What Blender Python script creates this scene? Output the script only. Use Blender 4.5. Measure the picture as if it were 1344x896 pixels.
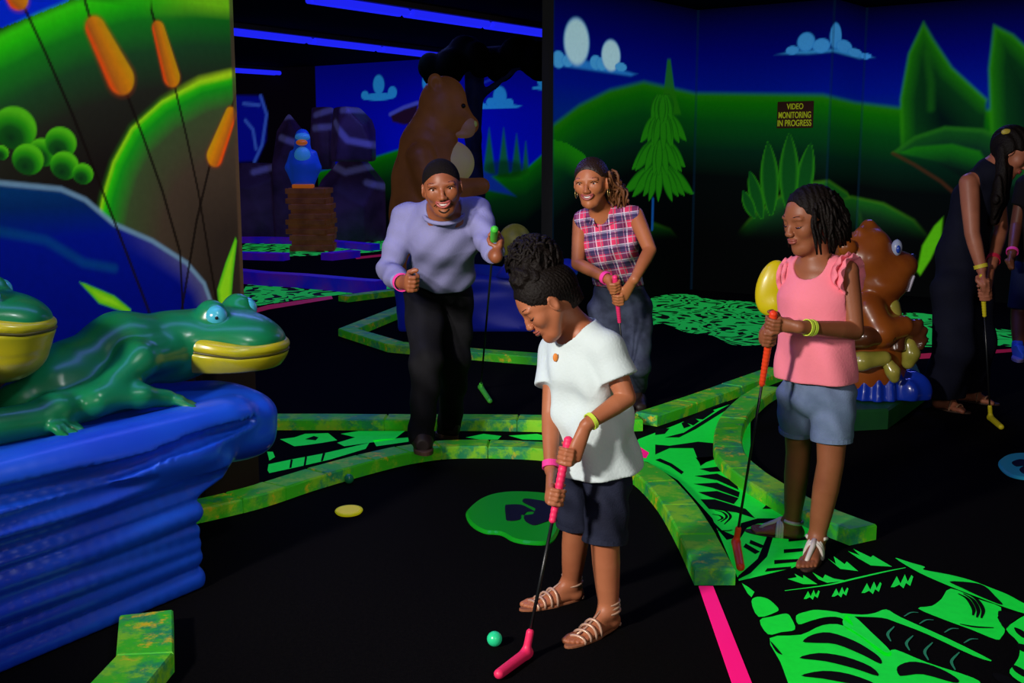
import bpy, math, random
import numpy as np
from mathutils import Vector

for o in list(bpy.data.objects):
    bpy.data.objects.remove(o)
SC = bpy.context.scene
COL = SC.collection
random.seed(7)
RNG = np.random.default_rng(11)

# ------------------------------------------------------------------ camera
CAM_H, FPX, PITCH = 1.45, 1500.0, math.atan(248 / 1500)
cd = bpy.data.cameras.new('camera'); cam = bpy.data.objects.new('camera', cd); COL.objects.link(cam)
cd.sensor_width = 36; cd.lens = FPX / 1344 * 36; cd.clip_start = 0.05; cd.clip_end = 100
cam.location = (0, 0, CAM_H); cam.rotation_euler = (math.pi / 2 - PITCH, 0, 0)
SC.camera = cam

# ------------------------------------------------------------------ world, lights, exposure
w = bpy.data.worlds.new('world'); SC.world = w; w.use_nodes = True
w.node_tree.nodes['Background'].inputs[0].default_value = (0.02, 0.03, 0.09, 1)
w.node_tree.nodes['Background'].inputs[1].default_value = 0.15

def aim(o, t):
    o.rotation_euler = (Vector(t) - Vector(o.location)).to_track_quat('-Z', 'Y').to_euler()

def spot(name, loc, target, watt, color, angle, blend=0.6, radius=0.25):
    l = bpy.data.lights.new(name, 'SPOT'); l.energy = watt; l.color = color
    l.spot_size = math.radians(angle); l.spot_blend = blend; l.shadow_soft_size = radius
    o = bpy.data.objects.new(name, l); o.location = loc; COL.objects.link(o); aim(o, target); return o

def area(name, loc, target, watt, color, sx, sy):
    l = bpy.data.lights.new(name, 'AREA'); l.energy = watt; l.color = color; l.shape = 'RECTANGLE'; l.size = sx; l.size_y = sy
    o = bpy.data.objects.new(name, l); o.location = loc; COL.objects.link(o); aim(o, target); return o

spot('studio_strobe_key', (-2.9, 0.0, 2.55), (0.6, 4.2, 0.75), 1150, (1.0, 0.93, 0.86), 46, 0.7, 0.22)
spot('added_spot_adults', (-2.0, 0.2, 2.6), (0.12, 5.7, 1.1), 900, (1.0, 0.92, 0.84), 24, 0.6, 0.15)  # unseen extra spot, added to brighten the man and the woman in plaid
area('studio_strobe_fill', (1.3, -0.8, 2.2), (0.5, 5.0, 0.9), 34, (1.0, 0.93, 0.86), 1.0, 1.0)
spot('statue_accent_lamp', (0.5, 2.6, 2.8), (-1.5, 4.0, 0.9), 80, (0.9, 0.95, 1.0), 60, 0.8, 0.12)
# ceiling black-light tubes that hang over the course (visible rows are modelled further down)
for nm, x, y, pw in (('blacklight_row_near', -0.5, 4.3, 16), ('blacklight_row_middle', -1.3, 7.0, 34), ('blacklight_row_right', 3.0, 8.8, 30),
                     ('blacklight_row_far', -0.9, 12.6, 26), ('blacklight_row_deep', -2.4, 16.4, 34)):
    o = area(nm, (x, y, 2.82), (x, y, 0), pw, (0.16, 0.20, 1.0), 0.3, 2.6)
    o.rotation_euler = (0, 0, -0.64)

SC.view_settings.view_transform = 'Standard'; SC.view_settings.look = 'None'
SC.view_settings.exposure = 0.0; SC.view_settings.gamma = 1.0; SC.view_settings.use_curve_mapping = False

# ------------------------------------------------------------------ point helpers
def A(*v): return np.array(v, float)
def ray(px, py):
    x = (px - 672) / FPX; y = (448 - py) / FPX
    return A(x, y * math.sin(PITCH) + math.cos(PITCH), y * math.cos(PITCH) - math.sin(PITCH))
def G(px, py, z=0.0):
    d = ray(px, py); return A(0, 0, CAM_H) + d * ((z - CAM_H) / d[2])
def P(px, py, Y):
    d = ray(px, py); return A(0, 0, CAM_H) + d * (Y / d[1])
def nrm(v): v = np.asarray(v, float); return v / (np.linalg.norm(v) + 1e-12)
def mix(a, b, t): return np.asarray(a, float) * (1 - t) + np.asarray(b, float) * t

def lin(c):
    c = np.asarray(c, float) / 255.0
    return np.where(c <= 0.04045, c / 12.92, ((c + 0.055) / 1.055) ** 2.4)
def S(r, g, b): return tuple(float(x) for x in lin((r, g, b)))

# ------------------------------------------------------------------ materials
MATS = {}
def mat(name, col, rough=0.6, spec=0.4, glow=0.0, bump=0.0, bscale=40, var=0.0, vscale=6, col2=None, metal=0.0, coat=0.0, sheen=0.0):
    """plain procedural material: noise colour variation, bump, optional black-light fluorescence"""
    if name in MATS: return MATS[name]
    m = bpy.data.materials.new(name); m.use_nodes = True; MATS[name] = m
    nt = m.node_tree; b = nt.nodes['Principled BSDF']
    b.inputs['Base Color'].default_value = (*col, 1); b.inputs['Roughness'].default_value = rough
    b.inputs['Specular IOR Level'].default_value = spec; b.inputs['Metallic'].default_value = metal
    b.inputs['Coat Weight'].default_value = coat; b.inputs['Coat Roughness'].default_value = 0.12
    tc = nt.nodes.new('ShaderNodeTexCoord')
    src = None
    if var > 0 or col2 is not None:
        n = nt.nodes.new('ShaderNodeTexNoise'); n.inputs['Scale'].default_value = vscale; n.inputs['Detail'].default_value = 5
        nt.links.new(tc.outputs['Object'], n.inputs['Vector'])
        r = nt.nodes.new('ShaderNodeValToRGB'); r.color_ramp.elements[0].position = 0.35; r.color_ramp.elements[1].position = 0.65
        c2 = col2 if col2 is not None else tuple(c * (1 - var) for c in col)
        r.color_ramp.elements[0].color = (*c2, 1); r.color_ramp.elements[1].color = (*col, 1)
        nt.links.new(n.outputs['Fac'], r.inputs['Fac']); nt.links.new(r.outputs['Color'], b.inputs['Base Color']); src = r.outputs['Color']
    if glow > 0:
        b.inputs['Emission Strength'].default_value = glow
        b.inputs['Emission Color'].default_value = (*col, 1)
        if src is not None: nt.links.new(src, b.inputs['Emission Color'])
    if bump > 0:
        n = nt.nodes.new('ShaderNodeTexNoise'); n.inputs['Scale'].default_value = bscale; n.inputs['Detail'].default_value = 4
        nt.links.new(tc.outputs['Object'], n.inputs['Vector'])
        bp = nt.nodes.new('ShaderNodeBump'); bp.inputs['Strength'].default_value = bump; bp.inputs['Distance'].default_value = 0.01
        nt.links.new(n.outputs['Fac'], bp.inputs['Height']); nt.links.new(bp.outputs['Normal'], b.inputs['Normal'])
    return m

def mat_paint(name, glow, rough=0.8, bump=0.05, spec=0.06):
    """airbrushed paint: colour from the painted 'paint' attribute, fine roller texture, uniform fluorescence"""
    m = bpy.data.materials.new(name); m.use_nodes = True; nt = m.node_tree; b = nt.nodes['Principled BSDF']
    at = nt.nodes.new('ShaderNodeAttribute'); at.attribute_name = 'paint'
    tc = nt.nodes.new('ShaderNodeTexCoord'); n = nt.nodes.new('ShaderNodeTexNoise'); n.inputs['Scale'].default_value = 35
    n.inputs['Detail'].default_value = 4
    nt.links.new(tc.outputs['Object'], n.inputs['Vector'])
    mp = nt.nodes.new('ShaderNodeMapRange'); mp.inputs['To Min'].default_value = 0.88; mp.inputs['To Max'].default_value = 1.1
    nt.links.new(n.outputs['Fac'], mp.inputs['Value'])
    mx = nt.nodes.new('ShaderNodeVectorMath'); mx.operation = 'SCALE'
    nt.links.new(at.outputs['Color'], mx.inputs[0]); nt.links.new(mp.outputs['Result'], mx.inputs['Scale'])
    nt.links.new(mx.outputs['Vector'], b.inputs['Base Color']); nt.links.new(mx.outputs['Vector'], b.inputs['Emission Color'])
    b.inputs['Emission Strength'].default_value = glow; b.inputs['Roughness'].default_value = rough
    b.inputs['Specular IOR Level'].default_value = spec
    bp = nt.nodes.new('ShaderNodeBump'); bp.inputs['Strength'].default_value = bump
    nt.links.new(n.outputs['Fac'], bp.inputs['Height']); nt.links.new(bp.outputs['Normal'], b.inputs['Normal'])
    return m

# ------------------------------------------------------------------ object helpers
ORG = {}
def tag(o, label, cat=None, group=None, kind=None):
    o['label'] = label
    if cat: o['category'] = cat
    if group: o['group'] = group
    if kind: o['kind'] = kind
    return o
def setting(o, label=None):
    o['kind'] = 'structure'
    if label: o['label'] = label
    return o
def thing(name, loc, label, cat, group=None):
    o = bpy.data.objects.new(name, None); COL.objects.link(o); o.location = tuple(loc); o.empty_display_size = 0.1
    ORG[o.name] = np.asarray(loc, float); return tag(o, label, cat, group)

def mesh_data(name, V, F, mats, smooth=False, midx=None):
    me = bpy.data.meshes.new(name)
    V = np.asarray(V, np.float32)
    if isinstance(F, np.ndarray) and F.ndim == 2:
        n, k = F.shape
        me.vertices.add(len(V)); me.vertices.foreach_set('co', V.ravel())
        me.loops.add(n * k); me.loops.foreach_set('vertex_index', F.astype(np.int32).ravel())
        me.polygons.add(n); me.polygons.foreach_set('loop_start', np.arange(0, n * k, k, dtype=np.int32))
        me.update(calc_edges=True)
    else:
        me.from_pydata([tuple(map(float, v)) for v in V], [], [tuple(int(i) for i in f) for f in F]); me.update()
    if not isinstance(mats, (list, tuple)): mats = [mats]
    for m in mats: me.materials.append(m)
    if midx is not None: me.polygons.foreach_set('material_index', np.asarray(midx, np.int32))
    if smooth: me.polygons.foreach_set('use_smooth', np.ones(len(me.polygons), bool))
    return me

def mk(name, VF, mats, parent=None, org=None, smooth=False, midx=None, label=None):
    """one mesh object; verts in world metres. parent: part of that thing (shares its origin)"""
    V, F = VF; V = np.asarray(V, float)
    if parent is not None: og = ORG[parent.name]
    elif org is not None: og = np.asarray(org, float)
    else: og = A((V[:, 0].min() + V[:, 0].max()) / 2, (V[:, 1].min() + V[:, 1].max()) / 2, V[:, 2].min())
    me = mesh_data(name, V - og, F, mats, smooth, midx)
    o = bpy.data.objects.new(name, me); COL.objects.link(o); ORG[o.name] = og
    if parent is not None: o.parent = parent
    else: o.location = tuple(og)
    if label: o['label'] = label
    return o

def merge(*vfs):
    V, F, n = [], [], 0
    for v, f in vfs:
        v = np.asarray(v, float); V.append(v); F += [tuple(int(i) + n for i in q) for q in f]; n += len(v)
    return np.concatenate(V), F

def frame(d, ref=(0, 0, 1)):
    d = nrm(d); r = np.asarray(ref, float)
    if abs(d @ nrm(r)) > 0.97: r = A(1, 0, 0)
    a = nrm(np.cross(r, d)); return a, np.cross(d, a)

def tube(pts, rad, n=8, caps=True, closed=False, flat=1.0):
    pts = [np.asarray(p, float) for p in pts]; m = len(pts)
    if np.isscalar(rad): rad = [rad] * m
    V, F = [], []
    a = None
    for i, p in enumerate(pts):
        if closed: d = pts[(i + 1) % m] - pts[i - 1]
        else: d = pts[min(i + 1, m - 1)] - pts[max(i - 1, 0)]
        d = nrm(d)
        if a is None: a, b = frame(d)
        else:
            a = nrm(a - d * (a @ d)); b = np.cross(d, a)
        for k in range(n):
            t = 2 * math.pi * k / n
            V.append(p + rad[i] * (a * math.cos(t) + b * math.sin(t) * flat))
    rng = range(m) if closed else range(m - 1)
    for i in rng:
        j = (i + 1) % m
        for k in range(n):
            F.append((i * n + k, i * n + (k + 1) % n, j * n + (k + 1) % n, j * n + k))
    if caps and not closed:
        F.append(tuple(range(n - 1, -1, -1))); F.append(tuple((m - 1) * n + k for k in range(n)))
    return np.array(V), F

def spline(pts, n=6):
    pts = [np.asarray(p, float) for p in pts]; out = []
    q = [2 * pts[0] - pts[1]] + pts + [2 * pts[-1] - pts[-2]]
    for i in range(1, len(q) - 2):
        for k in range(n):
            t = k / n; p0, p1, p2, p3 = q[i - 1], q[i], q[i + 1], q[i + 2]
            out.append(0.5 * (2 * p1 + (p2 - p0) * t + (2 * p0 - 5 * p1 + 4 * p2 - p3) * t * t + (3 * p1 - p0 - 3 * p2 + p3) * t ** 3))
    out.append(pts[-1]); return out

def sphere(c, r, nu=16, nv=10, axes=None):
    r = A(r, r, r) if np.isscalar(r) else np.asarray(r, float)
    M = np.eye(3) if axes is None else np.array(axes)
    V, F = [], []
    for j in range(nv + 1):
        ph = math.pi * j / nv
        for i in range(nu):
            th = 2 * math.pi * i / nu
            V.append(np.asarray(c) + (A(math.sin(ph) * math.cos(th), math.sin(ph) * math.sin(th), math.cos(ph)) * r) @ M)
    for j in range(nv):
        for i in range(nu):
            F.append((j * nu + i, (j + 1) * nu + i, (j + 1) * nu + (i + 1) % nu, j * nu + (i + 1) % nu))
    return np.array(V), F

def prism(poly, z0, z1, bevel=0.0):
    """closed polygon (x,y) extruded from z0 to z1, top edge bevelled inwards"""
    p = np.array([(q[0], q[1]) for q in poly], float); n = len(p)
    area2 = np.sum(p[:, 0] * np.roll(p[:, 1], -1) - np.roll(p[:, 0], -1) * p[:, 1])
    if area2 < 0: p = p[::-1]
    rings = [np.c_[p, np.full(n, z0)]]
    if bevel > 0:
        e = np.roll(p, -1, 0) - p; e /= np.linalg.norm(e, axis=1)[:, None] + 1e-9
        nn = np.c_[-e[:, 1], e[:, 0]]; vn = nn + np.roll(nn, 1, 0); vn /= np.linalg.norm(vn, axis=1)[:, None] + 1e-9
        rings += [np.c_[p, np.full(n, z1 - bevel)], np.c_[p + vn * bevel, np.full(n, z1)]]
    else: rings.append(np.c_[p, np.full(n, z1)])
    V = np.concatenate(rings); F = [tuple(range(n - 1, -1, -1))]
    for k in range(len(rings) - 1):
        for i in range(n):
            j = (i + 1) % n; F.append((k * n + i, k * n + j, (k + 1) * n + j, (k + 1) * n + i))
    F.append(tuple((len(rings) - 1) * n + i for i in range(n)))
    return V, F

def obox(c, ax, ay, az, hx, hy, hz, bev=0.0):
    """oriented box with bevelled edges"""
    c = np.asarray(c, float)
    if bev <= 0:
        V = [c + ax * sx * hx + ay * sy * hy + az * sz * hz for sx in (-1, 1) for sy in (-1, 1) for sz in (-1, 1)]
        return np.array(V), [(0, 1, 3, 2), (4, 6, 7, 5), (0, 4, 5, 1), (2, 3, 7, 6), (0, 2, 6, 4), (1, 5, 7, 3)]
    V, F = [], []
    b = bev
    sig = [(-1, -1), (1, -1), (1, 1), (-1, 1)]
    def ring(z, inset):
        idx = len(V)
        for sx, sy in sig:
            for (ox, oy) in (((b, 0), (0, b)) if sx * sy < 0 else ((0, b), (b, 0))):
                V.append(c + ax * sx * (hx - inset - ox) + ay * sy * (hy - inset - oy) + az * z)
        return idx
    r = [ring(-hz, b), ring(-hz + b, 0), ring(hz - b, 0), ring(hz, b)]
    for k in range(3):
        for i in range(8):
            j = (i + 1) % 8; F.append((r[k] + i, r[k] + j, r[k + 1] + j, r[k + 1] + i))
    F.append(tuple(r[0] + i for i in range(7, -1, -1))); F.append(tuple(r[3] + i for i in range(8)))
    return np.array(V), F

def on_surface(V, px, py, off=0.0):
    """point of a mesh (verts V) seen at that pixel, nearest the camera"""
    r = nrm(ray(px, py)); W = V - A(0, 0, CAM_H); t = W @ r; d = np.linalg.norm(W - t[:, None] * r, axis=1); i = np.where(d < 0.012)[0]
    if len(i) == 0: i = np.array([np.argmin(d)])
    return A(0, 0, CAM_H) + r * (t[i].min() - off)

X1, Y1, Z1 = A(1, 0, 0), A(0, 1, 0), A(0, 0, 1)

# ------------------------------------------------------------------ implicit surfaces (smooth unions meshed with surface nets)
class SDF:
    def __init__(s, lo, hi, vox):
        s.lo = np.asarray(lo, float); s.v = vox
        s.n = np.ceil((np.asarray(hi, float) - s.lo) / vox).astype(int) + 1
        s.f = np.full(s.n, 1.0, np.float32)
        s.ax = [(s.lo[i] + np.arange(s.n[i]) * vox).astype(np.float32) for i in range(3)]
    def sub(s, lo, hi):
        sl = []
        for i in range(3):
            a = int(np.clip(math.floor((lo[i] - s.lo[i]) / s.v), 0, s.n[i])); b = int(np.clip(math.ceil((hi[i] - s.lo[i]) / s.v) + 1, 0, s.n[i]))
            if b <= a: return None, None
            sl.append(slice(a, b))
        return tuple(sl), (s.ax[0][sl[0]][:, None, None], s.ax[1][sl[1]][None, :, None], s.ax[2][sl[2]][None, None, :])
    def op(s, fn, lo, hi, k=0.0, mode='u'):
        mg = max(k, 0) * 1.2 + 4 * s.v
        sl, g = s.sub(np.asarray(lo) - mg, np.asarray(hi) + mg)
        if sl is None: return s
        d = fn(*g).astype(np.float32); a = s.f[sl]
        if mode == 'u':
            if k > 0:
                h = np.maximum(k - np.abs(a - d), 0) / k; s.f[sl] = np.minimum(a, d) - h * h * k * 0.25
            else: s.f[sl] = np.minimum(a, d)
        else:
            d = -d
            if k > 0:
                h = np.maximum(k - np.abs(a - d), 0) / k; s.f[sl] = np.maximum(a, d) + h * h * k * 0.25
            else: s.f[sl] = np.maximum(a, d)
        return s
    def ball(s, c, r, k=0.0, mode='u'):
        c = np.asarray(c, float)
        return s.op(lambda x, y, z: np.sqrt((x - c[0]) ** 2 + (y - c[1]) ** 2 + (z - c[2]) ** 2) - r, c - r, c + r, k, mode)
    def ell(s, c, r, axes=None, k=0.0, mode='u'):
        c = np.asarray(c, float); r = np.asarray(r, float); M = np.eye(3) if axes is None else np.array(axes, float)
        ext = np.sqrt(((M * r[:, None]) ** 2).sum(0))
        def fn(x, y, z):
            px, py, pz = x - c[0], y - c[1], z - c[2]; k0 = 0; k1 = 0
            for i in range(3):
                q = px * M[i, 0] + py * M[i, 1] + pz * M[i, 2]; k0 = k0 + (q / r[i]) ** 2; k1 = k1 + (q / r[i] ** 2) ** 2
            k0 = np.sqrt(k0); k1 = np.sqrt(k1)
            return k0 * (k0 - 1) / np.maximum(k1, 1e-6)
        return s.op(fn, c - ext, c + ext, k, mode)
    def cone(s, a, b, ra, rb, k=0.0, mode='u'):
        a = np.asarray(a, float); b = np.asarray(b, float); u = b - a; L2 = max(u @ u, 1e-9)
        def fn(x, y, z):
            px, py, pz = x - a[0], y - a[1], z - a[2]
            t = np.clip((px * u[0] + py * u[1] + pz * u[2]) / L2, 0, 1)
            return np.sqrt((px - t * u[0]) ** 2 + (py - t * u[1]) ** 2 + (pz - t * u[2]) ** 2) - (ra + (rb - ra) * t)
        R = max(ra, rb)
        return s.op(fn, np.minimum(a, b) - R, np.maximum(a, b) + R, k, mode)
    def chain(s, pts, rad, k=0.0, mode='u'):
        for i in range(len(pts) - 1): s.cone(pts[i], pts[i + 1], rad[i], rad[i + 1], k, mode)
        return s
    def ec(s, a, b, side, wa, da, wb, db, k=0.0, mode='u', cap=None):
        """limb with an elliptic section: half width w along side, half depth d"""
        a = np.asarray(a, float); b = np.asarray(b, float); u = b - a; L2 = max(u @ u, 1e-9); un = u / math.sqrt(L2)
        sd = np.asarray(side, float); sd = nrm(sd - un * (sd @ un)); fd = np.cross(un, sd)
        def fn(x, y, z):
            px, py, pz = x - a[0], y - a[1], z - a[2]
            t = np.clip((px * u[0] + py * u[1] + pz * u[2]) / L2, 0, 1)
            qx, qy, qz = px - t * u[0], py - t * u[1], pz - t * u[2]
            W = wa + (wb - wa) * t; D = da + (db - da) * t; C = np.minimum(W, D) if cap is None else cap
            q = np.sqrt(((qx * sd[0] + qy * sd[1] + qz * sd[2]) / W) ** 2 + ((qx * fd[0] + qy * fd[1] + qz * fd[2]) / D) ** 2
                        + ((qx * un[0] + qy * un[1] + qz * un[2]) / C) ** 2)
            return (q - 1) * np.minimum(W, D)
        R = max(wa, wb, da, db)
        return s.op(fn, np.minimum(a, b) - R, np.maximum(a, b) + R, k, mode)
    def box(s, c, axes, h, r, k=0.0, mode='u'):
        c = np.asarray(c, float); M = np.array(axes, float); h = np.asarray(h, float)
        ext = np.sqrt(((M * h[:, None]) ** 2).sum(0)) + (np.abs(M) * h[:, None]).sum(0)
        def fn(x, y, z):
            px, py, pz = x - c[0], y - c[1], z - c[2]; qs = []
            for i in range(3): qs.append(np.abs(px * M[i, 0] + py * M[i, 1] + pz * M[i, 2]) - (h[i] - r))
            o = np.sqrt(sum(np.maximum(q, 0) ** 2 for q in qs))
            return o + np.minimum(np.maximum(np.maximum(qs[0], qs[1]), qs[2]), 0) - r
        return s.op(fn, c - ext, c + ext, k, mode)
    def cut(s, o, n, k=0.0):
        o = np.asarray(o, float); n = nrm(n)
        x, y, z = (s.ax[0][:, None, None], s.ax[1][None, :, None], s.ax[2][None, None, :])
        d = ((x - o[0]) * n[0] + (y - o[1]) * n[1] + (z - o[2]) * n[2]).astype(np.float32)
        if k > 0:
            h = np.maximum(k - np.abs(s.f - d), 0) / k; s.f = np.maximum(s.f, d) + h * h * k * 0.25
        else: s.f = np.maximum(s.f, d)
        return s
    def like(s):
        o = SDF.__new__(SDF); o.lo, o.v, o.n, o.ax = s.lo, s.v, s.n, s.ax; o.f = np.full(s.n, 1.0, np.float32); return o
    def join(s, o, k=0.0):
        if k > 0:
            h = np.maximum(k - np.abs(s.f - o.f), 0) / k; s.f = np.minimum(s.f, o.f) - h * h * k * 0.25
        else: s.f = np.minimum(s.f, o.f)
        return s
    def ripple(s, fn):
        x, y, z = (s.ax[0][:, None, None], s.ax[1][None, :, None], s.ax[2][None, None, :])
        s.f = s.f + fn(x, y, z).astype(np.float32); return s
    def mesh(s):
        f = s.f; f[0], f[-1] = 1, 1; f[:, 0], f[:, -1] = 1, 1; f[:, :, 0], f[:, :, -1] = 1, 1
        ins = f < 0
        c = np.zeros(s.n - 1, np.int8)
        for i in (0, 1):
            for j in (0, 1):
                for k in (0, 1):
                    c += ins[i:s.n[0] - 1 + i, j:s.n[1] - 1 + j, k:s.n[2] - 1 + k]
        act = (c > 0) & (c < 8); I = np.argwhere(act); nid = np.full(c.shape, -1, np.int32); nid[act] = np.arange(len(I))
        acc = np.zeros((len(I), 3)); cnt = np.zeros(len(I))
        cor = [(i, j, k) for i in (0, 1) for j in (0, 1) for k in (0, 1)]
        val = {q: f[I[:, 0] + q[0], I[:, 1] + q[1], I[:, 2] + q[2]] for q in cor}
        for q in cor:
            for ax in range(3):
                if q[ax] == 0:
                    q2 = list(q); q2[ax] = 1; q2 = tuple(q2)
                    va, vb = val[q], val[q2]; m = (va < 0) != (vb < 0)
                    t = np.where(m, va / np.where(m, va - vb, 1), 0)
                    p = np.tile(np.array(q, float), (len(I), 1)); p[:, ax] += t
                    acc += p * m[:, None]; cnt += m
        V = s.lo + (I + acc / np.maximum(cnt, 1)[:, None]) * s.v
        Fs = []
        for ax in range(3):
            b, d = [(1, 2), (2, 0), (0, 1)][ax]
            n1 = [slice(None)] * 3; n2 = [slice(None)] * 3
            n1[ax] = slice(0, -1); n2[ax] = slice(1, None)
            a1, a2 = ins[tuple(n1)], ins[tuple(n2)]
            E = np.argwhere(a1 != a2)
            E = E[(E[:, b] > 0) & (E[:, d] > 0) & (E[:, b] < s.n[b] - 1) & (E[:, d] < s.n[d] - 1)]
            flip = ~a1[E[:, 0], E[:, 1], E[:, 2]]
            def cid(ob, od):
                q = E.copy(); q[:, b] += ob; q[:, d] += od
                return nid[q[:, 0], q[:, 1], q[:, 2]]
            quad = np.stack([cid(-1, -1), cid(0, -1), cid(0, 0), cid(-1, 0)], 1)
            quad[flip] = quad[flip][:, ::-1]
            Fs.append(quad)
        Fq = np.concatenate(Fs); Fq = Fq[(Fq >= 0).all(1)]
        return V, Fq

def sdf_for(pts, pad, vox):
    p = np.array(pts, float); return SDF(p.min(0) - pad, p.max(0) + pad, vox)
# ================================================================== room shell
M_FLOOR = mat('black_carpet', (0.0045, 0.004, 0.004), 0.95, 0.02, bump=0.3, bscale=300, col2=(0.003, 0.0028, 0.003), vscale=90)
M_CEIL = mat('black_ceiling_paint', (0.004, 0.004, 0.006), 0.95, 0.05)
setting(mk('floor', ([(-9, -3, 0), (9, -3, 0), (9, 26, 0), (-9, 26, 0), (-9, -3, -0.1), (9, -3, -0.1), (9, 26, -0.1), (-9, 26, -0.1)],
                     [(0, 1, 2, 3), (7, 6, 5, 4), (0, 4, 5, 1), (1, 5, 6, 2), (2, 6, 7, 3), (3, 7, 4, 0)]), M_FLOOR, org=(0, 0, 0)))
setting(mk('ceiling', ([(-9, -3, 2.9), (9, -3, 2.9), (9, 26, 2.9), (-9, 26, 2.9), (-9, -3, 3.0), (9, -3, 3.0), (9, 26, 3.0), (-9, 26, 3.0)],
                       [(3, 2, 1, 0), (4, 5, 6, 7), (0, 1, 5, 4), (1, 2, 6, 5), (2, 3, 7, 6), (3, 0, 4, 7)]), M_CEIL, org=(0, 0, 2.9)))

def sst(x, a, b):
    t = np.clip((x - a) / (b - a + 1e-12), 0, 1); return t * t * (3 - 2 * t)

class Wall:
    """upright painted wall: foot line from o along d, painted in wall metres (u along, v up)"""
    def __init__(s, o, d, us, vs):
        s.o = np.asarray(o, float); s.d = nrm(d); s.us = np.asarray(us); s.vs = np.asarray(vs)
        s.U, s.V = np.meshgrid(s.us, s.vs, indexing='ij'); s.c = np.zeros(s.U.shape + (3,))
    def uv(s, px, py):
        r = ray(px, py); M = np.array([[s.d[0], -r[0]], [s.d[1], -r[1]]])
        u, t = np.linalg.solve(M, -s.o); return A(u, CAM_H + r[2] * t)
    def pts(s, L): return np.array([s.uv(*q) for q in L])
    def put(s, m, col):
        m = np.clip(m, 0, 1)[..., None]; s.c = s.c * (1 - m) + (np.asarray(col) if np.ndim(col) == 3 else lin(col)) * m
    def seg(s, a, b):
        u = b - a; t = np.clip(((s.U - a[0]) * u[0] + (s.V - a[1]) * u[1]) / (u @ u + 1e-12), 0, 1)
        return np.hypot(s.U - a[0] - t * u[0], s.V - a[1] - t * u[1]), t
    def line(s, L):
        p = s.pts(L); d = np.full(s.U.shape, 9.0)
        for i in range(len(p) - 1): d = np.minimum(d, s.seg(p[i], p[i + 1])[0])
        return d
    def poly(s, L):
        """signed distance to the polygon (negative inside)"""
        p = s.pts(L); d = np.full(s.U.shape, 9.0); ins = np.zeros(s.U.shape, bool)
        for i in range(len(p)):
            a, b = p[i], p[(i + 1) % len(p)]; d = np.minimum(d, s.seg(a, b)[0])
            cnd = (a[1] > s.V) != (b[1] > s.V)
            ins ^= cnd & (s.U < (b[0] - a[0]) * (s.V - a[1]) / (b[1] - a[1] + 1e-12) + a[0])
        return np.where(ins, -d, d)
    def ell(s, px, py, rx, ry, rot=0):
        """ellipse, radii given in the picture's pixels at that spot; value <1 inside"""
        c = s.uv(px, py); sx = abs(s.uv(px + 1, py)[0] - c[0]); sy = abs(s.uv(px, py + 1)[1] - c[1])
        q = A(rx * sx, ry * sy); ca, sa = math.cos(rot), math.sin(rot)
        du, dv = s.U - c[0], s.V - c[1]
        return np.sqrt(((du * ca + dv * sa) / q[0]) ** 2 + ((-du * sa + dv * ca) / q[1]) ** 2)
    def hill(s, L, stops, soft=0.03):
        """rolling hill under a crest line; stops: (metres below crest, colour)"""
        p = s.pts(L); o = np.argsort(p[:, 0]); top = np.interp(s.U, p[o, 0], p[o, 1], left=-9, right=-9)
        dep = top - s.V
        s.put(sst(dep, -soft, soft), s.ramp(dep, stops))
        return dep
    def ramp(s, x, stops):
        xs = [q[0] for q in stops]; cs = np.array([lin(q[1]) for q in stops])
        return np.stack([np.interp(x, xs, cs[:, i]) for i in range(3)], -1)
    def build(s, name, m, th=0.12, flip=False, boost=1.0):
        nu, nv = s.U.shape
        V = np.stack([s.o[0] + s.U * s.d[0], s.o[1] + s.U * s.d[1], s.V], -1).reshape(-1, 3)
        i = np.arange(nu * nv).reshape(nu, nv)
        F = np.stack([i[:-1, :-1], i[1:, :-1], i[1:, 1:], i[:-1, 1:]], -1).reshape(-1, 4)
        nb = A(-s.d[1], s.d[0], 0) * th           # backwards
        e = []
        for u in (s.us[0], s.us[-1]):
            for v in (s.vs[0], s.vs[-1]):
                e.append(A(s.o[0] + u * s.d[0], s.o[1] + u * s.d[1], v))
        B = np.array(e + [q + nb for q in e]); k = len(V)
        Fb = np.array([(4, 5, 7, 6), (0, 4, 6, 2), (1, 3, 7, 5), (0, 1, 5, 4), (2, 6, 7, 3)]) + k
        o = mk(name, (np.concatenate([V, B]), np.concatenate([F, Fb])), m, org=(s.o[0], s.o[1], 0))
        at = o.data.attributes.new('paint', 'FLOAT_COLOR', 'POINT')
        c = np.ones((k + 8, 4), np.float32); c[:k, :3] = np.clip(s.c.reshape(-1, 3) * boost, 0, 0.95); c[k:, :3] = 0.01
        at.data.foreach_set('color', c.ravel())
        return setting(o)

M_MURAL = mat_paint('airbrushed_mural_paint', 0.40)
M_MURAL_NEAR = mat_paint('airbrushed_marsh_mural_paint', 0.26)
def lsp(a, b, step): return np.linspace(a, b, max(2, int(abs(b - a) / step)))

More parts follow.
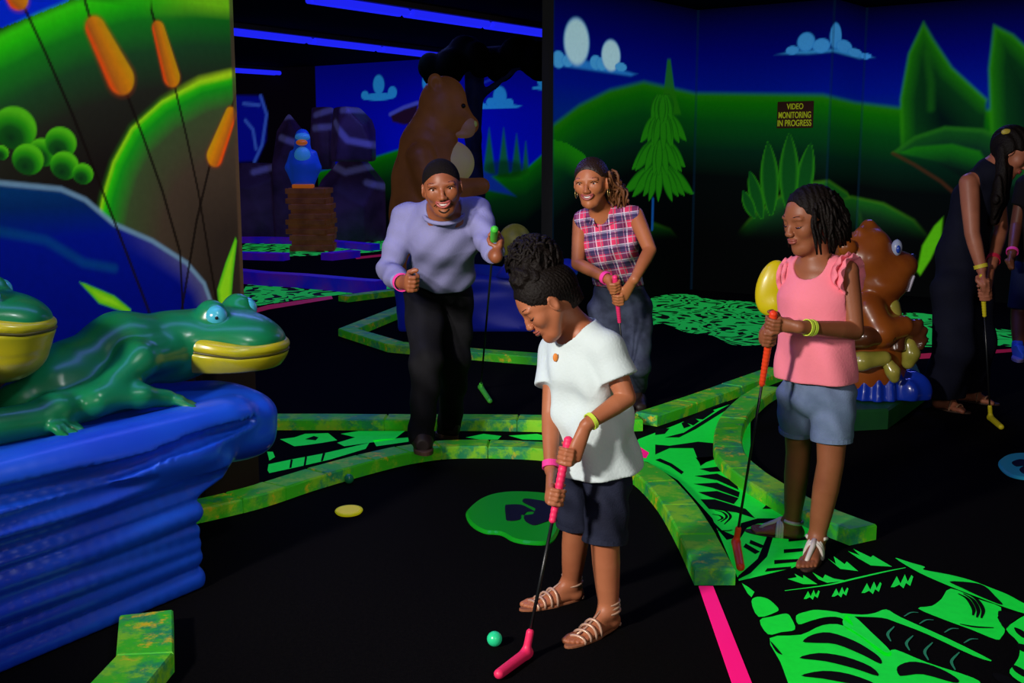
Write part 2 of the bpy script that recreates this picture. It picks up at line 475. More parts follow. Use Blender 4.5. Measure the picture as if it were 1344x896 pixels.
# ---- left marsh mural (near panel beside the frogs)
PO = G(330, 640); PD = nrm(A(0.53, 0.85))
w0 = Wall(PO[:2] - PD * 2.4, PD, np.r_[lsp(0, 1.0, 0.1)[:-1], lsp(1.0, 2.4, 0.0055)], np.r_[lsp(0, 0.62, 0.1)[:-1], lsp(0.62, 1.98, 0.0055)[:-1], lsp(1.98, 2.9, 0.05)])
n0 = np.sin(w0.U * 7 + 2 * np.sin(w0.V * 3)) * 0.5 + 0.5
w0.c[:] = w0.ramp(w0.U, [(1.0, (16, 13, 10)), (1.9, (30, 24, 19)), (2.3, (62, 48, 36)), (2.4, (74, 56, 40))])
w0.put(w0.poly([(-60, -60), (130, -60), (90, 2), (40, 22), (-60, 60)]) < 0, (0, 40, 190))
ST = [(0, (60, 220, 10)), (0.05, (36, 195, 6)), (0.12, (22, 125, 22)), (0.24, (30, 70, 30)), (0.38, (36, 36, 24)), (0.6, (26, 20, 15))]
d = w0.hill([(-60, 68), (0, 44), (50, 20), (100, 0), (170, -16), (250, -22), (335, -16)], ST, 0.022)
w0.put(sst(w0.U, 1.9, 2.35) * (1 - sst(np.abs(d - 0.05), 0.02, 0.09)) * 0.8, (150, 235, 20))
arc = [(128, 290), (135, 255), (148, 212), (172, 168), (212, 132), (262, 106), (340, 88)]
dl = w0.line(arc); sdA = w0.poly(arc + [(340, 420), (130, 420)]); ins = sdA < 0
a2 = w0.ramp(dl, [(0, (165, 225, 20)), (0.02, (45, 200, 10)), (0.05, (20, 150, 22)), (0.13, (62, 78, 40)), (0.3, (70, 56, 40)), (0.6, (46, 36, 27))])
w0.put(sst(-sdA, -0.010, 0.006), a2)
w0.put((~ins) * (1 - sst(dl, 0.0, 0.025)) * 0.35, (60, 140, 20))
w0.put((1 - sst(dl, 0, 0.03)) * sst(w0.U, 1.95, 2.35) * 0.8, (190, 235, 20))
for (x, y, r) in ((2, 200, 10), (20, 168, 29), (56, 200, 19), (80, 187, 21), (37, 209, 21), (85, 217, 19), (109, 228, 14)):
    e = w0.ell(x, y, r, r)
    sh = w0.ell(x - r * 0.2, y + r * 0.45, r * 0.95, r * 0.95)
    w0.put(sst(1.04 - e, 0, 0.12), w0.ramp(sh, [(0, (14, 52, 20)), (0.55, (20, 84, 20)), (0.95, (40, 150, 14)), (1.3, (84, 190, 20))]))
pond = [(-60, 238), (0, 240), (80, 248), (112, 262), (150, 294), (200, 316), (245, 345), (268, 372), (280, 405), (285, 470), (-60, 470)]
pd = w0.poly(pond); rim = w0.line(pond[:9])
pc = w0.ramp(w0.V, [(0.9, (0, 12, 120)), (1.15, (0, 18, 130)), (1.26, (2, 38, 92)), (1.4, (6, 66, 110))])
w0.put(sst(-pd, -0.004, 0.004), pc)
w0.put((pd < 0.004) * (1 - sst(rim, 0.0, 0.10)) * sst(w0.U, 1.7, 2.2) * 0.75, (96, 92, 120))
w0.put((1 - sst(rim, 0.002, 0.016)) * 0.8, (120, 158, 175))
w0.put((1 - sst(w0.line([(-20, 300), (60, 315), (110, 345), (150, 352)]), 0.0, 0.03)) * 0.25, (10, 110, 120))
def stem(L, wpx=2.2, a=0.85):
    w0.put((1 - sst(w0.line(L), 0.003 * wpx * 0.7, 0.0036 * wpx)) * a, (20, 12, 6))
stem([(30, 6), (60, 70), (95, 150), (150, 290), (196, 410)], 2.2); stem([(110, -4), (120, 30)], 2.4); stem([(162, 112), (188, 180), (213, 250), (236, 330), (240, 410)], 2.2)
stem([(196, 4), (205, 36)], 2.4); stem([(228, 108), (245, 180), (260, 250), (285, 400)], 2.0); stem([(314, 112), (304, 142)], 2.4); stem([(276, 214), (258, 290), (238, 410)], 2.2)
for (x0, y0, x1, y1, r) in ((126, 38, 158, 102, 0.0640), (208, 38, 225, 100, 0.0430), (303, 150, 282, 205, 0.0440), (12, -14, 22, -4, 0.045)):
    a, b = w0.uv(x0, y0), w0.uv(x1, y1); dd, t = w0.seg(a, b); rr = r * (0.72 + 0.28 * t); q = dd / rr
    w0.put((1 - sst(q, 0.95, 1.35)) * 0.35, (150, 60, 14))
    side = (w0.U - a[0]) * (b - a)[1] - (w0.V - a[1]) * (b - a)[0]; side = side / (np.linalg.norm(b - a) * rr)
    if x1 < x0: side = -side
    w0.put(sst(1 - q, -0.08, 0.12), w0.ramp(side, [(-1, (205, 150, 10)), (-0.2, (218, 130, 8)), (0.5, (190, 96, 20)), (0.8, (232, 84, 12)), (1.0, (238, 66, 14))]))
for L in ([(288, 410), (285, 380), (296, 345), (309, 311), (311, 316), (306, 360), (302, 410)], [(170, 412), (130, 398), (104, 370), (112, 372), (150, 388), (172, 406)]):
    e = w0.poly(L); w0.put(sst(-e, -0.004, 0.004), w0.ramp(-e, [(0, (70, 190, 20)), (0.02, (150, 225, 25))]))
w0.put(sst(w0.U, 2.375, 2.385) * 0.8, (80, 60, 40))
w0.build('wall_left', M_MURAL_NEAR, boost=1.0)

# ---- right-hand mural: four folded panels (lengths follow the building's grid)
D1, D2 = nrm(A(0.6, 0.8)), nrm(A(0.8, -0.6))
E0, C0, C1, C2 = A(0.356, 10.09), A(1.92, 12.2), A(3.094, 11.32), A(3.597, 11.99)
D1 = nrm(C0 - E0)
panels = [('wall_right_front', E0, C0 - E0), ('wall_right_middle', C0, C1 - C0), ('wall_right_return', C1, C2 - C1), ('wall_right_end', C2, D2 * 4.2)]
def petal(wl, x0, y0, x1, y1, wd, c_edge, c_mid):
    a, b = wl.uv(x0, y0), wl.uv(x1, y1); L = np.linalg.norm(b - a); dd, t = wl.seg(a, b)
    prof = wd * np.sin(np.pi * np.clip(t * 0.92 + 0.06, 0, 1)) ** 0.8 + 1e-4
    q = dd / prof
    wl.put(sst(1.1 - q, 0, 0.2), wl.ramp(np.clip(q, 0, 1), [(0, c_mid), (0.6, c_mid), (1, c_edge)]))
for nm, o_, v_ in panels:
    Lw = np.linalg.norm(v_); wl = Wall(o_, v_, lsp(0, Lw, 0.013), lsp(0, 2.9, 0.013))
    wl.c[:] = wl.ramp(wl.V, [(0, (2, 6, 20)), (1.8, (0, 40, 135)), (2.05, (0, 22, 145)), (2.45, (2, 6, 118)), (2.9, (4, 3, 34))])
    # clouds
    def puff(x, y, rx, ry, c=(150, 225, 250)):
        e = wl.ell(x, y, rx, ry); wl.put(sst(1.08 - e, 0, 0.22), wl.ramp(e, [(0, c), (0.8, c), (1.05, (40, 140, 225))]))
    b = wl.poly([(722, 68), (745, 72), (800, 86), (838, 97), (828, 101), (780, 94), (722, 86)]); wl.put(sst(-b, -0.01, 0.03), (45, 140, 225))
    for q in ((733, 78, 9, 12), (745, 80, 8, 8), (757, 55, 17.5, 33), (782, 82, 8, 10), (790, 84, 8, 9), (802, 73, 13, 22), (815, 88, 8, 6)): puff(*q, c=(200, 246, 250) if q[3] > 20 else (80, 180, 240))
    b = wl.poly([(1016, 72), (1040, 66), (1110, 62), (1150, 76), (1128, 78), (1094, 69), (1060, 72)]); wl.put(sst(-b, -0.01, 0.03), (60, 160, 225))
    for q in ((1040, 66, 9, 6), (1058, 55, 12, 13), (1078, 60, 12, 10), (1097, 47, 8, 18), (1108, 61, 11, 9), (1122, 69, 10, 6), (1136, 74, 8, 4)): puff(*q, c=(70, 165, 235))
    # far hill
    GR = [(0, (36, 130, 6)), (0.10, (16, 112, 6)), (0.30, (6, 76, 20)), (0.58, (4, 38, 22)), (0.85, (3, 8, 8)), (1.5, (2, 3, 3))]
    wl.hill([(700, 176), (727, 163), (760, 138), (800, 118), (845, 107), (885, 116), (912, 122), (1000, 123), (1080, 124), (1122, 134), (1180, 141), (1270, 142), (1420, 150)], GR, 0.035)
    wl.put((wl.poly([(722, 182), (745, 188), (768, 203), (776, 240), (722, 250)]) < 0) * (1 - sst(wl.line([(715, 181), (745, 188), (775, 210)]), 0, 0.28)) * 0.9, (30, 140, 10))
    # lower hills
    for L in ([(945, 330), (985, 285), (1020, 258), (1060, 239), (1088, 236), (1112, 252), (1130, 280), (1140, 330)], [(1100, 262), (1118, 257), (1160, 266), (1200, 288), (1232, 325), (1240, 360)], [(845, 320), (858, 292), (880, 300), (915, 340)]):
        sdv_ = wl.poly(L + [(L[-1][0], 400), (L[0][0], 400)]); dl = wl.line(L); cx_ = wl.uv(sum(q[0] for q in L) / len(L), 300)[0]; hw = abs(wl.uv(L[-1][0], 300)[0] - wl.uv(L[0][0], 300)[0]) / 2
        wl.put(sst(-sdv_, -0.02, 0.03) * (1 - sst(np.abs(wl.U - cx_) / hw, 0.80, 1.0)) * sst(wl.V, 0.55, 0.95), wl.ramp(dl, [(0, (62, 130, 22)), (0.035, (22, 92, 22)), (0.16, (18, 56, 28)), (0.42, (7, 20, 14)), (0.8, (2, 3, 3))]))
    # fir tree
    e = wl.poly([(876, 78), (880, 78), (886, 122), (894, 150), (862, 152), (871, 122)]); wl.put(sst(-e, -0.02, 0.02) * 0.9, (34, 120, 14))
    wl.put((1 - sst(wl.line([(857, 262), (856, 300)]), 0.015, 0.03)), (20, 80, 150))
    for (yc, w_, h_) in ((238, 44, 40), (205, 36, 40), (170, 28, 40), (142, 15, 32)):
        for k in (-1, 1, -0.8, 0.8, -0.55, 0.55, -0.3, 0.3, 0.0):
            xa = 866 + (yc < 180) * 4 + k * 8; xb = 866 + (yc < 180) * 4 + k * w_
            petal(wl, xa, yc - h_ * 0.5, xb + 3 * math.sin(yc + 7 * k), yc + h_ * (0.68 - 0.30 * abs(k) + 0.05 * math.sin(yc * 3 + 11 * k)), 0.075, (12, 84, 14), (36, 136, 16))
    # broad leaved plant
    for (xa, ya, xb, yb, wd) in ((1000, 285, 984, 225, 0.075), (990, 285, 975, 250, 0.06), (1012, 280, 1008, 187, 0.10), (1050, 270, 1064, 188, 0.09), (1035, 275, 1036, 176, 0.105)):
        petal(wl, xa, ya, xb, yb, wd, (40, 130, 16), (12, 74, 22))
    # tall pointed leaves
    for L in ([(1182, 200), (1181, 130), (1192, 70), (1212, 28), (1226, 52), (1250, 88), (1296, 130), (1290, 200)], [(1300, 200), (1297, 90), (1304, 32), (1330, 45), (1400, 110), (1400, 200)]):
        dl = wl.line(L[:-1]); sdv_ = wl.poly(L)
        wl.put(sst(-sdv_, -0.02, 0.03) * sst(wl.V, 1.25, 1.75), wl.ramp(dl, [(0, (48, 150, 14)), (0.05, (26, 112, 14)), (0.16, (10, 60, 22)), (0.4, (3, 24, 20))]))
    wl.put((1 - sst(wl.line([(1216, 70), (1222, 110), (1222, 142)]), 0.0, 0.07)) * 0.5, (30, 110, 20))
    # large drooping leaf
    L = [(1170, 200), (1200, 178), (1240, 165), (1290, 168), (1340, 190), (1360, 240), (1290, 250), (1230, 215)]
    dl = wl.line(L[:6]); wl.put(sst(-wl.poly(L), -0.015, 0.03), wl.ramp(dl, [(0, (40, 125, 24)), (0.06, (18, 82, 26)), (0.2, (12, 48, 30)), (0.5, (5, 16, 14))]))
    L = [(1172, 201), (1200, 190), (1250, 186), (1288, 196), (1300, 215), (1270, 226), (1225, 214)]
    e = wl.poly(L); wl.put(sst(-e, 0, 0.04) * 0.9, wl.ramp(wl.line(L[:4]), [(0, (30, 130, 14)), (0.09, (18, 104, 20)), (0.2, (10, 50, 24))]))
    wl.put((1 - sst(wl.line([(1172, 201), (1200, 216), (1235, 238), (1260, 260)]), 0.0, 0.03)) * 0.6, (84, 44, 24))
    e = wl.poly([(1203, 356), (1210, 322), (1226, 296), (1238, 284), (1236, 310), (1222, 340), (1208, 362)]); wl.put(sst(-e, -0.01, 0.02), (84, 180, 14))
    wl.put(((wl.U < 0.02) | (wl.U > Lw - 0.02)) * 0.35, (10, 40, 60))
    wl.build(nm, M_MURAL, boost=1.0)

# ---- night-sky wall far behind the bear
B0 = A(-3.36, 20.0)
wb = Wall(B0, D2, lsp(0, 5.6, 0.02), lsp(0, 2.9, 0.02))
wb.c[:] = wb.ramp(wb.V, [(0, (2, 6, 20)), (1.2, (0, 14, 185)), (2.1, (4, 10, 175)), (2.9, (4, 8, 140))])
def bpuff(x, y, rx, ry): wb.put(sst(1.1 - wb.ell(x, y, rx, ry), 0, 0.25), (40, 150, 225))
for q in ((497, 111, 7.5, 13), (479, 125, 5, 6), (515, 121, 6, 8), (497, 127, 22, 5), (562, 108, 8, 14), (656, 127, 9, 14), (644, 134, 6, 6), (668, 135, 6, 6), (657, 140, 27, 3), (711, 106, 6, 7), (722, 110, 6, 5), (712, 115, 14, 3), (633, 139, 6, 4)): bpuff(*q)
wb.hill([(400, 230), (488, 207), (530, 194), (560, 190), (620, 215), (640, 232), (690, 222), (728, 188), (760, 178)], [(0, (14, 130, 8)), (0.12, (8, 96, 10)), (0.4, (4, 50, 16)), (0.8, (2, 10, 8)), (1.6, (2, 3, 4))], 0.03)
for (x, y0, y1, w_) in ((642, 168, 228, 8), (661, 168, 232, 8), (678, 176, 236, 8), (690, 186, 230, 5)):
    e = wb.poly([(x, y0), (x + w_, y1), (x - w_, y1)]); wb.put(sst(-e, -0.03, 0.03) * 0.9, (18, 104, 10))
wb.put(sst(1 - wb.ell(662, 222, 36, 16), 0, 0.5) * 0.7, (4, 44, 10))
wb.put((1 - sst(wb.line([(636, 108), (668, 94), (682, 82)]), 0.005, 0.03)) * 0.8, (30, 60, 190))
e = wb.poly([(512, 150), (530, 140), (548, 135), (548, 162), (530, 164), (515, 160)]); wb.put(sst(-e, -0.02, 0.03), (36, 16, 40))
wb.put((1 - sst(wb.line([(512, 150), (530, 141), (548, 135)]), 0.01, 0.05)), (70, 80, 190))
e = wb.poly([(618, 212), (640, 226), (678, 258), (640, 250), (622, 236)]); wb.put(sst(-e, -0.02, 0.04), (14, 50, 140))
wb.build('wall_back', M_MURAL, boost=1.0)
wv = Wall(A(-6.9, 21.5), nrm(B0 - A(-6.9, 21.5)), lsp(0, np.linalg.norm(B0 - A(-6.9, 21.5)), 0.03), lsp(0, 2.9, 0.03))
wv.c[:] = lin((7, 4, 12))
e = wv.poly([(300, 124), (345, 125), (352, 150), (350, 185), (338, 212), (300, 214)]); wv.put(sst(-e, -0.02, 0.05), (6, 14, 150))
for L in ([(342, 126), (350, 150), (344, 190), (334, 212)], [(322, 158), (332, 170), (336, 195)], [(320, 136), (340, 138)]):
    wv.put((1 - sst(wv.line(L), 0.01, 0.05)) * 0.8, (60, 100, 215))
wv.build('wall_back_left', M_MURAL, boost=1.0)

# ---- wall sign VIDEO / MONITORING / IN PROGRESS
w2 = Wall(C0, C1 - C0, [0, 1], [0, 1])
def on_wall(wl, uv, off): nb = A(wl.d[1], -wl.d[0], 0); return A(wl.o[0] + uv[0] * wl.d[0], wl.o[1] + uv[0] * wl.d[1], uv[1]) + nb * off
sc_ = w2.uv(1044, 150); sl = w2.uv(1021, 150)[0]; sr = w2.uv(1068, 150)[0]; stp = w2.uv(1044, 133)[1]; sbt = w2.uv(1044, 168)[1]
c_ = on_wall(w2, A((sl + sr) / 2, (stp + sbt) / 2), 0.012); dx = A(w2.d[0], w2.d[1], 0); nrmw = A(w2.d[1], -w2.d[0], 0)
sign = thing('wall_sign', c_ - Z1 * (stp - sbt) / 2, 'small brown wall sign with yellow lettering about video monitoring, on the hill mural', 'sign')
mk('board', obox(c_, dx, nrmw, Z1, (sr - sl) / 2, 0.010, (stp - sbt) / 2, 0.004), mat('sign_brown', S(58, 24, 8), 0.6, 0.3, glow=0.15), sign)
M_YEL = mat('sign_yellow', S(160, 170, 20), 0.6, 0.3, glow=0.35)
def text_mesh(txt, width, height, c, ax, az, nn, m, parent, name='lettering'):
    cu = bpy.data.curves.new('t', 'FONT'); cu.body = txt; cu.extrude = 0.004; cu.align_x = 'CENTER'; cu.offset = 0.012
    ob = bpy.data.objects.new('t', cu); COL.objects.link(ob); dg = bpy.context.evaluated_depsgraph_get()
    me = bpy.data.meshes.new_from_object(ob.evaluated_get(dg)); V = np.array([v.co[:] for v in me.vertices]); F = [tuple(p.vertices) for p in me.polygons]
    bpy.data.objects.remove(ob); bpy.data.meshes.remove(me)
    lo, hi = V.min(0), V.max(0); q = (V - (lo + hi) / 2) / np.maximum(hi - lo, 1e-6)
    W = c + q[:, :1] * width * ax + q[:, 1:2] * height * az + (q[:, 2:3]) * 0.004 * nn
    mk(name, (W, F), m, parent)
sw = (sr - sl); sh_ = (stp - sbt)
text_mesh('VIDEO', sw * 0.46, sh_ * 0.22, c_ + nrmw * 0.012 + Z1 * sh_ * 0.31, dx, Z1, nrmw, M_YEL, sign)
text_mesh('MONITORING', sw * 0.90, sh_ * 0.24, c_ + nrmw * 0.012 - Z1 * sh_ * 0.01, dx, Z1, nrmw, M_YEL, sign)
text_mesh('IN PROGRESS', sw * 0.94, sh_ * 0.24, c_ + nrmw * 0.012 - Z1 * sh_ * 0.31, dx, Z1, nrmw, M_YEL, sign)

# ---- black-light fixtures under the ceiling
M_TUBE = mat('blacklight_tube_glow', (0.015, 0.02, 1.0), 0.4, 0.2, glow=0.85)
M_HOUS = mat('fixture_housing_grey', S(96, 86, 92), 0.5, 0.3)
fx = [((405, -7), (728, 42), 'long black-light strip nearest the folded right wall'), ((300, 37), (576, 70), 'black-light strip in the middle of the dark ceiling, beside the marsh mural'), ((300, 89), (404, 96), 'shortest black-light strip, above the blue bird statue')]
for k, (a, b, lb) in enumerate(fx):
    pa, pb = G(*a, 2.84), G(*b, 2.84); d = nrm(pb - pa); Lf = np.linalg.norm(pb - pa); side = nrm(np.cross(d, Z1))
    t = thing('blacklight_fixture', (pa + pb) / 2, lb + ', glowing blue', 'ceiling light', 'black-light strips under the ceiling')
    mk('housing', obox((pa + pb) / 2 + Z1 * 0.03, d, side, Z1, Lf / 2, 0.11, 0.028, 0.006), M_HOUS, t)
    nseg = 3 if Lf > 2 else 1
    for i in range(nseg):
        for s_ in (-1, 1):
            p0 = mix(pa, pb, (i + 0.03) / nseg) + side * 0.05 * s_ - Z1 * 0.035; p1 = mix(pa, pb, (i + 0.97) / nseg) + side * 0.05 * s_ - Z1 * 0.035
            mk('tube', tube([p0, p1], 0.036, 10), M_TUBE, t, smooth=True)
# ================================================================== glow-paint floor graphics
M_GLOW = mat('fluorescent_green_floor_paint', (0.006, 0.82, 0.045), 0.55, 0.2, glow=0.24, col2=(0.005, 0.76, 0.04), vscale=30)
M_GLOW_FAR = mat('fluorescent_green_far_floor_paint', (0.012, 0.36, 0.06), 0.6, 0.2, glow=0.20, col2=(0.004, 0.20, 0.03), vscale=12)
M_INK = mat('black_floor_print', (0.004, 0.004, 0.004), 0.85, 0.05)
def sheet(L, z, T=None):
    """flat painted shape from its outline on the floor"""
    p = np.array([G(*(T(q) if T else q), z)[:2] for q in L]); n = len(p)
    if np.sum(p[:, 0] * np.roll(p[:, 1], -1) - np.roll(p[:, 0], -1) * p[:, 1]) < 0: p = p[::-1]
    return np.c_[p, np.full(n, z)], [tuple(range(n))]
def smoothL(L, n=4):
    q = [np.array(a, float) for a in L]; m = len(q); out = []
    for i in range(m):
        p0, p1, p2, p3 = q[i - 1], q[i], q[(i + 1) % m], q[(i + 2) % m]
        for k in range(n):
            t = k / n; out.append(0.5 * (2 * p1 + (p2 - p0) * t + (2 * p0 - 5 * p1 + 4 * p2 - p3) * t * t + (3 * p1 - p0 - 3 * p2 + p3) * t ** 3))
    return out
def stroke(L, wpx, z, T=None):
    """tapered brush line lying on the floor"""
    L = spline([A(*(T(q) if T else q), 0) for q in L], 5); g = np.array([G(q[0], q[1], z) for q in L]); n = len(g); V, F = [], []
    for i in range(n):
        d = nrm(g[min(i + 1, n - 1)] - g[max(i - 1, 0)]); s = np.cross(Z1, d); w_ = wpx * 0.0026 * (0.35 + 0.65 * math.sin(math.pi * (i + 0.5) / n))
        V += [g[i] + s * w_, g[i] - s * w_]
    for i in range(n - 1): F.append((2 * i + 1, 2 * i + 3, 2 * i + 2, 2 * i))
    return np.array(V), F
ZG, ZK, ZL = 0.0020, 0.0035, 0.0050

# --- jungle-leaf print, lower right
T7 = lambda q: (960 + q[0] / 3.5, 700 + q[1] / 3.5)
leaf = thing('floor_graphic', G(1150, 830), 'bright green jungle-leaf print on the black floor at lower right', 'floor graphic')
green = [
 [(48, 228), (76, 244), (106, 268), (92, 292), (74, 274)],
 [(92, 312), (120, 290), (168, 300), (204, 330), (216, 346), (205, 360), (125, 382)],
 [(130, 398), (190, 380), (252, 367), (276, 390), (292, 440), (230, 452), (168, 462)],
 [(176, 480), (320, 464), (420, 420), (520, 424), (640, 500), (715, 548), (752, 532), (900, 592), (1110, 662), (1150, 700), (1170, 770), (300, 780), (262, 690), (225, 590)],
 [(524, 374), (562, 378), (640, 450), (735, 545), (700, 560), (600, 480), (515, 424)],
 [(308, 416), (298, 376), (345, 358), (400, 350), (520, 370), (560, 424), (500, 386), (430, 384), (360, 402)],
 [(500, 366), (600, 372), (660, 364), (712, 348), (780, 385), (1000, 484), (1195, 582), (1110, 560), (900, 462), (760, 408), (690, 386), (560, 380)],
 [(752, 112), (820, 132), (888, 152), (884, 166), (1000, 188), (1100, 214), (1190, 248), (1270, 280), (1344, 320), (1420, 350), (1420, 380), (1344, 366), (1250, 336), (1100, 280), (990, 236), (860, 178)],
 [(1008, 252), (1130, 300), (1238, 338), (1222, 386), (1256, 440), (1240, 475), (1215, 486), (1100, 440), (980, 396), (858, 344), (920, 332), (965, 300)],
 [(1262, 440), (1300, 405), (1344, 378), (1420, 350), (1420, 700), (1344, 690), (1278, 640), (1300, 600), (1322, 560), (1318, 500)],
]
for L in green: mk('leaf_patch', sheet(smoothL(L, 3) if len(L) > 6 else L, ZG, T7), M_GLOW, leaf)
ink = [
 [(328, 496), (372, 464), (452, 454), (560, 490), (640, 536), (684, 572), (684, 598), (600, 556), (480, 508), (390, 502)],
 [(312, 571), (400, 548), (520, 564), (640, 610), (674, 654), (560, 618), (430, 586)],
 [(320, 652), (420, 630), (540, 644), (660, 690), (560, 690), (420, 666)],
 [(762, 612), (820, 588), (900, 598), (985, 632), (1044, 672), (1020, 684), (880, 646), (800, 652), (770, 650)],
 [(178, 492), (226, 545), (232, 556), (204, 540)],
 [(1002, 220), (1100, 224), (1162, 240), (1210, 285), (1246, 328), (1150, 292), (1060, 250)],
 [(1226, 356), (1280, 362), (1332, 374), (1290, 405), (1260, 436), (1236, 410)],
 [(1300, 430), (1344, 450), (1344, 480), (1310, 455)], [(1310, 505), (1360, 515), (1360, 545), (1325, 535)], [(1290, 600), (1350, 630), (1350, 660), (1300, 630)],
 [(1200, 640), (1270, 655), (1310, 690), (1230, 680)],
]
for L in ink: mk('black_blade', sheet(smoothL(L, 3), ZK, T7), M_INK, leaf)
for L in ([(1042, 275), (1085, 300), (1112, 345), (1110, 375)], [(1066, 275), (1110, 305), (1134, 350), (1128, 385)], [(1090, 278), (1130, 305), (1156, 350), (1148, 388)], [(1050, 415), (1120, 428), (1205, 432)]):
    mk('black_line', stroke(L, 2.6, ZK, T7), M_INK, leaf)
M_VEIN = mat('dull_green_floor_line', (0.02, 0.22, 0.10), 0.6, 0.2, glow=0.14)
for L in ([(245, 262), (440, 236), (560, 208), (700, 176), (800, 156)],): mk('leaf_vein', stroke(L, 2.2, ZK, T7), M_GLOW, leaf)
for (x, y) in ((825, 368), (895, 402), (1010, 442), (1100, 490)): mk('leaf_vein', stroke([(x - 32, y + 12), (x, y - 6), (x + 34, y - 6)], 1.3, ZK, T7), M_VEIN, leaf)
for (x, y, s_) in ((732, 460, 1), (818, 502, 1), (905, 540, 1.2), (1028, 585, 1.2)): mk('leaf_vein', stroke([(x + 16 * s_, y - 34 * s_), (x - 14 * s_, y), (x, y + 34 * s_)], 1.6, ZK, T7), M_VEIN, leaf)
def claw(x, y, s_):
    q = [(-38, 22), (-18, -14), (-6, 10), (8, -20), (18, 4), (30, -18), (36, -12), (26, 18), (12, 8), (4, 26), (-10, 14), (-26, 22)]
    return [(x + a * s_, y + b * s_) for a, b in q]
for (x, y, s_) in ((370, 278, 1.0), (500, 266, 1.05), (645, 245, 1.25), (785, 215, 1.4)): mk('leaf_patch', sheet(claw(x, y, s_), ZK, T7), M_GLOW, leaf)
for L in ([(258, 208), (300, 200), (290, 184), (330, 205), (330, 190), (395, 232), (330, 232)], [(372, 178), (420, 205), (430, 188), (470, 206), (530, 216), (440, 226), (400, 210)],
          [(440, 112), (480, 140), (470, 104), (520, 140), (530, 128), (582, 172), (500, 162)], [(535, 80), (590, 100), (560, 70), (640, 108), (650, 100), (738, 152), (640, 146), (580, 112)]):
    mk('leaf_patch', sheet(L, ZK, T7), M_GLOW, leaf)

# --- jungle-leaf print in the channel between the kerbs
T6 = lambda q: (860 + q[0] / 3.2, 480 + q[1] / 3.2)
mid = thing('floor_graphic', G(930, 600), 'bright green fern print running between the two curving kerbs', 'floor graphic')
base = [(820, 600), (838, 576), (880, 560), (930, 540), (965, 528), (985, 545), (985, 620), (1010, 650), (1060, 680), (1072, 730), (1040, 745), (1000, 755), (970, 762), (935, 680), (890, 630), (850, 606)]
mk('leaf_patch', sheet(base, ZG), M_GLOW, mid)
for L in ([(0, 265), (60, 262), (40, 285), (0, 290)], [(0, 330), (60, 335), (180, 318), (255, 325), (250, 380), (190, 420), (160, 345), (60, 345), (0, 372)],
          [(40, 300), (120, 280), (200, 230), (270, 185), (330, 152), (320, 172), (250, 215), (170, 265), (100, 300)],
          [(120, 262), (150, 252), (135, 240), (160, 250), (185, 232), (170, 222), (200, 225), (250, 190), (235, 180), (300, 155), (300, 130), (110, 240)],
          [(0, 395), (20, 388), (70, 410), (120, 445), (110, 455), (60, 420)], [(170, 385), (245, 380), (250, 392), (190, 412)], [(185, 432), (285, 420), (290, 442), (230, 445)],
          [(165, 462), (260, 452), (340, 490), (350, 520), (260, 480)], [(160, 495), (260, 490), (355, 530), (350, 552), (240, 512)], [(180, 530), (260, 525), (350, 555), (330, 580), (230, 550)],
          [(190, 560), (250, 560), (380, 600), (420, 640), (340, 615), (225, 600)], [(200, 600), (230, 640), (280, 690), (350, 720), (300, 730), (240, 660)],
          [(360, 660), (430, 640), (520, 640), (520, 655), (430, 662), (385, 680), (360, 720), (340, 740)],
          [(470, 580), (520, 585), (520, 600), (450, 600)], [(380, 745), (440, 780), (420, 790), (370, 760)], [(400, 730), (460, 755), (445, 765), (395, 745)],
          [(480, 690), (500, 700), (470, 800), (400, 870), (340, 900), (350, 880), (430, 810)],
          [(560, 720), (640, 715), (640, 730), (560, 738)], [(540, 770), (620, 765), (620, 778), (540, 786)], [(500, 815), (600, 810), (600, 822), (500, 832)], [(470, 850), (570, 842), (570, 852), (460, 864)]):
    mk('black_blade', sheet(L, ZK, T6), M_INK, mid)
for L in ([(250, 605), (285, 615), (300, 635), (275, 655)], [(265, 600), (300, 612), (316, 635), (290, 665)], [(240, 622), (270, 628), (282, 640), (262, 650)], [(250, 690), (300, 692), (325, 688)]):
    mk('black_line', stroke(L, 2.2, ZK, T6), M_INK, mid)
mk('pink_tape', sheet([(826, 582), (838, 585), (852, 594), (848, 601), (832, 599), (824, 596)], ZK), mat('fluorescent_pink_floor_tape', (1.0, 0.006, 0.20), 0.5, 0.3, glow=0.35), mid)

lft = thing('floor_graphic', G(430, 590), 'green leaf print between the kerbs, left of the man in dark trousers', 'floor graphic')
T5 = lambda q: (330 + q[0] / 2.133, 480 + q[1] / 2.133)
for L in ([(80, 205), (120, 200), (150, 190), (215, 188), (240, 208), (200, 215), (150, 222), (120, 225)], [(250, 190), (300, 182), (430, 182), (400, 205), (330, 215), (260, 225), (240, 215), (290, 200)],
          [(45, 292), (48, 275), (110, 262), (200, 245), (330, 215), (320, 232), (220, 262), (120, 285), (50, 300)], [(44, 240), (60, 240), (66, 255), (50, 265)], [(340, 208), (440, 200), (440, 212), (350, 225)],
          [(600, 200), (650, 190), (700, 196), (690, 206), (640, 206)], [(720, 195), (800, 190), (830, 198), (830, 208), (760, 206)]):
    mk('leaf_patch', sheet(L, ZG, T5), M_GLOW, lft)
for L in ([(110, 262), (116, 262), (112, 285), (106, 286)], [(150, 254), (156, 254), (152, 278), (146, 279)], [(200, 244), (207, 244), (200, 266), (194, 267)], [(150, 205), (175, 196), (188, 200), (180, 208)]):
    mk('black_blade', sheet(L, ZK, T5), M_INK, lft)
# --- pink tape line
tag(mk('pink_floor_tape', prism([G(*q)[:2] for q in ((917, 770), (936, 770), (1000, 930), (972, 930))], 0.0, 0.004, 0.001), MATS['fluorescent_pink_floor_tape']),
    'hot pink tape strip on the floor at the tee line', 'floor tape')

